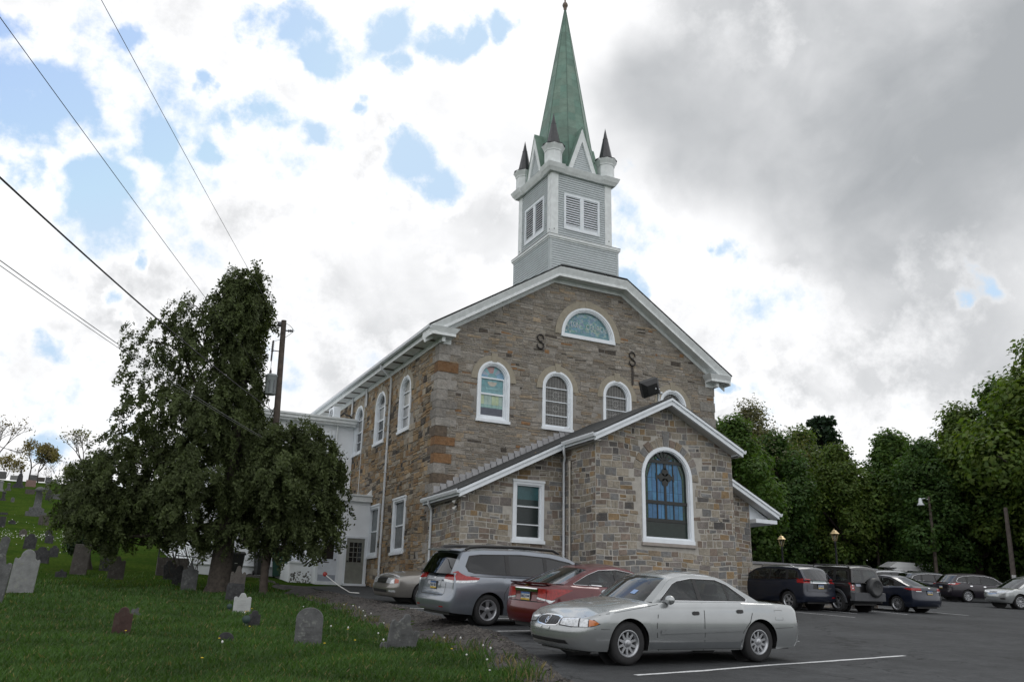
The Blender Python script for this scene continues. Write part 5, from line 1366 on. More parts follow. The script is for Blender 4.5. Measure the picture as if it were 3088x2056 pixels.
# silver saloon in the foreground, nose to the left
S1 = dict(SEDAN, L=4.94, W=1.85, wb=2.77, fo=1.02, cf=.62, cr=.5, nf=2.7, nr=3.2, rad=.33, rimr=.205, spw=.030, sps='taper', tw=.205,
  shoulder=[(-2.54, .84), (-2.42, .91), (-2.0, .96), (-1.3, .975), (-.3, .965), (.8, .95), (1.3, .895), (1.85, .80), (2.2, .715), (2.41, .655)],
  front=[(.15, .20), (.25, .07), (.34, .02), (.42, .0), (.52, .0), (.57, .035), (.66, .075), (.75, .16)], rear=[(.2, .16), (.3, .03), (.42, .0), (.60, .0), (.65, .04), (.8, .08), (.95, .18)],
  belt=[(-1.5, .97), (.9, .945)], gh=[(.86, .96), (.40, 1.345), (-.05, 1.425), (-.70, 1.395), (-1.47, .99)], ghi=(1, 3), ghw=.80, rw=.60, bow=.30, bowr=.20,
  dlo=[(.72, .985), (.62, 1.06), (.38, 1.25), (.26, 1.30), (-.05, 1.35), (-.6, 1.34), (-.84, 1.26), (-1.20, 1.03), (-1.18, .985)],
  glass=[[(.65, 1.0), (.58, 1.06), (.35, 1.245), (.25, 1.28), (-.08, 1.33), (-.10, 1.0)], [(-.18, 1.0), (-.16, 1.33), (-.58, 1.315), (-.73, 1.27), (-.77, 1.0)], [(-.82, 1.0), (-.785, 1.245), (-.87, 1.21), (-1.12, 1.03), (-1.10, 1.0)]], seats=(.35, -.55), seatm=seat_m, chrome=True)
c = make_car('saloon_car', 'silver four door saloon parked nearest, facing left', 'car', 9.49, 13.07, math.radians(182.3), S1, silver)
R_ = c['root']; PH = PI/2
for s in (1, -1):
    phi = s*PI/2; sg = -s
    sm = lambda pts, w=.013: c['seam']('door_gap', [(sg*x, z) for x, z in pts], phi, w)
    sm([(.80, .93), (.86, .6), (.84, .3), (.78, .215)]); sm([(-.14, .96), (-.13, .6), (-.15, .215)]); sm([(-1.14, .96), (-1.20, .80), (-1.14, .66), (-.98, .5), (-.94, .215)]); sm([(.8, .235), (-.93, .235)], .006)
    sm([(.80, .925), (1.3, .85), (1.8, .775), (2.1, .725)], .006); sm([(2.3, .555), (1.78, .545)], .006); sm([(-1.72, .56), (-2.4, .585)], .007)
    sm([(-1.72, .86), (-1.9, .86), (-1.91, .70), (-1.73, .70), (-1.72, .86)], .005)
    c['patch']('side_moulding', [[(sg*.78, .475), (sg*-.93, .515), (sg*-.93, .57), (sg*.78, .535)]], phi, silver, .014)
    c['patch']('lower_cladding', [[(sg*.98, .245), (sg*-.95, .245), (sg*-.95, .345), (sg*.98, .345)]], phi, silver_low, .003, cuts=5)
    f_ = math.radians(38)*s
    pt3(c, 'headlight_surround', [(2.34, s*.33, .565), (2.28, s*.6, .555), (2.05, s*.84, .575), (1.93, s*.90, .62), (2.02, s*.86, .685), (2.25, s*.58, .695), (2.33, s*.36, .68)], f_, trim_black, .003, cuts=4)
    pt3(c, 'headlight', [(2.33, s*.36, .578), (2.28, s*.58, .568), (2.19, s*.68, .570), (2.19, s*.68, .688), (2.26, s*.55, .686), (2.32, s*.37, .670)], f_, lamp_clear, .007, cuts=4)
    pt3(c, 'headlight', [(2.175, s*.695, .572), (2.09, s*.80, .578), (2.09, s*.80, .684), (2.175, s*.695, .688)], f_, lamp_clear, .007)
    pt3(c, 'indicator', [(2.08, s*.81, .582), (2.0, s*.87, .600), (1.96, s*.90, .630), (2.02, s*.87, .672), (2.08, s*.81, .682)], f_, lamp_amber, .007)
c['patch']('grille_surround', [[(-.33, .60), (-.28, .555), (0, .535), (.28, .555), (.33, .60), (.31, .68), (.2, .70), (0, .708), (-.2, .70), (-.31, .68)]], 0, chrome, .004, cuts=4)
c['patch']('grille', [[(-.30, .60), (-.26, .57), (0, .552), (.26, .57), (.30, .60), (.285, .665), (.18, .684), (0, .69), (-.18, .684), (-.285, .665)]], 0, trim_black, .009, cuts=4)
for k in range(15): 
    x = -.27+.54*k/14; c['patch']('grille_bar', [[(x-.004, .58), (x+.004, .58), (x+.004, .672), (x-.004, .672)]], 0, simple('grille_bar_grey', (.07, .07, .072), .4), .013, cuts=1) if k % 2 == 0 else None
pts = [(.042*math.cos(2*PI*i/20), .622+.05*math.sin(2*PI*i/20)) for i in range(21)]
c['seam']('badge', pts, 0, .009, chrome, .018); c['seam']('badge', [(-.025, .655), (.0, .60), (.02, .64)], 0, .012, chrome, .018)
c['patch']('lower_intake', [[(-.55, .30), (.55, .30), (.50, .355), (-.50, .355)]], 0, trim_black, .006, cuts=5)
c['seam']('bumper_line', [(-.8, .47), (-.5, .462), (.5, .462), (.8, .47)], 0, .008, silver_low, .003)
for y in (-.12, .12): c['patch']('bumper_stud', [[(y-.015, .49), (y+.015, .49), (y+.015, .525), (y-.015, .525)]], 0, lamp_clear, .012)
for s in (1, -1): pt3(c, 'tail_light', [(-2.3, s*.88, .66), (-2.5, s*.6, .66), (-2.46, s*.6, .82), (-2.26, s*.87, .82)], math.radians(145)*s, lamp_red)
mirror_pod(c, .62, 1.0, silver); handles(c, ((.05, .80), (-.92, .835)), trim_black, .14)
surf_text(c, 'model_script', 'Century', .085, PI/2, -.60, .515, simple('script_grey', (.13, .135, .14), .4), .9)
c['patch']('inspection_sticker', [[(.30, 1.07), (.40, 1.06), (.40, 1.12), (.30, 1.13)]], 0, simple('sticker_blue', (.2, .3, .5), .6), .006)
mb = MB(); mb.box(1.2, 2.15, -.5, .5, .17, .24); mb.build('air_dam', trim_black, R_, True)

# red saloon behind it, tail to the left
S2 = dict(SEDAN, L=4.6, W=1.79, wb=2.685, fo=.93, rad=.33, rimr=.22, spokes=5, cf=.6, cr=.42, nf=2.7, nr=3.4, tw=.215,
  shoulder=[(-2.34, 1.0), (-2.27, 1.045), (-1.9, 1.055), (-1.2, 1.03), (0, .985), (.9, .955), (1.6, .87), (2.1, .75), (2.28, .68)],
  crown=[(-2.3, .0), (-2.15, .03), (-1.7, .035), (0, .03), (1, .07), (1.9, .07), (2.28, 0)],
  front=[(.15, .15), (.3, .02), (.45, 0), (.6, .03), (.8, .15)], rear=[(.2, .17), (.3, .06), (.44, .0), (.62, .005), (.72, .05), (.9, .065), (1.03, .04)],
  belt=[(-1.9, 1.055), (.95, .97)], gh=[(1.0, .99), (.02, 1.42), (-.35, 1.472), (-.95, 1.425), (-1.86, 1.075)], ghi=(1, 3), ghw=.775, rw=.575, bow=.2, bowr=.17,
  dlo=[(.80, 1.005), (.55, 1.14), (.10, 1.335), (-.35, 1.40), (-.85, 1.375), (-1.2, 1.27), (-1.62, 1.09), (-1.6, 1.07)],
  glass=[[(.70, 1.02), (.52, 1.125), (.10, 1.31), (-.36, 1.37), (-.36, 1.03)], [(-.45, 1.035), (-.45, 1.372), (-.85, 1.35), (-1.13, 1.27), (-1.20, 1.055)]], chrome=True)
c = make_car('saloon_car', 'dark red saloon with a boot spoiler, parked tail to the left behind the silver saloon', 'car', 11.0, 17.17, math.radians(8.0), S2, red)
R_ = c['root']
for s in (1, -1):
    f_ = math.radians(150)*s
    pt3(c, 'tail_light', [(-2.28, s*.40, .80), (-2.28, s*.42, .97), (-2.2, s*.62, .965), (-2.2, s*.62, .765)], f_, lamp_red, .006)
    pt3(c, 'tail_light', [(-2.2, s*.635, .77), (-2.2, s*.635, .965), (-1.9, s*.86, .975), (-1.78, s*.89, .955), (-2.0, s*.84, .84), (-2.12, s*.75, .75)], f_, lamp_red, .006, cuts=4)
    pt3(c, 'reversing_light', [(-2.28, s*.385, .76), (-2.28, s*.40, .795), (-2.2, s*.62, .765), (-2.2, s*.615, .73)], f_, lamp_clear, .008)
    pt3(c, 'reversing_light', [(-2.2, s*.635, .735), (-2.2, s*.635, .765), (-2.12, s*.74, .745), (-2.05, s*.79, .76), (-2.12, s*.74, .70), (-2.15, s*.70, .69)], f_, lamp_clear, .008)
    phi = s*PI/2; sg = -s
    for pts in ([(.86, .93), (.9, .55), (.84, .22)], [(-.41, 1.0), (-.40, .6), (-.42, .22)], [(-1.22, 1.04), (-1.2, .75), (-1.0, .5), (-.96, .22)]): c['seam']('door_gap', [(sg*x, z) for x, z in pts], phi, .009)
    c['seam']('chrome_strip', [(sg*.75, 1.0), (sg*-.6, 1.04), (sg*-1.55, 1.082)], phi, .016, chrome, .012)
c['patch']('chrome_bar', [[(-.40, .905), (.40, .905), (.385, .965), (0, .975), (-.385, .965)]], PI, chrome, .022, cuts=4)
c['patch']('badge', [[(-.085, 1.012), (-.04, 1.012), (-.035, .998), (.035, .998), (.04, 1.012), (.085, 1.012), (.075, 1.038), (.03, 1.038), (.028, 1.055), (-.028, 1.055), (-.03, 1.038), (-.075, 1.038)]], PI, gold, .012, cuts=1)
for poly in ([(-.40, .71), (.40, .71), (.36, .89), (-.36, .89)],): c['seam']('boot_gap', poly+[poly[0]], PI, .008)
c['seam']('boot_gap', [(-.60, .70), (.60, .70)], PI, .012); c['seam']('boot_gap', [(-.615, 1.03), (-.62, .74), (-.57, .70)], PI, .008); c['seam']('boot_gap', [(.615, 1.03), (.62, .74), (.57, .70)], PI, .008)
mb = MB()
for s in (1,):
    path = [(-2.22, -.66), (-2.30, -.45), (-2.335, 0), (-2.30, .45), (-2.22, .66)]
    mb.sweep(path, [(0, 0), (.012, .032), (-.10, .018), (-.12, -.01)], lambda p, a, b: (p[0]-a, p[1], 1.056+b))
mb.build('boot_spoiler', red, R_, True, 30)
plate(c, .80, 'ENQ 0144'); mirror_pod(c, .66, 1.03, red)
c['seam']('aerial', [(-.02, 1.5), (.02, 1.5)], PI, .01)
mb = MB(); mb.hexa([(-.98, -.03, 1.43), (-.80, -.03, 1.46), (-.80, .03, 1.46), (-.98, .03, 1.43)], [(-.99, -.008, 1.50), (-.95, -.008, 1.50), (-.95, .008, 1.5), (-.99, .008, 1.5)]); mb.build('roof_aerial', trim_black, R_, True)

# silver people carrier
S3 = dict(SEDAN, L=5.085, W=1.985, wb=3.03, fo=.96, rad=.352, rimr=.235, spokes=5, spw=.062, cf=.6, cr=.34, nf=2.8, nr=4.5, tw=.235, sill=.24, zrb=.30,
  shoulder=[(-2.62, 1.12), (-2.4, 1.13), (-1.2, 1.11), (.4, 1.07), (1.2, 1.04), (1.7, 1.02), (2.1, .93), (2.35, .82), (2.48, .74)],
  crown=[(-2.6, .0), (-2.3, .02), (1, .03), (1.7, .07), (2.2, .07), (2.48, 0)],
  side=[(.2, .09), (.3, .05), (.42, .015), (.55, .0), (.75, .0), (.95, .02), (1.1, .045)], front=[(.15, .15), (.3, .02), (.5, 0), (.7, .06), (.95, .3)],
  rear=[(.25, .14), (.34, .04), (.46, .0), (.60, .0), (.645, .015), (.68, .11), (.9, .13), (1.14, .17)],
  belt=[(-2.45, 1.11), (1.75, 1.05)], gh=[(1.82, 1.07), (.78, 1.60), (.3, 1.69), (-.6, 1.735), (-1.6, 1.715), (-2.16, 1.66), (-2.42, 1.14)], ghi=(1, 5), ghw=.945, rw=.735, bow=.25, bowr=.14, taper=.02, bltop=1, blbot=0,
  dlo=[(1.55, 1.10), (1.25, 1.28), (.80, 1.49), (.2, 1.59), (-.6, 1.63), (-1.7, 1.60), (-2.0, 1.56), (-2.12, 1.32), (-2.05, 1.20), (-1.9, 1.165), (-1.0, 1.14), (.5, 1.11)],
  glass=[[(1.42, 1.12), (1.2, 1.27), (.80, 1.46), (.12, 1.565), (.12, 1.125)], [(.02, 1.13), (.02, 1.575), (-.55, 1.60), (-.94, 1.60), (-.94, 1.155)], [(-1.05, 1.16), (-1.05, 1.60), (-1.7, 1.575), (-1.94, 1.53), (-2.06, 1.32), (-2.0, 1.22), (-1.88, 1.185)]], seats=(.5, -.5, -1.4))
c = make_car('people_carrier', 'silver blue people carrier with roof rails and dark tinted windows, tail to the left', 'minivan', 10.41, 20.17, math.radians(3.5), S3, greyblue, glass_m=dark_car_glass)
R_ = c['root']
for s in (1, -1):
    f_ = math.radians(148)*s
    pt3(c, 'tail_light', [(-2.49, s*.50, 1.02), (-2.44, s*.52, 1.13), (-2.36, s*.80, 1.165), (-2.33, s*.90, 1.21), (-2.30, s*.94, 1.16), (-2.2, s*.97, 1.105), (-1.82, s*.985, 1.065), (-1.84, s*.985, 1.02), (-2.2, s*.97, 1.0), (-2.4, s*.80, 1.0)], f_, lamp_red, .006, cuts=4)
    pt3(c, 'reversing_light', [(-2.48, s*.52, .965), (-2.49, s*.50, 1.02), (-2.4, s*.80, 1.0), (-2.2, s*.97, 1.0), (-1.84, s*.985, 1.02), (-1.90, s*.985, .975), (-2.2, s*.97, .945), (-2.4, s*.80, .945)], f_, lamp_clear, .008, cuts=4)
    phi = s*PI/2; sg = -s
    for pts in ([(1.02, 1.05), (1.05, .6), (1.0, .25)], [(.07, 1.1), (.07, .6), (.05, .25)], [(-1.0, 1.14), (-1.0, .9), (-1.12, .72), (-1.13, .3)], [(.07, .30), (-1.13, .30)]): c['seam']('door_gap', [(sg*x, z) for x, z in pts], phi, .010)
    c['seam']('slide_rail', [(sg*-1.05, 1.085), (sg*-2.0, 1.10)], phi, .010)
    mb = MB(); pts = [(.55, s*.70, 1.69), (.35, s*.71, 1.765), (-.6, s*.715, 1.80), (-1.6, s*.71, 1.785), (-1.95, s*.70, 1.755), (-2.05, s*.70, 1.69)]; mb.tube(pts, [.03, .042, .045, .045, .042, .03], 6); mb.build('roof_rail', trim_black, R_, True)
    c['patch']('reflector', [[(sg*0+.62*s-.09, .395), (.62*s+.09, .395), (.62*s+.09, .42), (.62*s-.09, .42)]], PI, lamp_red, .006)
c['seam']('tailgate_gap', [(-.60, 1.1), (-.60, .92), (-.62, .70), (-.58, .66), (.58, .66), (.62, .70), (.60, .92), (.60, 1.1)], PI, .012)
c['patch']('plate_recess', [[(-.36, .80), (.36, .80), (.34, .99), (-.34, .99)]], PI, greyblue, .004, cuts=3)
c['patch']('chrome_bar', [[(-.36, .975), (.36, .975), (.40, .955), (.42, .99), (.35, 1.005), (-.35, 1.005), (-.42, .99), (-.40, .955)]], PI, greyblue, .03, cuts=3)
for a_, b_ in ((.075, .05), (.03, .05)): c['seam']('badge', [(a_*math.cos(2*PI*i/20), 1.075+b_*math.sin(2*PI*i/20)) for i in range(21)], PI, .010, chrome, .010)
c['seam']('badge', [(.05*math.cos(2*PI*i/20), 1.095+.022*math.sin(2*PI*i/20)) for i in range(21)], PI, .010, chrome, .010)
plate(c, .865, 'EWJ 5700')
mb = MB(); mb.hexa([(-2.14, -.66, 1.655), (-2.42, -.60, 1.655), (-2.42, .60, 1.655), (-2.14, .66, 1.655)], [(-2.0, -.68, 1.735), (-2.42, -.61, 1.685), (-2.42, .61, 1.685), (-2.0, .68, 1.735)]); mb.build('tailgate_spoiler', greyblue, R_, True)
mb = MB(); mb.tube([(-2.50, -.12, 1.20), (-2.46, .05, 1.27), (-2.42, .2, 1.30)], .012, 5); mb.build('rear_wiper', trim_black, R_, True)
mirror_pod(c, 1.28, 1.13, greyblue); handles(c, ((.2, .98), (-.12, 1.0)), greyblue, .2)

# pewter saloon farther left, nose to the left
S4 = dict(S1, L=5.26, W=1.89, wb=2.93, fo=1.10, nf=3.4, cf=.5, rimr=.215, spokes=7,
  shoulder=[(-2.7, .90), (-2.2, .97), (-.3, .985), (.9, .965), (1.5, .915), (2.1, .85), (2.45, .80), (2.57, .765)], crown=[(-2.6, .0), (-2, .03), (0, .03), (1, .08), (2.0, .10), (2.45, .07), (2.57, .02)],
  front=[(.15, .16), (.26, .04), (.4, .0), (.56, .0), (.60, .06), (.75, .085), (.85, .16)])
c = make_car('saloon_car', 'pewter saloon with an upright grille, mostly hidden behind the people carrier', 'car', 11.62, 27.75, math.radians(185), S4, beige)
for s in (1, -1):
    f_ = math.radians(35)*s
    pt3(c, 'headlight', [(2.50, s*.36, .62), (2.47, s*.5, .61), (2.36, s*.74, .62), (2.36, s*.72, .765), (2.46, s*.5, .77), (2.49, s*.38, .775)], f_, lamp_clear, .007)
    pt3(c, 'indicator', [(2.35, s*.75, .62), (2.24, s*.84, .64), (2.24, s*.84, .74), (2.35, s*.73, .765)], f_, simple('orange_red_lamp', (.35, .07, .03), .2, spec=.8), .007)
    pt3(c, 'fog_lamp', [(2.45, s*.55, .36), (2.30, s*.78, .36), (2.30, s*.78, .42), (2.45, s*.55, .42)], f_, lamp_clear, .006)
    for pts in ([(.86, .95), (.9, .6), (.86, .22)],): c['seam']('door_gap', [(-s*x, z) for x, z in pts], s*PI/2, .009)
c['patch']('grille', [[(-.30, .60), (.30, .60), (.34, .79), (-.34, .79)]], 0, trim_black, .01, cuts=3)
for k in range(5): c['seam']('grille_bar', [(-.31, .625+k*.038), (.31, .625+k*.038)], 0, .012, chrome, .02)
for k in range(7): c['seam']('grille_bar', [(-.27+k*.09, .61), (-.27+k*.09, .785)], 0, .008, chrome, .02)
c['patch']('lower_intake', [[(-.5, .34), (.5, .34), (.5, .43), (-.5, .43)]], 0, trim_black, .006, cuts=4)

# ---- the far row, tails towards the camera
SUV = dict(rad=.365, rimr=.24, spokes=5, spw=.05, cf=.55, cr=.30, nf=3.0, nr=5, tw=.24, sill=.30, zrb=.36, zfb=.30, Ra=.43,
  side=[(.2, .08), (.34, .04), (.5, .01), (.65, .0), (.9, .005), (1.1, .04)], front=[(.25, .14), (.4, .02), (.6, 0), (.9, .08), (1.1, .3)], rear=[(.3, .12), (.42, .03), (.5, .0), (.66, .0), (.72, .07), (1.0, .09), (1.2, .13)],
  crown=[(-2.4, .0), (-2, .02), (1, .03), (1.6, .06), (2.2, .04), (2.35, 0)], bow=.2, bowr=.10, taper=.025, seats=(.25, -.7))
S5 = dict(SUV, L=4.707, W=1.85, wb=2.857, fo=.90,
  shoulder=[(-2.39, 1.13), (-2.1, 1.15), (0, 1.09), (1.0, 1.07), (1.7, 1.03), (2.15, .95), (2.33, .85)],
  belt=[(-2.3, 1.14), (1.1, 1.06)], gh=[(1.12, 1.08), (.35, 1.55), (-.1, 1.64), (-.9, 1.66), (-1.6, 1.64), (-1.86, 1.61), (-2.24, 1.16)], ghi=(1, 5), ghw=.88, rw=.69,
  dlo=[(.92, 1.10), (.72, 1.26), (.38, 1.46), (-.1, 1.555), (-.9, 1.57), (-1.65, 1.545), (-1.85, 1.48), (-1.98, 1.21), (-1.95, 1.19)],
  glass=[[(.83, 1.115), (.68, 1.25), (.36, 1.44), (-.12, 1.53), (-.42, 1.535), (-.42, 1.135)], [(-.52, 1.14), (-.52, 1.545), (-1.18, 1.53), (-1.28, 1.45), (-1.3, 1.16)], [(-1.42, 1.17), (-1.40, 1.45), (-1.36, 1.525), (-1.65, 1.515), (-1.8, 1.46), (-1.91, 1.21), (-1.88, 1.20)]])
c = make_car('sport_utility_car', 'navy sport utility with a chrome tailgate bar, nearest the lobby corner in the far row', 'suv', 26.46, 28.57, math.radians(95), S5, navy, 'cars in the far row')
R_ = c['root']
for s in (1, -1):
    pt3(c, 'tail_light', [(-2.30, s*.52, 1.06), (-2.28, s*.55, 1.20), (-2.18, s*.84, 1.22), (-1.95, s*.90, 1.22), (-1.95, s*.91, 1.06), (-2.2, s*.86, 1.05)], math.radians(150)*s, lamp_red, .008, cuts=4)
    pt3(c, 'reversing_light', [(-2.31, s*.44, 1.05), (-2.31, s*.44, 1.13), (-2.29, s*.54, 1.13), (-2.29, s*.56, 1.05)], math.radians(165)*s, lamp_clear, .01)
    mb = MB(); mb.tube([(.1, s*.66, 1.62), (0, s*.66, 1.70), (-1.4, s*.66, 1.71), (-1.6, s*.66, 1.63)], .022, 6); mb.build('roof_rail', chrome if s > 0 else trim_black, R_, True)
c['patch']('chrome_bar', [[(-.43, 1.05), (.43, 1.05), (.43, 1.10), (.36, 1.13), (-.36, 1.13), (-.43, 1.10)]], PI, chrome, .02, cuts=3)
plate(c, .93, 'HBX 0234'); c['patch']('bumper_reflector', [[(.55, .50), (.75, .50), (.75, .54), (.55, .54)]], PI, lamp_red)
surf_text(c, 'badge', 'GMC', .07, PI, .55, .86, chrome); c['patch']('plate_recess', [[(-.44, .84), (.44, .84), (.4, 1.03), (-.4, 1.03)]], PI, trim_black, .002)
c['seam']('tailgate_gap', [(-.74, 1.1), (-.76, .74), (.76, .74), (.74, 1.1)], PI, .012); mirror_pod(c, .80, 1.13, navy); handles(c, ((-.3, 1.0), (-1.2, 1.02)), navy)
S6 = dict(SUV, L=4.2, W=1.82, wb=2.65, fo=.75, rad=.37, nr=7, cr=.2,
  shoulder=[(-2.13, 1.12), (0, 1.12), (1.0, 1.11), (1.7, 1.07), (2.0, 1.0), (2.08, .92)], crown=[(-2.1, .0), (1, .03), (1.6, .05), (2.08, 0)],
  belt=[(-2.1, 1.13), (.85, 1.10)], gh=[(.86, 1.12), (.35, 1.62), (-.1, 1.72), (-.9, 1.75), (-1.75, 1.74), (-1.93, 1.70), (-2.06, 1.14)], ghi=(1, 5), ghw=.86, rw=.70, bowr=.06, clad=clad_grey,
  dlo=[(.70, 1.14), (.56, 1.32), (.36, 1.54), (-.1, 1.63), (-.9, 1.65), (-1.7, 1.63), (-1.86, 1.56), (-1.92, 1.18)],
  glass=[[(.62, 1.16), (.52, 1.31), (.34, 1.51), (-.12, 1.60), (-.35, 1.605), (-.35, 1.16)], [(-.47, 1.165), (-.47, 1.61), (-1.1, 1.61), (-1.1, 1.17)], [(-1.24, 1.175), (-1.24, 1.61), (-1.68, 1.60), (-1.80, 1.54), (-1.86, 1.19)]])
c = make_car('four_wheel_drive', 'black boxy four wheel drive with a covered spare wheel on its tail', 'suv', 28.62, 27.88, math.radians(91), S6, blackp, 'cars in the far row')
R_ = c['root']
mb = MB(); M = Matrix.Translation((-2.10, -.28, .97)) @ Matrix.Rotation(-PI/2, 4, 'Y'); mb.lathe([(.36, -.02), (.375, .05), (.37, .19), (.33, .235), (.27, .245), (.25, .235), (0, .24)], 32, 0, M); sw = mb.build('spare_wheel', simple('spare_cover', (.022, .023, .025), .45), R_, True, 40)
M = Matrix.Translation((-2.36, -.36, 1.05)) @ Matrix.Rotation(-PI/2, 4, 'Z') @ Matrix.Rotation(PI/2, 4, 'X'); text_obj('cover_lettering', 'Jeep', .15, M, simple('cover_letter_grey', (.12, .12, .125), .5), sw, .002)
for s in (1, -1):
    pt3(c, 'tail_light', [(-2.14, s*.70, .84), (-2.14, s*.72, 1.13), (-2.02, s*.88, 1.13), (-2.02, s*.88, .84)], math.radians(160)*s, lamp_red, .01)
    for z in (.93, 1.03): pt3(c, 'reversing_light', [(-2.14, s*(.78+.03*math.cos(k)), z+.03*math.sin(k)) for k in np.linspace(0, 6.28, 9)[:-1]], math.radians(165)*s, lamp_clear, .014, 1) if False else pt3(c, 'reversing_light', [(-2.14, s*(.78+.03*math.cos(k)), z+.03*math.sin(k)) for k in np.linspace(0, 6.28, 9)[:-1]], math.radians(165)*s, lamp_clear, .014)
    mb = MB(); mb.tube([(.1, s*.64, 1.70), (0, s*.64, 1.79), (-1.6, s*.64, 1.80), (-1.8, s*.64, 1.73)], .022, 6); mb.build('roof_rail', trim_black, R_, True)
mb = MB(); mb.hexa([(-2.22, -.86, .46), (-2.02, -.90, .46), (-2.02, .90, .46), (-2.22, .86, .46)], [(-2.22, -.86, .76), (-2.0, -.91, .78), (-2.0, .91, .78), (-2.22, .86, .76)]); mb.build('rear_bumper', clad_grey, R_, True)
po = plate(c, .615, 'DNK 4418'); po.location.x -= .06; po.location.y += .52
c['patch']('bumper_sticker', [[(-.56, 1.0), (-.30, 1.0), (-.30, 1.10), (-.56, 1.10)]], PI, simple('pale_sticker', (.35, .37, .45), .6), .012)
mirror_pod(c, .60, 1.17, blackp)
S7 = dict(S2, L=4.735, W=1.82, wb=2.75, fo=.98, rimr=.23, spokes=10, spw=.03)
c = make_car('saloon_car', 'dark blue saloon at the open end of the far row, beside the spare wheel', 'car', 32.36, 28.27, math.radians(91.5), S7, navy, 'cars in the far row')
for s in (1, -1):
    pt3(c, 'tail_light', [(-2.28, s*.46, .90), (-2.27, s*.48, 1.0), (-2.1, s*.72, 1.0), (-1.8, s*.88, .99), (-1.9, s*.86, .92), (-2.15, s*.70, .89)], math.radians(150)*s, lamp_red, .007, cuts=4)
    pt3(c, 'reversing_light', [(-2.28, s*.46, .86), (-2.27, s*.46, .90), (-2.15, s*.70, .89), (-2.17, s*.68, .86)], math.radians(155)*s, lamp_clear, .008)
    for pts in ([(-.41, 1.0), (-.40, .6), (-.42, .22)], [(-1.22, 1.04), (-1.2, .75), (-1.0, .5), (-.96, .22)]): c['seam']('door_gap', [(-s*x, z) for x, z in pts], s*PI/2, .009)
    c['seam']('chrome_strip', [(-s*.75, 1.0), (s*.6, 1.04), (s*1.55, 1.082)], s*PI/2, .018, chrome, .012)
plate(c, .83, 'ETL 2260'); mirror_pod(c, .66, 1.03, navy); c['patch']('badge', [[(-.06, .99), (.06, .99), (.06, 1.02), (-.06, 1.02)]], PI, chrome, .012)

# ---- the back row under the trees
S8 = dict(SUV, L=5.1, W=1.936, wb=2.875, fo=.98, spokes=10, spw=.03, rimr=.26,
  shoulder=[(-2.56, 1.08), (-2.2, 1.12), (0, 1.06), (1.1, 1.04), (1.8, .98), (2.25, .88), (2.42, .78)], belt=[(-2.4, 1.12), (1.3, 1.03)],
  gh=[(1.32, 1.05), (.45, 1.56), (-.1, 1.68), (-.9, 1.70), (-1.6, 1.66), (-2.0, 1.60), (-2.40, 1.14)], ghi=(1, 5), ghw=.91, rw=.70,
  dlo=[(1.1, 1.07), (.9, 1.23), (.45, 1.49), (-.1, 1.59), (-.9, 1.61), (-1.6, 1.55), (-1.95, 1.44), (-2.12, 1.26), (-2.05, 1.19)],
  glass=[[(1.0, 1.085), (.86, 1.22), (.43, 1.465), (-.12, 1.565), (-.4, 1.57), (-.4, 1.11)], [(-.5, 1.115), (-.5, 1.57), (-1.3, 1.55), (-1.35, 1.15)], [(-1.47, 1.16), (-1.44, 1.535), (-1.62, 1.52), (-1.9, 1.42), (-2.04, 1.26), (-2.0, 1.21)]], chrome=True)
c = make_car('sport_utility_car', 'dark plum sport utility with bright window trim under the trees, facing right', 'suv', 51.93, 37.84, math.radians(-18.7), S8, purple, 'cars in the back row', 1)
for s in (1, -1):
    pt3(c, 'tail_light', [(-2.48, s*.60, 1.02), (-2.46, s*.62, 1.13), (-2.2, s*.88, 1.15), (-1.95, s*.94, 1.12), (-2.1, s*.93, 1.03), (-2.3, s*.86, 1.0)], math.radians(150)*s, lamp_red, .01)
    pt3(c, 'reversing_light', [(-2.47, s*.62, 1.06), (-2.46, s*.62, 1.10), (-2.2, s*.88, 1.10), (-2.2, s*.88, 1.05)], math.radians(150)*s, lamp_clear, .015)
mirror_pod(c, .95, 1.12, purple); handles(c, ((-.3, .96), (-1.2, .98)), chrome); plate(c, .86, '', w=.31)
ux, uy = math.sin(math.radians(18.7)), math.cos(math.radians(18.7))
def back_row(k, S, mat, label, nm='estate_car', cat='car', sh=0.0, dark=True):
    x, y = 51.93+ux*2.85*k+sh*uy, 37.84+uy*2.85*k-sh*ux
    c = make_car(nm, label, cat, x, y, math.radians(-18.7), S, mat, 'cars in the back row', 1, dark_car_glass if dark else None)
    for s in (1, -1): pt3(c, 'tail_light', [(c['xr']+.08, s*.66, .98), (c['xr']+.1, s*.68, 1.1), (c['xr']+.3, s*.88, 1.12), (c['xr']+.3, s*.9, .98)], math.radians(150)*s, lamp_red, .012)
    return c
back_row(1, dict(S8, rimr=.22), charcoal, 'charcoal estate car between the plum sport utility and the silver estate', sh=-1.2)
back_row(2, S3, silver, 'silver estate car with a long dark side window in the back row', sh=-2.0)
back_row(3, dict(S5), silver, 'silver hatchback half hidden beside the white high roofed van', sh=-2.6)
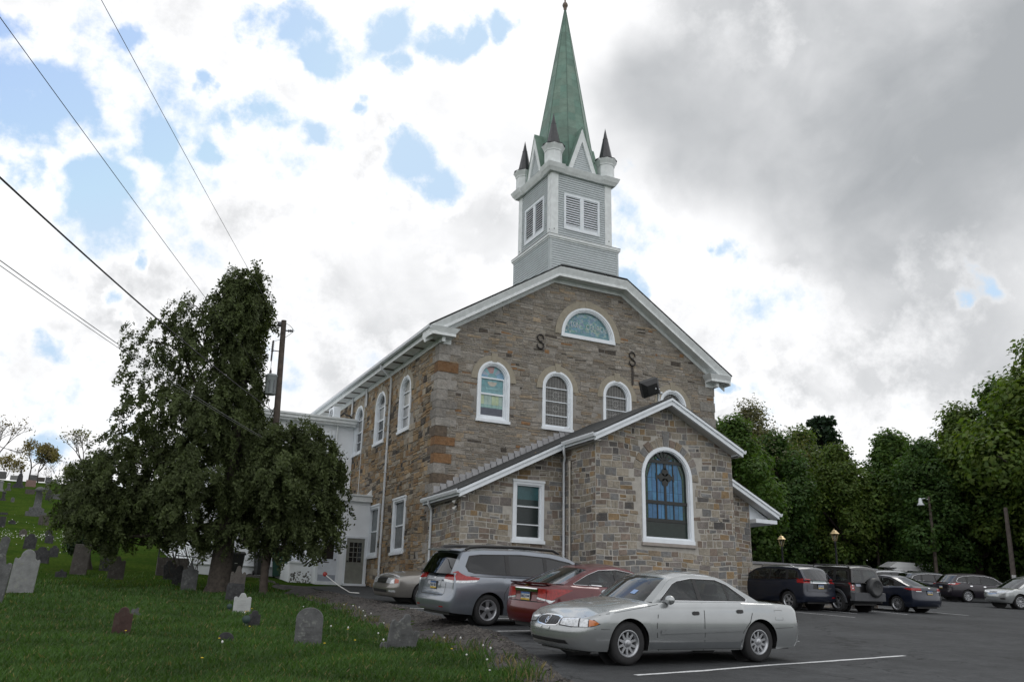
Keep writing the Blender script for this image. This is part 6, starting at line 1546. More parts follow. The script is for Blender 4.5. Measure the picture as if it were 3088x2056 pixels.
# white high-roofed van
S9 = dict(SUV, L=5.9, W=2.0, wb=3.5, fo=.9, rad=.36, nr=8, cr=.15, spokes=6, shoulder=[(-3.3, 1.2), (0, 1.18), (1.6, 1.15), (2.2, 1.08), (2.5, 1.0), (2.66, .9)], crown=[(-3, .02), (2, .06), (2.66, 0)],
  belt=[(-3.2, 1.2), (1.7, 1.16)], gh=[(1.75, 1.17), (1.15, 1.85), (.8, 2.02), (-.8, 2.05), (-2.9, 2.03), (-3.08, 1.98), (-3.16, 1.22)], ghi=(1, 5), ghw=.97, rw=.90, bowr=.03,
  dlo=[(1.5, 1.22), (1.3, 1.5), (1.05, 1.74), (.3, 1.78), (.3, 1.22)], glass=[[(1.42, 1.25), (1.25, 1.48), (1.03, 1.70), (.4, 1.74), (.4, 1.25)]])
x, y = 58.6, 49.2
c = make_car('van', 'white high roofed van behind the parked cars at the edge of the wood', 'van', x, y, math.radians(160), S9, whitep, 'cars in the back row', 1, dark_car_glass)
R_ = c['root']
mb = MB(); lo = [(1.5, -.9, 1.98), (1.5, .9, 1.98), (-2.95, .9, 2.0), (-2.95, -.9, 2.0)]; hi = [(.75, -.72, 2.42), (.75, .72, 2.42), (-2.75, .78, 2.33), (-2.75, -.78, 2.33)]; mb.hexa(lo, hi); mb.build('raised_roof', whitep, R_, True)
c['patch']('side_window', [[(-.1, 1.3), (2.6, 1.3), (2.6, 1.78), (-.1, 1.78)]], PI/2, glass_dark, .01, cuts=4); c['patch']('side_window', [[(.1, 1.3), (-2.6, 1.3), (-2.6, 1.78), (.1, 1.78)]], -PI/2, glass_dark, .01, cuts=4)
mirror_pod(c, 1.35, 1.35, whitep)
# silver crossover at the right edge, nose to the left
S10 = dict(S8, L=4.8, W=1.88, wb=2.825, fo=.95, chrome=False)
c = make_car('crossover_car', 'silver crossover cut by the right edge of the view, facing left', 'suv', 46.6, 31.0, math.radians(165), S10, silver, None, 2)
for s in (1, -1):
    pt3(c, 'headlight', [(2.34, s*.30, .78), (2.25, s*.6, .76), (1.95, s*.90, .82), (1.80, s*.93, .90), (2.0, s*.86, .92), (2.2, s*.6, .88), (2.3, s*.34, .86)], math.radians(40)*s, lamp_clear, .008, cuts=4)
    pt3(c, 'fog_lamp', [(2.28, s*.5, .46), (2.15, s*.72, .46), (2.15, s*.72, .54), (2.28, s*.5, .54)], math.radians(35)*s, trim_black, .006)
c['patch']('grille', [[(-.28, .70), (.28, .70), (.30, .86), (-.30, .86)]], 0, chrome, .01, cuts=3)
for k in range(5): c['seam']('grille_bar', [(-.28, .72+k*.03), (.28, .72+k*.03)], 0, .012, trim_black, .018)
mirror_pod(c, .9, 1.12, silver)
# ------------------------------------------------------------------ trees
bark = simple('bark', (.045, .037, .030), .95, var=.4, scale=8, bump=1.0, bscale=16)
leaf_m = tinted('maple_leaves', 'tint', .6, .12, 3, 0, 1, .25, .38)
cedar_m = tinted('cedar_sprays', 'tint', .7, .12, 4, 0, 1, .2, .22)
def leaf_quads(C, N, size, asp, rs, curl=.25):
    """one bent leaf-spray quad per centre; N = facing directions"""
    n = len(C); N = N/np.maximum(np.linalg.norm(N, axis=1, keepdims=True), 1e-6)
    t = rs.normal(size=(n, 3)); t -= N*(t*N).sum(1, keepdims=True); t /= np.maximum(np.linalg.norm(t, axis=1, keepdims=True), 1e-6)
    b = np.cross(N, t); s = size[:, None]
    v = np.stack([C-t*s*asp*.5, C+b*s*.42-N*s*curl*.2, C+t*s*asp*.5-N*s*curl, C-b*s*.42-N*s*curl*.2], 1)
    return v.reshape(-1, 3), np.arange(4*n).reshape(n, 4)
def rand_dirs(n, rs):
    d = rs.normal(size=(n, 3)); return d/np.linalg.norm(d, axis=1, keepdims=True)
def clump_tree(name_crown, name_trunk, seed, H, R, nclump, leaves, lsize, base, parent, crown0=.22, shade=(1, 1), light_tops=True, lean=0., mat=None):
    rs = np.random.RandomState(seed); C = []; S = []; T = []; N = []
    cl = []
    for k in range(nclump):
        h = crown0+(1-crown0)*((k+rs.uniform(.1, .9))/nclump); prof = math.sin(min(1, (h-crown0)/(1-crown0)*.92+.16)*PI)**.6
        a = k*2.4+rs.uniform(-.5, .5); r = R*prof*rs.uniform(.35, .82)
        cl.append((np.array([r*math.cos(a)+lean*h, r*math.sin(a), H*h*.93]), R*rs.uniform(.28, .46)*(.6+.4*prof)))
    cl.append((np.array([lean, 0, H*.93]), R*.3))
    per = leaves//len(cl)
    for c, r in cl:
        d = rand_dirs(per, rs); rad = r*rs.uniform(.35, 1.08, per)**.6*(1+.22*np.sin(d[:, 0]*5+c[0])*np.cos(d[:, 1]*6+c[1]))
        p = c+d*rad[:, None]*np.array([1, 1, .78]); C.append(p); N.append(d*.7+np.array([0, 0, .55])+rs.normal(0, .35, d.shape))
        k = rs.uniform(.78, 1.22)*np.ones(per); T.append(k*rs.uniform(.75, 1.25, per))
        S.append(lsize*rs.uniform(.6, 1.35, per))
    C = np.concatenate(C); N = np.concatenate(N); T = np.concatenate(T); S = np.concatenate(S)
    V, F = leaf_quads(C, N, S, 1.3, rs)
    hue = rs.uniform(-.12, .12, len(T)); col = np.stack([base[0]*T*(1+hue), base[1]*T, base[2]*T*(1-hue)], 1)
    o = np_mesh(name_crown, V, F, mat or leaf_m, parent, col)
    mb = MB(); tr = H*.022+.08; pts = []
    for i in range(7): t = i/6; pts.append((lean*t*.6+.12*math.sin(i*1.7+seed), .12*math.cos(i*2.1+seed)-.0, H*.75*t-.3))
    mb.tube(pts, [tr*(1.35 if i == 0 else 1)*(1-.12*i) for i in range(7)], 9)
    for c, r in cl[::2]:
        z0 = max(H*.16, c[2]*.62); f = z0/(H*.75); b = Vector((lean*f*.6, 0, z0)); mb.tube([b, b.lerp(Vector(c), .5)+Vector((0, 0, .2)), Vector(c)], [tr*.42, tr*.28, tr*.08], 6)
    mb.build(name_trunk, bark, parent, True)
    return o
GREEN1, GREEN2, GREEN3 = (.060, .108, .022), (.080, .122, .024), (.048, .092, .022)
protos = []
def proto_tree(kind, seed, H, R, n, leaves, ls, base, **k):
    o = empty('maple_tree', (0, 0, 0)); clump_tree('crown', 'trunk', seed, H, R, n, leaves, ls, base, o, **k); return o
P0 = proto_tree('a', 1, 14, 4.6, 34, 26000, .23, GREEN1, crown0=.20); P1 = proto_tree('b', 2, 15, 5.2, 38, 30000, .24, GREEN2, crown0=.26); P2 = proto_tree('c', 3, 13, 4.2, 30, 24000, .22, GREEN3, crown0=.16)
used = {}
def place_tree(P, x, y, s, rz, label, sz=1.0):
    o = P if P.name not in used else copy_tree(P); used[P.name] = 1
    o.location = (x, y, tz(x, y)-.1); o.rotation_euler = (0, 0, rz); o.scale = (s, s, s*sz)
    return tag(o, label, 'tree', 'leafy trees at the edge of the car park')
place_tree(P0, 45.5, 52.5, .95, .3, 'green maple nearest the church, behind the two lamp posts')
place_tree(P2, 52.5, 55.5, 1.0, 1.9, 'dark maple right of the tree by the lobby, behind the lamp posts')
place_tree(P1, 57.5, 53.5, .82, 4.0, 'broad maple with light green leaf tips at the middle of the tree edge')
place_tree(P0, 62.0, 52.0, .98, 2.2, 'tall maple behind the light pole with the hanging lamp')
place_tree(P2, 60.5, 47.5, .95, 5.2, 'low branched dark tree just behind the light pole')
place_tree(P1, 65.0, 47.2, 1.05, .7, 'yellow green maple between the two poles')
place_tree(P0, 67.0, 44.5, 1.28, 3.1, 'large maple left of the bare wooden pole')
place_tree(P1, 66.0, 39.8, 1.38, 1.2, 'tallest spreading maple behind the bare wooden pole')
place_tree(P2, 67.0, 35.5, 1.62, 2.6, 'dense maple at the right edge of the view')
place_tree(P1, 63.5, 37.0, .95, 4.9, 'bushy tree low over the plum sport utility')
place_tree(P0, 70.0, 32.0, 1.5, .2, 'maple partly cut off by the right edge of the view')
place_tree(P2, 50.0, 61.0, 1.12, 3.7, 'back row tree showing above the maple by the lobby')
place_tree(P1, 60.0, 60.0, .98, 5.7, 'back row tree showing between the maple tops')
place_tree(P0, 68.5, 56.5, 1.05, 1.0, 'back row tree beneath the pine top')
place_tree(P2, 75.0, 50.0, 1.25, 4.4, 'back row tree left of the tallest maple')
# thin crowned tree with opening buds at the left end of the wood
pb = empty('budding_tree', (53.0, 58.8, tz(53.0, 58.8)-.1), None, 'thin crowned tree with sparse new leaves standing above the maples by the church roof', 'tree')
WORLD_LOC[pb.name] = Vector((0, 0, 0))
clump_tree('crown', 'trunk', 12, 16.6, 5.2, 44, 15000, .16, (.13, .13, .07), pb, crown0=.4)
# pines behind
for (x, y, H, lb, sd) in ((69.5, 66.5, 17.6, 'dark pine with a broad layered top above the maples', 3), (62.5, 68.0, 15.8, 'smaller dark pine left of the layered pine', 8)):
    pr = empty('pine_tree', (x, y, tz(x, y)), None, lb, 'tree', 'pines behind the maples'); WORLD_LOC[pr.name] = Vector((0, 0, 0))
    rs = np.random.RandomState(sd); C = []; N = []; S = []; mb = MB(); mb.tube([(0, 0, -.2), (.1, 0, H*.5), (0, .1, H)], [.3, .2, .04], 8)
    for k in range(16):
        z = H*(.55+.43*k/16)+rs.uniform(-.2, .2); L = (H*.17)*(1.05-.75*(k/16))*rs.uniform(.7, 1.2)
        for j in range(5):
            a = j*1.26+k*.8+rs.uniform(-.4, .4); q = Vector((L*math.cos(a), L*math.sin(a), z+L*.22)); mb.tube([(0, 0, z), q], [.07, .02], 5, 0, False)
            m = 55; t = rs.uniform(.3, 1.05, m); c = np.outer(t, np.array(q)-np.array([0, 0, z]))+np.array([0, 0, z])+rs.normal(0, .22, (m, 3))*np.array([1, 1, .55]); C.append(c); N.append(rand_dirs(m, rs)+np.array([0, 0, .8])); S.append(rs.uniform(.22, .42, m))
    C = np.concatenate(C); N = np.concatenate(N); S = np.concatenate(S); V, F = leaf_quads(C, N, S, 1.7, rs); k = rs.uniform(.7, 1.3, len(C))
    np_mesh('crown', V, F, cedar_m, pr, np.stack([.018*k, .036*k, .02*k], 1)); mb.build('trunk', bark, pr, True)
# undergrowth and the darker wood behind
def mass(name, pts, n, size, base, zlo, zhi, seed, label, deep=5.):
    rs = np.random.RandomState(seed); P = np.array(pts, float); seg = np.linalg.norm(np.diff(P, axis=0), axis=1); cum = np.concatenate([[0], np.cumsum(seg)]); t = rs.uniform(0, cum[-1], n)
    x = np.interp(t, cum, P[:, 0])+rs.normal(0, deep*.5, n); y = np.interp(t, cum, P[:, 1])+rs.normal(0, deep*.5, n)
    lump = .55+.45*np.sin(t*.9+np.sin(t*.37)*2)*np.cos(t*.41+1)
    z = terrain(x, y)+zlo+(zhi-zlo)*rs.uniform(0, 1, n)**1.3*(.35+.65*lump)
    V, F = leaf_quads(np.stack([x, y, z], 1), rand_dirs(n, rs)+np.array([-.4, -.5, .6]), size*rs.uniform(.6, 1.4, n), 1.3, rs); k = rs.uniform(.6, 1.35, n)*(.8+.3*lump)
    o = np_mesh(name, V, F, leaf_m, None, np.stack([base[0]*k, base[1]*k, base[2]*k], 1)); tag(o, label, 'wood', None, 'stuff'); return o
mass('undergrowth', [(40, 55), (50, 57), (58, 54), (64, 49), (68, 43), (70, 35), (74, 27)], 9000, .42, (.045, .075, .02), 0, 3.0, 4, 'low green undergrowth along the foot of the wood', 3.)
mass('distant_wood', [(38, 66), (50, 72), (62, 70), (74, 60), (82, 48), (84, 30), (86, 18)], 26000, .75, (.026, .048, .016), 0, 13.5, 6, 'dark mass of the wood behind the nearer trees', 7.)
rs = np.random.RandomState(44)
for i in range(16):                                        # thin stems seen inside the wood
    t = i/15; x = 47+25*t+rs.uniform(-1.5, 1.5); y = 59-19*t**1.4+rs.uniform(-1.2, 2.2); z = tz(x, y); h = rs.uniform(8, 11.5); l = rs.uniform(-.9, .9)
    mb = MB(); mb.tube([(0, 0, -.2), (l*.4, .1, h*.5), (l, .2, h)], [rs.uniform(.11, .2), .1, .05], 7); 
    for q in range(3): mb.tube([(l*.5, .1, h*(.5+.13*q)), (l*.5+rs.uniform(-1, 1), rs.uniform(-1, 1), h*(.62+.13*q))], [.05, .015], 5, 0, False)
    o = mb.build('tree_stem', bark); o.location = (x, y, z); tag(o, 'thin bare tree stem in the shade under the leafy canopy', 'tree trunk', 'bare stems inside the wood')

# ---- the big cedar left of the church: leaning top, sparse left shoulder, skirts almost to the ground
TX, TY = 5.24, 34.98; RX, RY = math.cos(YAW), -math.sin(YAW)      # u runs across the lawn towards the church
def cedar(name, label, x, y, lobes, limbs, trunk, seed, dens=1.0):
    o = empty(name, (x, y, tz(x, y)), None, label, 'tree'); WORLD_LOC[o.name] = Vector((0, 0, 0))
    rs = np.random.RandomState(seed); C = []; N = []; S = []; T = []
    for u, v, ru, rv, w, d in lobes:                   # drooping sprays spread through each bough
        m = max(int(dens*d*ru*rv*62), 3); dd = rand_dirs(m, rs); rad = rs.uniform(.1, 1.0, m)**.5
        rag = 1+.22*np.sin(dd[:, 0]*7+u*3)*np.cos(dd[:, 2]*8+v)+.13*rs.normal(size=m)
        cu = u+dd[:, 0]*rad*rag*ru; cw = w+dd[:, 1]*rad*rag*max(ru, .9)*.95; cv = v+dd[:, 2]*rad*rag*rv
        k = 84; sc_ = rs.uniform(.6, 1.35, m); t = rs.uniform(0, 1, (m, k)); a_ = np.arctan2(cw-w, cu-u)+rs.normal(0, .5, m)
        out = (t*.42)*sc_[:, None]; pu = cu[:, None]+np.cos(a_)[:, None]*out+rs.normal(0, .085, (m, k))*(1.2-t*.6)*sc_[:, None]; pw = cw[:, None]+np.sin(a_)[:, None]*out+rs.normal(0, .085, (m, k))*(1.2-t*.6); pv = cv[:, None]+.16-t**1.6*.5*sc_[:, None]+rs.normal(0, .07, (m, k))
        pu, pw, pv = pu.ravel(), pw.ravel(), pv.ravel(); n = len(pu); D_ = np.repeat(dd, k, 0)
        C.append(np.stack([pu*RX-pw*RY, pu*RY+pw*RX, pv], 1)); N.append(np.stack([D_[:, 0]*RX, D_[:, 1], D_[:, 2]*.4+.3], 1)+rs.normal(0, .55, (n, 3))); S.append(rs.uniform(.035, .10, n)); T.append(rs.uniform(.7, 1.3, n)*np.repeat(rs.uniform(.7, 1.35, m), k))
    C = np.concatenate(C); N = np.concatenate(N); S = np.concatenate(S); T = np.concatenate(T); keep = C[:, 2] > .55
    C, N, S, T = C[keep], N[keep], S[keep], T[keep]; V, F = leaf_quads(C, N, S, 1.9, rs, .35)
    np_mesh('crown', V, F, cedar_m, o, np.stack([.060*T, .078*T, .030*T], 1))
    W = lambda u, v, w: (u*RX-w*RY, u*RY+w*RX, v)
    mb = MB(); mb.tube([W(*p[:3]) for p in trunk], [p[3] for p in trunk], 12); mb.build('trunk', bark, o, True)
    mb = MB()
    for l in limbs: mb.tube([W(*p[:3]) for p in l], [p[3] for p in l], 7)
    for k in range(70):
        lb = lobes[rs.randint(len(lobes))]; p0 = Vector(W(lb[0]*.55, lb[1]-.5, lb[4]*.5)); q = Vector(W(lb[0]+rs.uniform(-1, 1)*lb[2]*.9, lb[1]+rs.uniform(-.8, .9)*lb[3], lb[4]+rs.uniform(-.8, .8))); p0 = p0.lerp(q, .35); mb.tube([p0, p0.lerp(q, .5)+Vector((0, 0, .12)), q], [.035, .022, .006], 5, 0, False)
    mb.build('limbs', bark, o, True); return o
def L(px, py, rx, ry, w, d):
    v = (1335-py)/57.5; q = 62-.55*v; return ((px-505-.0743*(1335-py))/q, v, rx/q, ry/57.5, w, d)
cedar('cedar_tree', 'tall dark cedar with a leaning top and low skirts in front of the white annex', TX, TY,
  [L(542, 640, 46, 52, 0, 1.5), L(520, 715, 70, 85, 0, 1.5), L(545, 690, 48, 70, .3, 1.3), L(528, 815, 52, 105, 0, 1.7), L(545, 900, 38, 90, .2, 1.3), L(440, 715, 62, 48, -.3, .62), L(365, 765, 72, 50, -.3, .36), L(315, 825, 62, 78, 0, .27), L(285, 900, 42, 62, .4, .28), L(400, 830, 80, 75, .6, .3), L(440, 800, 60, 80, -.5, .5), L(345, 935, 80, 66, -.4, .28), L(430, 920, 80, 80, .5, .4), L(310, 985, 60, 40, 0, .6),
   L(480, 960, 95, 95, -.6, 1.1), L(555, 1000, 90, 75, .4, 1.2), L(300, 1060, 85, 58, -.5, .9), L(395, 1040, 90, 70, .5, .9), L(190, 1125, 52, 68, 0, 1.2), L(165, 1190, 36, 46, .3, 1.1), L(245, 1160, 85, 88, -.6, 1.2), L(255, 1215, 80, 55, .6, .8), L(345, 1150, 100, 85, .3, 1.1), L(470, 1130, 110, 95, -.9, 1.3), L(560, 1130, 85, 85, .7, 1.3), L(430, 1215, 90, 36, .2, .9), L(560, 1220, 70, 34, -.4, .8)],
  [[(0, 4.5, 0, .16), (-1.0, 6.0, .2, .12), (-1.9, 8.0, .1, .07), (-2.6, 9.3, 0, .03)], [(0, 2.6, 0, .15), (-1.6, 2.1, -.2, .11), (-3.6, 1.9, -.3, .05)], [(0, 5.2, 0, .12), (-1.6, 5.9, .6, .08), (-3.4, 6.6, .5, .03)], [(.1, 3.6, 0, .12), (1.2, 4.2, .4, .07), (1.8, 4.4, .6, .03)], [(-.2, 3.2, 0, .12), (-2.2, 4.0, .2, .08), (-4.3, 4.1, .1, .03)]],
  [(0, -.25, 0, .62), (.03, .25, 0, .43), (.05, 1.2, 0, .39), (.05, 3, 0, .34), (.05, 6, 0, .24), (.0, 9, 0, .14), (-.1, 12.2, 0, .05)], 31)
tx2, ty2 = 7.3, 35.6
sh = (tx2-TX)*RX+(ty2-TY)*RY; shw = -(tx2-TX)*RY+(ty2-TY)*RX
def L2(px, py, rx, ry, w, d): a = L(px, py, rx, ry, w, d); return (a[0]-sh, a[1], a[2], a[3], a[4]-shw, d)
cedar('cedar_tree', 'shorter rounded cedar overhanging the annex doors, right of the tall cedar', tx2, ty2,
  [L2(640, 1025, 62, 55, 0, 1.2), L2(700, 1050, 72, 66, .3, 1.25), L2(738, 1090, 46, 62, 0, 1.2), L2(650, 1110, 80, 78, -.7, 1.3), L2(715, 1160, 66, 75, .2, 1.3), L2(630, 1190, 70, 60, .4, 1.2), L2(725, 1215, 42, 42, 0, .8), L2(680, 1235, 52, 34, -.4, .7), L2(600, 1110, 60, 80, .5, 1.2), L2(690, 990, 40, 26, 0, .7), L2(735, 1255, 30, 22, .2, .5), L2(630, 1250, 40, 24, 0, .5)],
  [[(0, 3, 0, .06), (.9, 3.6, .2, .04), (1.7, 4, 0, .02)], [(0, 2.4, 0, .05), (1.2, 2.3, -.2, .03)]],
  [(-.32, -.2, 0, .075), (-.18, .9, 0, .07), (-.02, 2.2, 0, .065), (.1, 4, 0, .04)], 57)
# small clipped yew at the far left, behind the cedar skirts
yw = empty('yew_bush', (.9, 44.6, tz(.9, 44.6)), None, 'dark clipped yew with a rounded top at the left behind the cedar skirts', 'shrub'); WORLD_LOC[yw.name] = Vector((0, 0, 0))
clump_tree('foliage', 'trunk', 77, 5.4, 1.5, 12, 12000, .10, (.016, .030, .012), yw, crown0=.12, mat=cedar_m)
# bare spring trees on the hill skyline
def bare_tree(x, y, H, spread, seed, leaves, base, label, multi=1):
    o = empty('hilltop_tree', (x, y, tz(x, y)-.2), None, label, 'tree', 'spring trees on the hill crest'); WORLD_LOC[o.name] = Vector((0, 0, 0)); rs = np.random.RandomState(seed); mb = MB(); tips = []
    def grow(p, d, l, r, dep):
        q = p+d*l; mb.tube([p, p.lerp(q, .5)+Vector(rs.normal(0, l*.04, 3)), q], [r, r*.8, r*.6], 5, 0, False)
        if dep == 0: tips.append(q); return
        for k in range(3 if dep > 1 else 3):
            nd_ = (d+Vector(rs.normal(0, spread, 3))+Vector((0, 0, .12))).normalized(); grow(q, nd_, l*rs.uniform(.62, .82), r*.58, dep-1)
    for m in range(multi): grow(Vector((rs.normal(0, .3), rs.normal(0, .3), 0)), Vector((rs.normal(0, .12*multi), rs.normal(0, .12*multi), 1)).normalized(), H*.27, H*.017/math.sqrt(multi), 4)
    mb.build('branches', bark, o, True)
    if leaves:
        t = np.array([tuple(v) for v in tips]); n = leaves; c = t[rs.randint(0, len(t), n)]+rs.normal(0, .28, (n, 3)); V, F = leaf_quads(c, rand_dirs(n, rs), rs.uniform(.14, .3, n), 1.2, rs); k = rs.uniform(.7, 1.3, n); np_mesh('crown', V, F, leaf_m, o, np.stack([base[0]*k, base[1]*k, base[2]*k], 1))
bare_tree(-6.6, 136, 7.6, .42, 3, 700, (.16, .13, .07), 'bare branching tree on the hill crest, left of the leafing round tree')
bare_tree(-5.0, 138, 7.2, .55, 4, 2600, (.14, .12, .045), 'round tree with orange green new leaves on the hill crest')
bare_tree(-2.7, 140, 5.2, .40, 6, 60, (.15, .12, .07), 'leafless fan shaped tree on the hill crest', 3)
bare_tree(-.4, 131, 9.6, .34, 7, 380, (.12, .12, .06), 'tall thin tree on the hill crest beside the cedar')
bare_tree(-9.6, 134, 10.5, .36, 8, 200, (.15, .12, .08), 'bare tree cut by the left edge of the view')
bare_tree(-8.6, 131, 3.6, .6, 9, 800, (.17, .14, .05), 'low yellow green bush on the hill crest at the left edge', 2)
bare_tree(-1.2, 133, 2.6, .6, 10, 700, (.13, .15, .05), 'small green bush on the hill crest beneath the thin tree', 2)
# bare shrub by the steps
rs = np.random.RandomState(2); mb = MB()
for k in range(13):
    a = rs.uniform(0, 6.28); p = Vector((rs.normal(0, .2), rs.normal(0, .2), -.1)); q = p+Vector((math.cos(a)*.7, math.sin(a)*.5, rs.uniform(1.2, 2.2))); mb.tube([p, p.lerp(q, .5)+Vector(rs.normal(0, .14, 3)), q+Vector(rs.normal(0, .1, 3)), q+Vector((math.cos(a)*.5, 0, -.1))], [.022, .016, .01, .004], 5, 0, False)
o = mb.build('bare_shrub', bark); o.location = (4.65, 39.6, tz(4.65, 39.6)); tag(o, 'leafless twiggy shrub against the white annex wall left of the cedar trunk', 'shrub')
# ------------------------------------------------------------------ gravestones
def gs_mat(name, col, v=.35, lich=(.22, .23, .19)):
    m, nt, b = node_mat(name); b.inputs['Roughness'].default_value = .92; b.inputs['Specular IOR Level'].default_value = .2
    t = nd(nt, 'ShaderNodeTexCoord'); n = nd(nt, 'ShaderNodeTexNoise'); n.inputs['Scale'].default_value = 6; n.inputs['Detail'].default_value = 9; n.inputs['Roughness'].default_value = .68; nt.links.new(t.outputs['Object'], n.inputs['Vector'])
    mr = nd(nt, 'ShaderNodeMapRange'); mr.inputs['From Min'].default_value = .32; mr.inputs['From Max'].default_value = .68; mr.inputs['To Min'].default_value = 1-v; mr.inputs['To Max'].default_value = 1+v; nt.links.new(n.outputs['Fac'], mr.inputs['Value'])
    sc = nd(nt, 'ShaderNodeVectorMath', operation='SCALE'); sc.inputs[0].default_value = col; nt.links.new(mr.outputs[0], sc.inputs['Scale'])
    n2 = nd(nt, 'ShaderNodeTexNoise'); n2.inputs['Scale'].default_value = 13; n2.inputs['Detail'].default_value = 6; nt.links.new(t.outputs['Object'], n2.inputs['Vector'])
    m2 = nd(nt, 'ShaderNodeMapRange'); m2.inputs['From Min'].default_value = .58; m2.inputs['From Max'].default_value = .66; m2.inputs['To Max'].default_value = .55; nt.links.new(n2.outputs['Fac'], m2.inputs['Value'])
    mx_ = nd(nt, 'ShaderNodeMix', data_type='RGBA'); nt.links.new(m2.outputs[0], mx_.inputs['Factor']); nt.links.new(sc.outputs[0], mx_.inputs['A']); mx_.inputs['B'].default_value = lich+(1,)
    nt.links.new(mx_.outputs['Result'], b.inputs['Base Color'])
    bp = nd(nt, 'ShaderNodeBump'); bp.inputs['Strength'].default_value = .5; bp.inputs['Distance'].default_value = .01; nt.links.new(n2.outputs['Fac'], bp.inputs['Height']); nt.links.new(bp.outputs[0], b.inputs['Normal']); return m
G = dict(pale=gs_mat('pale_marble', (.19, .195, .195), .25), grey=gs_mat('grey_slate', (.095, .097, .098), .35, (.20, .21, .19)), dark=gs_mat('dark_slate', (.045, .045, .047), .4, (.085, .088, .08)), red=gs_mat('red_sandstone', (.060, .038, .034), .3, (.07, .06, .05)), brown=gs_mat('brown_sandstone', (.075, .068, .062), .3, (.13, .13, .12)), white=gs_mat('white_marble', (.38, .39, .39), .15, (.35, .36, .34)), pink=gs_mat('pink_granite', (.20, .135, .12), .2, (.2, .16, .15)))
def outline(kind, w, h, R):
    a = w/2; P = []
    if kind == 'shoulder':
        s = h*.76; r = a*.56; P = [(-a, 0), (-a*.98, s), (-a*.90, s+.03*h), (-a*.72, s+.01*h), (-r, s+.05*h)]+[(-r*math.cos(PI*i/10), s+.06*h+(h-s-.06*h)*math.sin(PI*i/10)) for i in range(1, 10)]+[(r, s+.05*h), (a*.72, s+.01*h), (a*.90, s+.03*h), (a*.98, s), (a, 0)]
    elif kind == 'scroll':
        s = h*.78; P = [(-a, 0), (-a, s)]+[(-a+a*.22+a*.2*math.cos(PI-PI*i/5), s+.05*h*math.sin(PI*i/5)) for i in range(6)]+[(-a*.45, s+.02*h), (-a*.33, s+.12*h)]+[(-a*.3*math.cos(PI*i/8), s+.14*h+(h*.08)*math.sin(PI*i/8)) for i in range(9)]+[(a*.33, s+.12*h), (a*.45, s+.02*h)]+[(a-a*.22-a*.2*math.cos(PI*i/5), s+.05*h*math.sin(PI*i/5)) for i in range(6)]+[(a, s), (a, 0)]
        Q = []
        for p in P:
            if not Q or math.hypot(p[0]-Q[-1][0], p[1]-Q[-1][1]) > .004: Q.append(p)
        P = Q
    elif kind == 'round': P = [(-a, 0)]+[(-a*math.cos(PI*i/16), h-a*.82+a*.82*math.sin(PI*i/16)) for i in range(17)]+[(a, 0)]
    elif kind == 'point': P = [(-a, 0), (-a*1.0, h*.66), (-a*.8, h*.70), (-a*.45, h*.72), (-a*.2, h*.86), (-a*.08, h), (a*.08, h), (a*.2, h*.86), (a*.45, h*.72), (a*.8, h*.70), (a, h*.66), (a, 0)]
    elif kind == 'broken': P = [(-a*.86, 0), (-a*.80, h*.60), (-a*.74, h*.76), (-a*.62, h*.82), (-a*.52, h*.76), (-a*.38, h*.74), (-a*.22, h*.83), (-a*.1, h*.88), (0, h*.99), (a*.16, h), (a*.30, h*.94), (a*.34, h*.72), (a*.42, h*.66), (a*.5, h*.56), (a*.66, h*.50), (a*.80, h*.56), (a*.94, h*.54), (a*.98, h*.44), (a*.86, h*.2), (a*.82, 0)]
    else: P = [(-a, 0), (-a, h*.97), (-a*.9, h), (a*.9, h), (a, h*.97), (a, 0)]
    return [(x, z-.12 if z == 0 else z) for x, z in P]
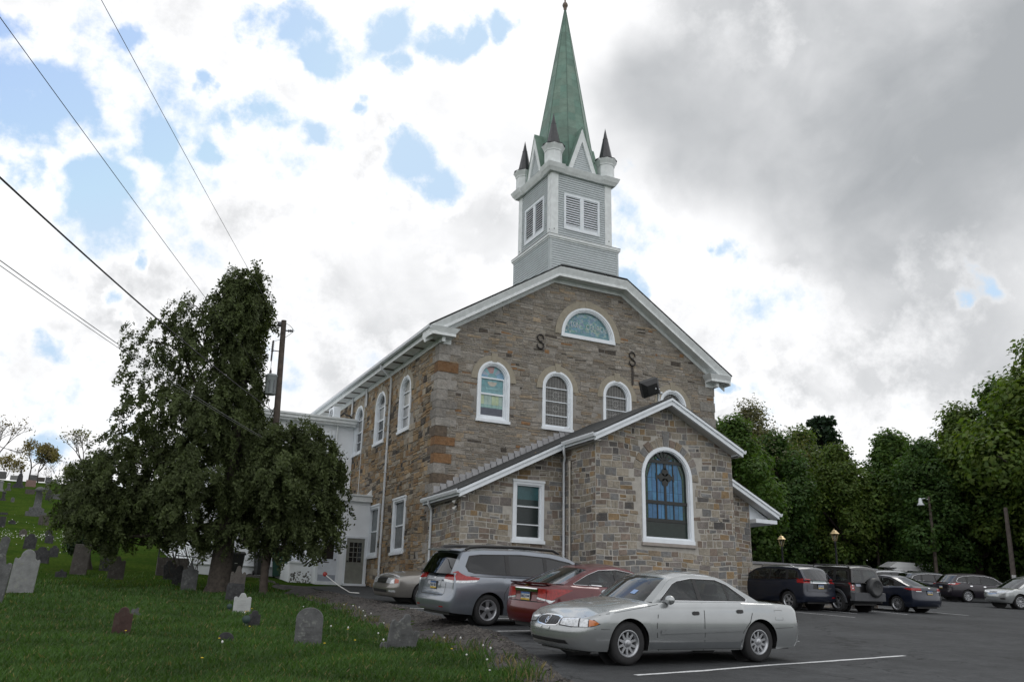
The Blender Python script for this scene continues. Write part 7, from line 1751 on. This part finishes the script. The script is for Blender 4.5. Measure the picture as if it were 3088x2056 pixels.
def stone(name, label, kind, x, y, w, h, mat, lean=0., tilt=0., yaw=None, th=None, seed=0, group=None, sink=0., extra=None):
    R = random.Random(seed); o = None; th = th or (.07 if w < .5 else .09)
    if yaw is None: yaw = -YAW*.35+R.uniform(-.15, .15)
    mb = MB()
    if kind in ('shoulder', 'scroll', 'round', 'point', 'broken', 'block'):
        pts = outline(kind, w, h, R); n = len(pts); e = min(.012, w*.03)
        cx_ = 0; cz = h*.5
        inn = [(p[0]+(cx_-p[0])*e/(w/2), p[1]+(cz-p[1])*e/(h/2)) for p in pts]
        V = [(a, -th/2, b) for a, b in inn]+[(a, -th/2+e, b) for a, b in pts]+[(a, th/2-e, b) for a, b in pts]+[(a, th/2, b) for a, b in inn]; F = []
        for j in range(3):
            for i in range(n): k = (i+1) % n; F.append((j*n+i, j*n+k, (j+1)*n+k, (j+1)*n+i))
        mb.add(V, F); 
        for base, yy in ((0, -th/2), (3*n, th/2)):
            t = geometry.tessellate_polygon([[Vector((a, b, 0)) for a, b in inn]]); mb.add([(a, yy, b) for a, b in inn], t)
    elif kind == 'pillar':
        b = w; mb.hexa([(-b/2, -b/2, -.1), (b/2, -b/2, -.1), (b/2, b/2, -.1), (-b/2, b/2, -.1)], [(-b/2, -b/2, h*.14), (b/2, -b/2, h*.14), (b/2, b/2, h*.14), (-b/2, b/2, h*.14)])
        mb.box(-b*.4, b*.4, -b*.4, b*.4, h*.14, h*.24); c = b*.27
        mb.hexa([(-c, -c, h*.24), (c, -c, h*.24), (c, c, h*.24), (-c, c, h*.24)], [(-c*.9, -c*.9, h*.80), (c*.9, -c*.9, h*.80), (c*.9, c*.9, h*.80), (-c*.9, c*.9, h*.80)])
        mb.box(-c*1.25, c*1.25, -c*1.25, c*1.25, h*.80, h*.90); mb.hexa([(-c*1.2, -c*1.2, h*.9), (c*1.2, -c*1.2, h*.9), (c*1.2, c*1.2, h*.9), (-c*1.2, c*1.2, h*.9)], [(-c*.2, -c*.2, h), (c*.2, -c*.2, h), (c*.2, c*.2, h), (-c*.2, c*.2, h)])
    elif kind == 'column':
        b = w; mb.box(-b/2, b/2, -b/2, b/2, -.1, h*.13); mb.box(-b*.36, b*.36, -b*.36, b*.36, h*.13, h*.27)
        mb.lathe([(b*.27, h*.27), (b*.25, h*.31), (b*.225, h*.34), (b*.21, h*.82), (b*.30, h*.84), (b*.31, h*.90), (b*.24, h*.92), (b*.22, h*.96), (b*.10, h*.99), (0, h)], 16)
    elif kind == 'spire':
        b = w; mb.box(-b/2, b/2, -b/2, b/2, -.1, h*.09); mb.box(-b*.38, b*.38, -b*.38, b*.38, h*.09, h*.18); mb.hexa([(-b*.26, -b*.26, h*.18), (b*.26, -b*.26, h*.18), (b*.26, b*.26, h*.18), (-b*.26, b*.26, h*.18)], [(-b*.2, -b*.2, h*.66), (b*.2, -b*.2, h*.66), (b*.2, b*.2, h*.66), (-b*.2, b*.2, h*.66)])
        mb.lathe([(b*.22, h*.66), (b*.2, h*.72), (b*.09, h*.78), (b*.12, h*.86), (b*.06, h*.92), (b*.08, h*.96), (0, h)], 10)
    o = mb.build(name, mat); o.location = (x, y, tz(x, y)-sink); o.rotation_euler = (tilt, lean, yaw)
    tag(o, label, 'gravestone', group or 'gravestones on the lawn')
    return o
def engraved(o, lines, w, h, th, mat):
    mb = MB(); R = random.Random(len(lines)*7)
    for z, a, b, t in lines:
        x = a
        while x < b:
            l = R.uniform(.012, .03); mb.box(x*w, min(x+l, b)*w, -th/2-.0035, -th/2+.001, z*h, z*h+t*R.uniform(.5, 1)); x += l+R.uniform(.006, .016)
    e = mb.build('inscription', mat, o, True); return e
HS = [
 ('shoulder', -1.09, 31.63, .73, 1.34, 'pale', 'tall pale gravestone with scrolled shoulders at the left edge, behind its darker neighbour', 3.5, 0),
 ('scroll', -1.58, 26.77, .62, 1.28, 'grey', 'speckled grey gravestone cut by the left edge of the view', 4, 0),
 ('shoulder', 1.14, 18.56, .33, .52, 'red', 'small dark red gravestone with a rounded head alone in the foreground grass', 1.5, 0),
 ('broken', 1.61, 22.64, .26, .25, 'grey', 'little rough grey stone leaning just behind the small dark red gravestone', 14, 0),
 ('block', .57, 41.85, .65, 1.25, 'brown', 'tall brown gravestone under the left skirts of the cedar, its head in the boughs', 2, 0),
 ('shoulder', 1.64, 43.82, .46, .65, 'dark', 'dark gravestone directly behind the brown scalloped one', 0, 0),
 ('scroll', 1.95, 40.10, .61, .92, 'brown', 'brown gravestone with a scalloped head beside a dark one under the cedar', 1, 0),
 ('point', -.05, 40.40, .43, .31, 'dark', 'very low dark pointed stone left of the tall brown gravestone', 0, 0),
 ('shoulder', -.99, 47.09, .68, .74, 'dark', 'wide dark grey gravestone up the slope, behind the pale one at the left', -2, 0),
 ('shoulder', -.56, 50.35, .43, .58, 'dark', 'narrow dark gravestone just right of the wide dark grey one', 2, 0),
 ('shoulder', -1.83, 54.67, .61, .82, 'dark', 'dark high shouldered gravestone with a light streak, up the slope at the left', 2, 0),
 ('block', -1.01, 59.04, .45, .42, 'dark', 'small square dark stone in front of its twin near the white flowers', 0, 0),
 ('round', -1.18, 64.24, .43, .39, 'dark', 'small dark stone behind its square twin near the white flowers', 0, 0),
 ('round', -2.86, 51.02, .42, .89, 'grey', 'grey round headed stone at the left edge half way up the slope', 5, 0),
 ('shoulder', -2.59, 63.15, .45, .44, 'brown', 'small brown stone standing in the band of white flowers', 0, 0),
 ('shoulder', 4.09, 40.95, .47, .77, 'dark', 'left of the three gravestones beside the cedar trunk, dark and leaning', -5, 0),
 ('shoulder', 4.16, 38.17, .45, .78, 'dark', 'middle of the three gravestones beside the cedar trunk, almost black', 3, 0),
 ('point', 4.32, 35.89, .57, 1.06, 'grey', 'grey pointed gravestone, nearest the cedar trunk of the three', 1, 0),
 ('scroll', 4.99, 29.48, .47, 1.10, 'brown', 'tall narrow gravestone with a pale head and dark foot in front of the cedar trunk', 1, 0),
 ('scroll', 4.26, 24.03, .43, .54, 'white', 'small white marble gravestone with a scrolled head, brightest on the lawn', 0, 0),
 ('shoulder', 3.85, 20.14, .25, .38, 'dark', 'little dark lichen spotted stone in front of the white marble one', 2, 0),
 ('round', 4.10, 16.29, .48, .70, 'grey', 'round headed grey gravestone with worn lettering, largest in the foreground', 0, 0),
 ('broken', 5.80, 16.14, .66, .62, 'grey', 'broken leaning gravestone at the lawn edge beside the dark soil', 5, 0),
 ('broken', 5.41, 16.05, .15, .15, 'grey', 'broken fragment lying at the foot of the leaning broken gravestone', 20, 0),
 ('round', 2.80, 17.02, .27, .21, 'dark', 'tiny dark round topped footstone in the foreground grass', 0, 0)]
for i, (k, x, y, w, h, m, lb, ln, tl) in enumerate(HS):
    o = stone('gravestone', lb, k, x, y, w, h, G[m], math.radians(ln), math.radians(random.Random(i).uniform(-5, 3)), seed=i)
    if k == 'round' and w > .45 and h < .8: engraved(o, [(.50, -.18, .18, .022), (.40, -.40, .40, .012), (.33, -.40, .38, .012), (.26, -.38, .40, .012), (.19, -.36, .36, .012)], w, h, .07, simple('worn_engraving', (.075, .075, .075), .9))
    if m == 'white' or (k == 'broken' and w > .5): engraved(o, [(.62, -.25, .2, .02), (.52, -.3, .28, .014), (.42, -.3, .3, .014), (.32, -.26, .3, .014)], w, h, .07 if w < .5 else .09, simple('worn_engraving_b', (.10, .10, .098) if k == 'broken' else (.33, .34, .33), .9))
mb = MB(); mb.box(-.27, .27, -.07, .07, -.12, .50); mb.box(-.24, .25, -.05, .05, .5, .56); o = mb.build('gravestone', G['dark']); o.location = (4.93, 29.33, tz(4.93, 29.33)); o.rotation_euler = (0, .03, -.15); tag(o, 'dark low stone directly in front of the tall narrow gravestone by the cedar', 'gravestone', 'gravestones on the lawn')
MON = [
 ('column', -2.67, 80.96, 1.23, 2.35, 'grey', 'tall round grey column monument on a dark plinth half way up the hill'), ('block', -1.80, 72.63, .67, .71, 'brown', 'square block monument in front of the column monument'),
 ('spire', -6.03, 114.69, 1.02, 2.13, 'dark', 'dark spired monument with a finial against the skyline'), ('pillar', -6.68, 109.35, .55, .85, 'grey', 'short capped pillar left of the spired monument'),
 ('block', -5.02, 118.49, 1.06, .68, 'pink', 'wide pink granite stone right of the spired monument'), ('pillar', -3.15, 114.36, .60, 1.05, 'grey', 'grey pillar monument below the skyline blocks'),
 ('block', -4.44, 106.56, .88, .47, 'brown', 'low wide brown stone below the pink granite one'), ('round', -2.47, 99.92, .53, 1.02, 'dark', 'narrow dark upright monument next to the cedar skirts'),
 ('block', -1.84, 101.83, 1.16, .5, 'grey', 'wide sloping grey stone beside the narrow dark monument'), ('pillar', -6.12, 95.80, .44, .90, 'dark', 'dark pillar at the left edge half way up the hill'),
 ('round', -5.26, 94.90, .30, .43, 'grey', 'tiny grey stone alone left of the column monument'), ('block', -4.21, 69.62, .35, .69, 'dark', 'dark stone cut by the left edge above the flower band'),
 ('round', -3.77, 72.50, .45, .27, 'dark', 'low dark rounded stone above the flower band'), ('block', -4.89, 80.65, .50, .16, 'dark', 'flat black stone near the left edge'),
 ('block', -8.77, 128.60, .80, .82, 'grey', 'large grey block on the skyline at the left edge'), ('block', -7.39, 128.29, .95, .45, 'pale', 'pale wide stone on the skyline beside the dark spire'),
 ('block', -5.30, 129.34, .86, .60, 'grey', 'square grey block on the skyline in front of the bare tree'), ('block', -4.34, 128.53, .77, .42, 'brown', 'low brown block on the skyline under the leafing tree'),
 ('block', -3.50, 127.60, .69, .57, 'grey', 'grey block on the skyline behind the grey pillar'), ('block', -2.76, 127.77, .99, .30, 'pale', 'low pale slab on the skyline right of the grey block'),
 ('block', -.90, 127.25, .69, .24, 'brown', 'low brown slab on the skyline nearest the cedar'), ('pillar', -7.32, 108.20, .5, 1.15, 'pale', 'pale pillar cut by the left edge below the skyline')]
for i, (k, x, y, w, h, m, lb) in enumerate(MON): stone('gravestone', lb, k, x, y, w, h, G[m], 0, 0, seed=100+i, th=.3 if k == 'block' else .16, group='monuments up the hill')
# round grave markers on stakes
for x, y, r, lb in ((3.67, 20.02, .085, 'round green grave marker on a stake beside the dark spotted stone'), (3.96, 24.08, .068, 'round dark grave marker on a stake left of the white marble stone')):
    o = empty('grave_marker', (x, y, tz(x, y)), (0, 0, -YAW*.8), lb, 'grave marker', 'grave markers on stakes')
    mb = MB(); mb.lathe([(0, -.008), (r, -.008), (r, .008), (0, .008)], 20, 0, Matrix.Translation((0, 0, .20)) @ Matrix.Rotation(PI/2, 4, 'X')); mb.build('disc', simple('green_bronze', (.025, .05, .045), .6), o, True)
    mb = MB(); mb.tube([(0, .012, -.1), (0, .012, .2)], .009, 6); mb.build('stake', simple('grey_rod', (.10, .11, .11), .5), o, True)

# ------------------------------------------------------------------ utility pole, wires, lamps, bins
up_ = empty('utility_pole', (6.83, 34.46, tz(6.83, 34.46)), None, 'dark wooden utility pole with a grey transformer behind the cedar', 'utility pole')
top = Vector((6.53, 34.52, 11.38)); bot = Vector((6.83, 34.46, tz(6.83, 34.46)-.2))
wood = simple('weathered_pole_wood', (.075, .060, .050), .95, var=.35, scale=5, bump=.8, bscale=14)
pol = lambda z: bot.lerp(top, (z-bot.z)/(top.z-bot.z))
mb = MB(); mb.tube([bot, bot.lerp(top, .5), top], [.155, .135, .105], 12); mb.build('pole', wood, up_)
RV = Vector((math.cos(YAW), -math.sin(YAW), 0))
c_ = pol(8.6)-RV*.34-Vector((0, .1, 0))
mb = MB(); mb.lathe([(0, -.72), (.20, -.72), (.225, -.68), (.23, .02), (.25, .03), (.25, .07), (.20, .11), (0, .14)], 20, 0, Matrix.Translation(c_+Vector((0, 0, .35)))); 
t_ = mb.build('transformer', simple('transformer_grey', (.34, .37, .38), .45, var=.1), up_)
mb = MB(); M = Matrix.Translation(c_+Vector((-.08, -.02, .45))); mb.lathe([(.05, 0), (.07, .03), (.04, .06), (.06, .09), (.035, .12), (.05, .15), (.02, .2), (.02, .27), (0, .28)], 10, 0, M); mb.build('bushing', simple('brown_porcelain', (.04, .03, .03), .3), t_)
mb = MB()
for a in (-.1, .08): mb.box(c_.x+a-.02, c_.x+a+.02, c_.y-.26, c_.y-.2, c_.z-.3, c_.z+.2)
mb.build('mounting_lug', simple('lug_grey', (.12, .13, .14), .5), t_)
mb = MB(); p = pol(10.1)-RV*.38; mb.tube([p+Vector((0, 0, -.45)), p+Vector((0, 0, .42))], .035, 8)
for k in range(5): mb.lathe([(.03, 0), (.065, .02), (.03, .05)], 10, 0, Matrix.Translation(p+Vector((0, 0, -.05+.09*k))))
mb.tube([p, pol(10.05)], .02, 6); mb.build('fuse_cutout', simple('fuse_grey', (.07, .065, .065), .5), up_)
mb = MB(); p = pol(10.95); mb.tube([p, p+RV*.38], .03, 6)
for k in range(3): mb.lathe([(.03, 0), (.08, .02), (.03, .06)], 10, 0, Matrix.Translation(p+RV*(.2+.07*k)) @ Matrix.Rotation(PI/2, 4, 'Y'))
p2 = pol(11.22)-RV*.16; mb.lathe([(0, -.1), (.10, -.08), (.12, 0), (.10, .08), (0, .1)], 12, 0, Matrix.Translation(p2) @ Matrix.Rotation(PI/2, 4, 'Y')); mb.build('insulator', simple('grey_porcelain', (.10, .10, .11), .4), up_)
mb = MB()
def curve(a, b, sag, n=10): a, b = Vector(a), Vector(b); return [a.lerp(b, i/n)+Vector((0, 0, -4*sag*(i/n)*(1-i/n))) for i in range(n+1)]
for a, b, s in ((pol(11.2)-RV*.16, pol(10.95)+RV*.45, -.16), (pol(10.95)+RV*.45, pol(10.5)-RV*.38, .1), (pol(9.65)-RV*.38, c_+Vector((-.08, 0, .7)), .12), (c_+Vector((-.25, 0, .3)), pol(7.4), .5), (pol(9.0)+RV*.1, pol(8.4)+RV*.12, .2)): mb.tube(curve(a, b, s), .010, 5)
mb.build('jumper_wire', trim_black, up_)
wire_m = simple('overhead_cable', (.03, .03, .033), .6); wire_l = simple('bare_cable', (.16, .165, .17), .5)
def away(a, d, dist, ext):                       # runs from the pole past the camera's left, high above the lawn
    a = Vector(a); p = Vector(d).normalized()*dist; return a+(p-a)*ext
def wire(label, a, d, dist, r, mat, sag, ext=1.6, pair=0):
    mb = MB(); e = away(a, d, dist, ext); mb.tube(curve(a, e, sag, 40), r, 5)
    if pair: mb.tube(curve(Vector(a)+Vector((0, 0, -.05)), e+Vector((0, 0, -.08)), sag*1.02, 40), r*.8, 5)
    tag(mb.build('overhead_wire', mat), label, 'wire', 'overhead wires on the left')
wire('highest thin wire running from the utility pole top', pol(11.22)-RV*.16, (-.06, .96, .67), 16, .006, wire_l, .15)
wire('thin dark wire reaching the transformer, second from the top', c_+Vector((0, 0, .05)), (-.16, 1.02, .65), 16, .007, wire_m, .15)
wire('thick dark cable crossing in front of the cedar', pol(7.55)-RV*.15-Vector((0, .1, 0)), (-.14, 1.06, .5), 16, .018, wire_m, .45)
wire('lowest twin cable passing behind the cedar', pol(6.4)-RV*.15+Vector((0, .1, 0)), (-.12, 1.09, .40), 16, .008, wire_l, .35, 1.6, 1)
mb = MB(); mb.tube(curve(pol(8.1), (7.7, 43.85, 8.9), .35, 16), .018, 5); mb.tube(curve(pol(8.0), (7.8, 43.85, 8.85), .55, 16), .014, 5); tag(mb.build('service_cable', wire_m), 'service cable from the utility pole to the white annex', 'cable')

def lamp_post(x, y, ztop, label):
    o = empty('lamp_post', (x, y, tz(x, y)), None, label, 'lamp post', 'carriage lamps behind the far row'); zg_ = tz(x, y); h = ztop-zg_
    mb = MB(); mb.lathe([(.10, -.2), (.10, .3), (.06, .36), (.055, h-.75), (.08, h-.72), (.05, h-.68)], 10, 0, None); mb.build('post', black_metal, o, True)
    brass = simple('brass_cap', (.55, .43, .24), .3, metal=.85); mb = MB(); M = Matrix.Translation((0, 0, h-.68))
    mb.lathe([(.06, 0), (.10, .04), (.11, .06)], 6, 0, M, 0, False); mb.lathe([(.27, .40), (.26, .43), (.17, .50), (.17, .54), (.09, .60), (.03, .62), (.02, .68), (0, .70)], 6, 0, M, 0, False)
    for k in range(6): a = 2*PI*k/6; mb.tube([M @ Vector((.105*math.cos(a), .105*math.sin(a), .05)), M @ Vector((.2*math.cos(a), .2*math.sin(a), .41))], .012, 4)
    hd = mb.build('lantern', brass, o, True); mb = MB(); mb.lathe([(.10, .05), (.195, .41)], 6, 0, M, 0, False); mb.build('lantern_glass', glass('lantern_glass', (.9, .9, .86), .75), hd, True)
    mb = MB(); mb.lathe([(.03, .08), (.04, .3), (0, .34)], 8, 0, M); mb.build('bulb', simple('frosted_bulb', (.55, .55, .5), .4), hd, True)
lamp_post(38.07, 40.28, 5.04, 'carriage lamp nearest the lobby porch, the shorter of two'); lamp_post(38.49, 36.53, 5.13, 'carriage lamp farther right with a bright brass cap')
o = empty('light_pole', (58.5, 46.0, tz(58.5, 46)), None, 'slim wooden light pole with a hanging bell lamp before the wood', 'light pole'); h = 9.45-tz(58.5, 46)
mb = MB(); mb.tube([(0, 0, -.2), (-.25, -.35, h*.6), (-.42, -.5, h)], [.15, .12, .09], 9); mb.build('pole', wood, o, True)
mb = MB(); mb.tube([(-.42, -.5, h-.25), (-.7, -.35, h-.15), (-.95, -.2, h-.2)], .03, 6); mb.build('arm', alum, o, True)
mb = MB(); mb.lathe([(.05, .12), (.10, .08), (.13, .0), (.14, -.2), (.28, -.42), (.27, -.44), (0, -.40)], 12, 0, Matrix.Translation((-.98, -.18, h-.25))); mb.build('lamp_head', alum, o, True)
o = empty('wooden_pole', (60.3, 41.2, tz(60.3, 41.2)), None, 'bare wooden pole with a small white notice, beyond the plum sport utility', 'pole'); h = 8.24-tz(60.3, 41.2)
mb = MB(); mb.tube([(0, 0, -.2), (-.35, -.4, h*.5), (-.75, -.75, h)], [.19, .16, .13], 10); mb.build('pole', simple('grey_brown_pole', (.10, .085, .075), .95, var=.3, scale=5, bump=.6), o, True)
mb = MB(); mb.box(-.62, -.20, -.42, -.39, 1.1, 1.75); mb.build('notice_board', whitep, o, True)
# wheeled bins by the annex
def bin_(x, y, s, mat, label, rz):
    o = empty('wheeled_bin', (x, y, tz(x, y)+.02), (0, 0, rz), label, 'bin', 'wheeled bins by the annex'); o.scale = (s, s, s)
    mb = MB(); mb.hexa([(-.25, -.26, .02), (.25, -.26, .02), (.25, .26, .02), (-.25, .26, .02)], [(-.32, -.36, .98), (.32, -.36, .98), (.32, .36, .98), (-.32, .36, .98)]); mb.box(-.35, .35, -.39, .39, .93, .99); mb.build('body', mat, o, True)
    mb = MB(); mb.hexa([(-.34, -.40, .992), (.34, -.40, .992), (.34, .38, .992), (-.34, .38, .992)], [(-.30, -.34, 1.06), (.30, -.34, 1.06), (.30, .36, 1.08), (-.30, .36, 1.08)]); mb.tube([(-.28, .40, 1.0), (.28, .40, 1.0)], .02, 6); mb.build('lid', mat, o, True)
    for sx in (-.27, .27):
        mb = MB(); mb.lathe([(0, -.03), (.11, -.03), (.11, .03), (0, .03)], 14, 0, Matrix.Translation((sx, .28, .11)) @ Matrix.Rotation(PI/2, 4, 'Y')); mb.build('wheel', tyre_m, o, True)
    mb = MB(); mb.box(-.05, .06, -.325, -.318, .60, .625); mb.build('bin_mark', simple('bin_mark_grey', (.4, .42, .4), .6), o, True)
gb = simple('green_bin_plastic', (.010, .045, .032), .4, var=.1); kb = simple('black_bin_plastic', (.012, .013, .013), .5)
bin_(9.18, 42.75, 1.28, gb, 'dark green wheeled bin against the white annex wall', -.35); bin_(8.35, 43.2, 1.0, kb, 'black bin half hidden behind the utility pole', .1); bin_(6.75, 41.5, 1.15, kb, 'black bin peeping out right of the cedar trunk', .2)
# bent driveway marker, handrail
o = empty('driveway_marker', (9.74, 33.05, lot(9.74, 33.05)), None, 'bent white driveway marker rod with a red reflector at the asphalt edge', 'marker')
mb = MB(); mb.tube([(.35, -.05, .02), (0, 0, .03), (-.45, .2, .30), (-.85, .37, .62)], .017, 6); mb.build('rod', simple('white_rod', (.6, .6, .58), .5), o, True)
mb = MB(); mb.lathe([(0, -.015), (.085, -.015), (.085, .015), (0, .015)], 16, 0, Matrix.Translation((-.9, .39, .67)) @ Matrix.Rotation(PI/2, 4, 'X')); mb.build('reflector', simple('red_reflector', (.30, .03, .025), .3), o, True)
o = empty('handrail', (3.9, 44.2, tz(3.9, 44.2)), None, 'white and black handrail going up the slope at the left end of the annex', 'handrail')
mb = MB(); mb.tube([(0, 0, 1.55), (.55, -.5, 1.05)], .03, 6); mb.tube([(-.05, 0, 1.05), (.5, -.5, .55)], .03, 6); mb.build('rail', white, o, True)
mb = MB()
for q in ((-.05, .05, 0), (.3, -.25, -.2), (.62, -.55, -.35)): mb.tube([(q[0], q[1], -.3), (q[0], q[1], 1.6+q[2])], .03, 6)
mb.tube([(.6, -.55, .75), (1.6, -.45, .72)], .025, 6); mb.build('posts', black_metal, o, True)
# wall-mounted old low wall near the steps
mb = MB(); mb.box(-.6, .7, -.2, .2, -.4, .75); o = mb.build('stone_pier', G['brown']); o.location = (4.3, 42.8, tz(4.3, 42.8)); tag(o, 'low brown stone wall end beside the handrail', 'wall')

# ------------------------------------------------------------------ grass, weeds, gravel
def grass_blades():
    rs = np.random.RandomState(9); n = 230000
    Y = 8.0+rs.power(1.0, n)*36*rs.uniform(.15, 1, n)**.9; az = np.radians(rs.uniform(-7.5, 33, n)); r = Y; X = r*np.sin(az); Y = r*np.cos(az)
    xl = np.interp(Y, SOIL_Y, SOIL_X)+.22*np.sin(Y*2.3)
    d = xl-X; keep = (d > -.25) & (rs.uniform(0, 1, n) < np.clip((d+.3)/.8, .06, 1)); X, Y = X[keep], Y[keep]; n = len(X)
    pat = .5+.5*np.sin(X*1.7+np.sin(Y*1.1)*2)*np.cos(Y*1.4+np.cos(X*.8))
    Z = terrain(X, Y)-.01; H = rs.uniform(.05, .13, n)*(.7+.7*pat); w = rs.uniform(.005, .011, n)*(1+Y/30)
    a = rs.uniform(0, 2*PI, n); lx, ly = np.cos(a), np.sin(a); b = rs.uniform(.1, .8, n)*H; ca, sa = np.cos(a+1.57), np.sin(a+1.57)
    base1 = np.stack([X-ca*w, Y-sa*w, Z], 1); base2 = np.stack([X+ca*w, Y+sa*w, Z], 1); m1 = np.stack([X+lx*b*.3+ca*w*.8, Y+ly*b*.3+sa*w*.8, Z+H*.6], 1); tip = np.stack([X+lx*b, Y+ly*b, Z+H], 1)
    V = np.stack([base1, base2, m1, tip], 1).reshape(-1, 3); F = np.arange(4*n).reshape(n, 4)
    k = rs.uniform(.7, 1.3, n)*(.75+.5*pat); y_ = rs.uniform(0, 1, n) < .06
    c = np.stack([np.where(y_, .13, .042)*k, np.where(y_, .12, .086)*k, np.where(y_, .05, .020)*k], 1)
    tag(np_mesh('grass', V, F, tinted('grass_blade', 'tint', .6, .1, 3, 0, 1, .25, .3), None, c), 'short green lawn grass between the graves', 'grass', None, 'stuff')
grass_blades()
def gravel():
    rs = np.random.RandomState(12); n = 9000; Y = rs.uniform(9, 34, n)**1.0; x0 = np.interp(Y, SOIL_Y, SOIL_X); x1 = edge_x(Y); X = x0+.1+(x1-x0-.1)*rs.uniform(0, 1, n); s = rs.uniform(.008, .03, n)*rs.choice([1, 1, 1, 1.8], n)
    Z = terrain(X, Y)+.02; base = np.array([(-1, -.6, 0), (1, -.5, 0), (0, 1, 0), (0, 0, .8)]); a = rs.uniform(0, 6.28, n); R_ = np.stack([np.cos(a), -np.sin(a), np.sin(a), np.cos(a)], 1)
    bx = base[:, 0][None]*R_[:, :1]+base[:, 1][None]*R_[:, 1:2]; by = base[:, 0][None]*R_[:, 2:3]+base[:, 1][None]*R_[:, 3:]; bz = np.repeat(base[:, 2][None], n, 0)
    V = np.stack([X[:, None]+bx*s[:, None]*1.2, Y[:, None]+by*s[:, None], Z[:, None]+bz*s[:, None]], 2).reshape(-1, 3); i = np.arange(n)[:, None]*4
    F = np.concatenate([i+np.array([0, 1, 3]), i+np.array([1, 2, 3]), i+np.array([2, 0, 3])]); k = rs.uniform(.4, 1.7, 3*n)
    k = np.tile(rs.uniform(.4, 1.7, n), 3); tag(np_mesh('gravel', V, F, tinted('gravel_chip', 'tint', .95, .2, 9, 0), None, np.stack([.055*k, .050*k, .046*k], 1)), 'dark gravel and wood chips on the bank below the asphalt', 'gravel', None, 'stuff')
gravel()
stem_m = simple('flower_stem', (.10, .13, .05), .8); puff_m = simple('dandelion_clock', (.62, .62, .60), .9); yel_m = simple('dandelion_yellow', (.55, .40, .02), .8)
def flower(head, mat, hh, r):
    mb = MB(); mb.tube([(0, 0, -.03), (.01, .005, hh*.5), (.0, .012, hh)], .0045, 5); st = mb
    o = empty('dandelion', (0, 0, 0)); WORLD_LOC[o.name] = Vector((0, 0, 0)); st.build('stem', stem_m, o, True)
    mb = MB(); mb.lathe([(r*math.sin(PI*i/6), hh+r*.4-r*math.cos(PI*i/6)*(1 if head == 'clock' else .45)) for i in range(7)], 9); mb.build('seed_head' if head == 'clock' else 'flower_head', mat, o, True); return o
f1, f2 = flower('clock', puff_m, .22, .017), flower('yellow', yel_m, .10, .022)
rs = np.random.RandomState(20); first = {}
spots = [(6.2, 13.0), (6.5, 14.1), (6.62, 15.2), (5.2, 15.1), (5.45, 16.6), (5.1, 17.2), (6.7, 16.3), (6.75, 16.9), (6.3, 17.6), (7.0, 22.5), (7.1, 23.4), (6.9, 21.5), (7.2, 24.2), (6.6, 19.5), (2.35, 14.6), (4.9, 17.9), (6.05, 13.4), (6.0, 12.5), (5.6, 11.9), (3.9, 21.5), (5.9, 24.5), (7.3, 25.5), (6.4, 20.6), (6.85, 18.4)]
for i, (x, y) in enumerate(spots):
    o = f1 if i == 0 else copy_tree(f1); o.location = (x+rs.uniform(-.1, .1), y+rs.uniform(-.1, .1), tz(x, y)); o.scale = (1, 1, rs.uniform(.6, 1.35)); o.rotation_euler = (rs.uniform(-.15, .15), rs.uniform(-.15, .15), 0); tag(o, 'white dandelion clock on a thin stem at the lawn edge', 'dandelion', 'white dandelion clocks')
for i, (x, y) in enumerate([(1.2, 18.2), (2.65, 16.8), (4.3, 15.9), (4.6, 24.5), (4.35, 23.6), (4.25, 23.4), (5.5, 18.6), (2.0, 14.0), (5.0, 16.4), (3.6, 19.2), (6.3, 14.9), (5.1, 20.2)]):
    o = f2 if i == 0 else copy_tree(f2); o.location = (x, y, tz(x, y)+.02); tag(o, 'yellow dandelion flower in the lawn', 'dandelion', 'yellow dandelions')
def tufts():
    rs = np.random.RandomState(3); V = []; n = 900; c = rs.randint(0, 14, n); cy = np.array([10.9, 11.4, 12.2, 13.1, 14.9, 15.6, 16.9, 19.3, 21.8, 24.0, 25.6, 27.0, 29.5, 31.0])[c]; X = np.interp(cy, SOIL_Y, SOIL_X)+.25+rs.normal(0, .14, n); Y = cy+rs.normal(0, .14, n); Z = terrain(X, Y); H = rs.uniform(.06, .22, n); a = rs.uniform(0, 6.28, n); b = H*rs.uniform(.1, .6, n); w = .006
    v = np.stack([np.stack([X-w*np.sin(a), Y+w*np.cos(a), Z], 1), np.stack([X+w*np.sin(a), Y-w*np.cos(a), Z], 1), np.stack([X+np.cos(a)*b*.4, Y+np.sin(a)*b*.4, Z+H*.65], 1), np.stack([X+np.cos(a)*b, Y+np.sin(a)*b, Z+H], 1)], 1).reshape(-1, 3); k = rs.uniform(.6, 1.4, n); dry = rs.uniform(0, 1, n) < .4
    tag(np_mesh('weeds', v, np.arange(4*n).reshape(n, 4), MAT['grass_blade'], None, np.stack([np.where(dry, .16, .05)*k, np.where(dry, .13, .085)*k, np.where(dry, .07, .022)*k], 1)), 'straggling weeds and dry stalks on the soil bank', 'weeds', None, 'stuff')
tufts()
def daisies():
    rs = np.random.RandomState(30); n = 290; Y = np.concatenate([rs.normal(63, 1.6, 220), rs.uniform(52, 82, 70)]); X = rs.uniform(-4.2, 1.6, n)*Y/63; Z = terrain(X, Y)+.1; C = np.stack([X, Y, Z], 1); v, F = leaf_quads(C, rand_dirs(n, rs)+np.array([0, -1.2, .8]), rs.uniform(.03, .08, n), 1.0, rs, 0); tag(np_mesh('white_flowers', v, F, puff_m), 'band of small white flowers across the slope', 'flowers', None, 'stuff')
daisies()
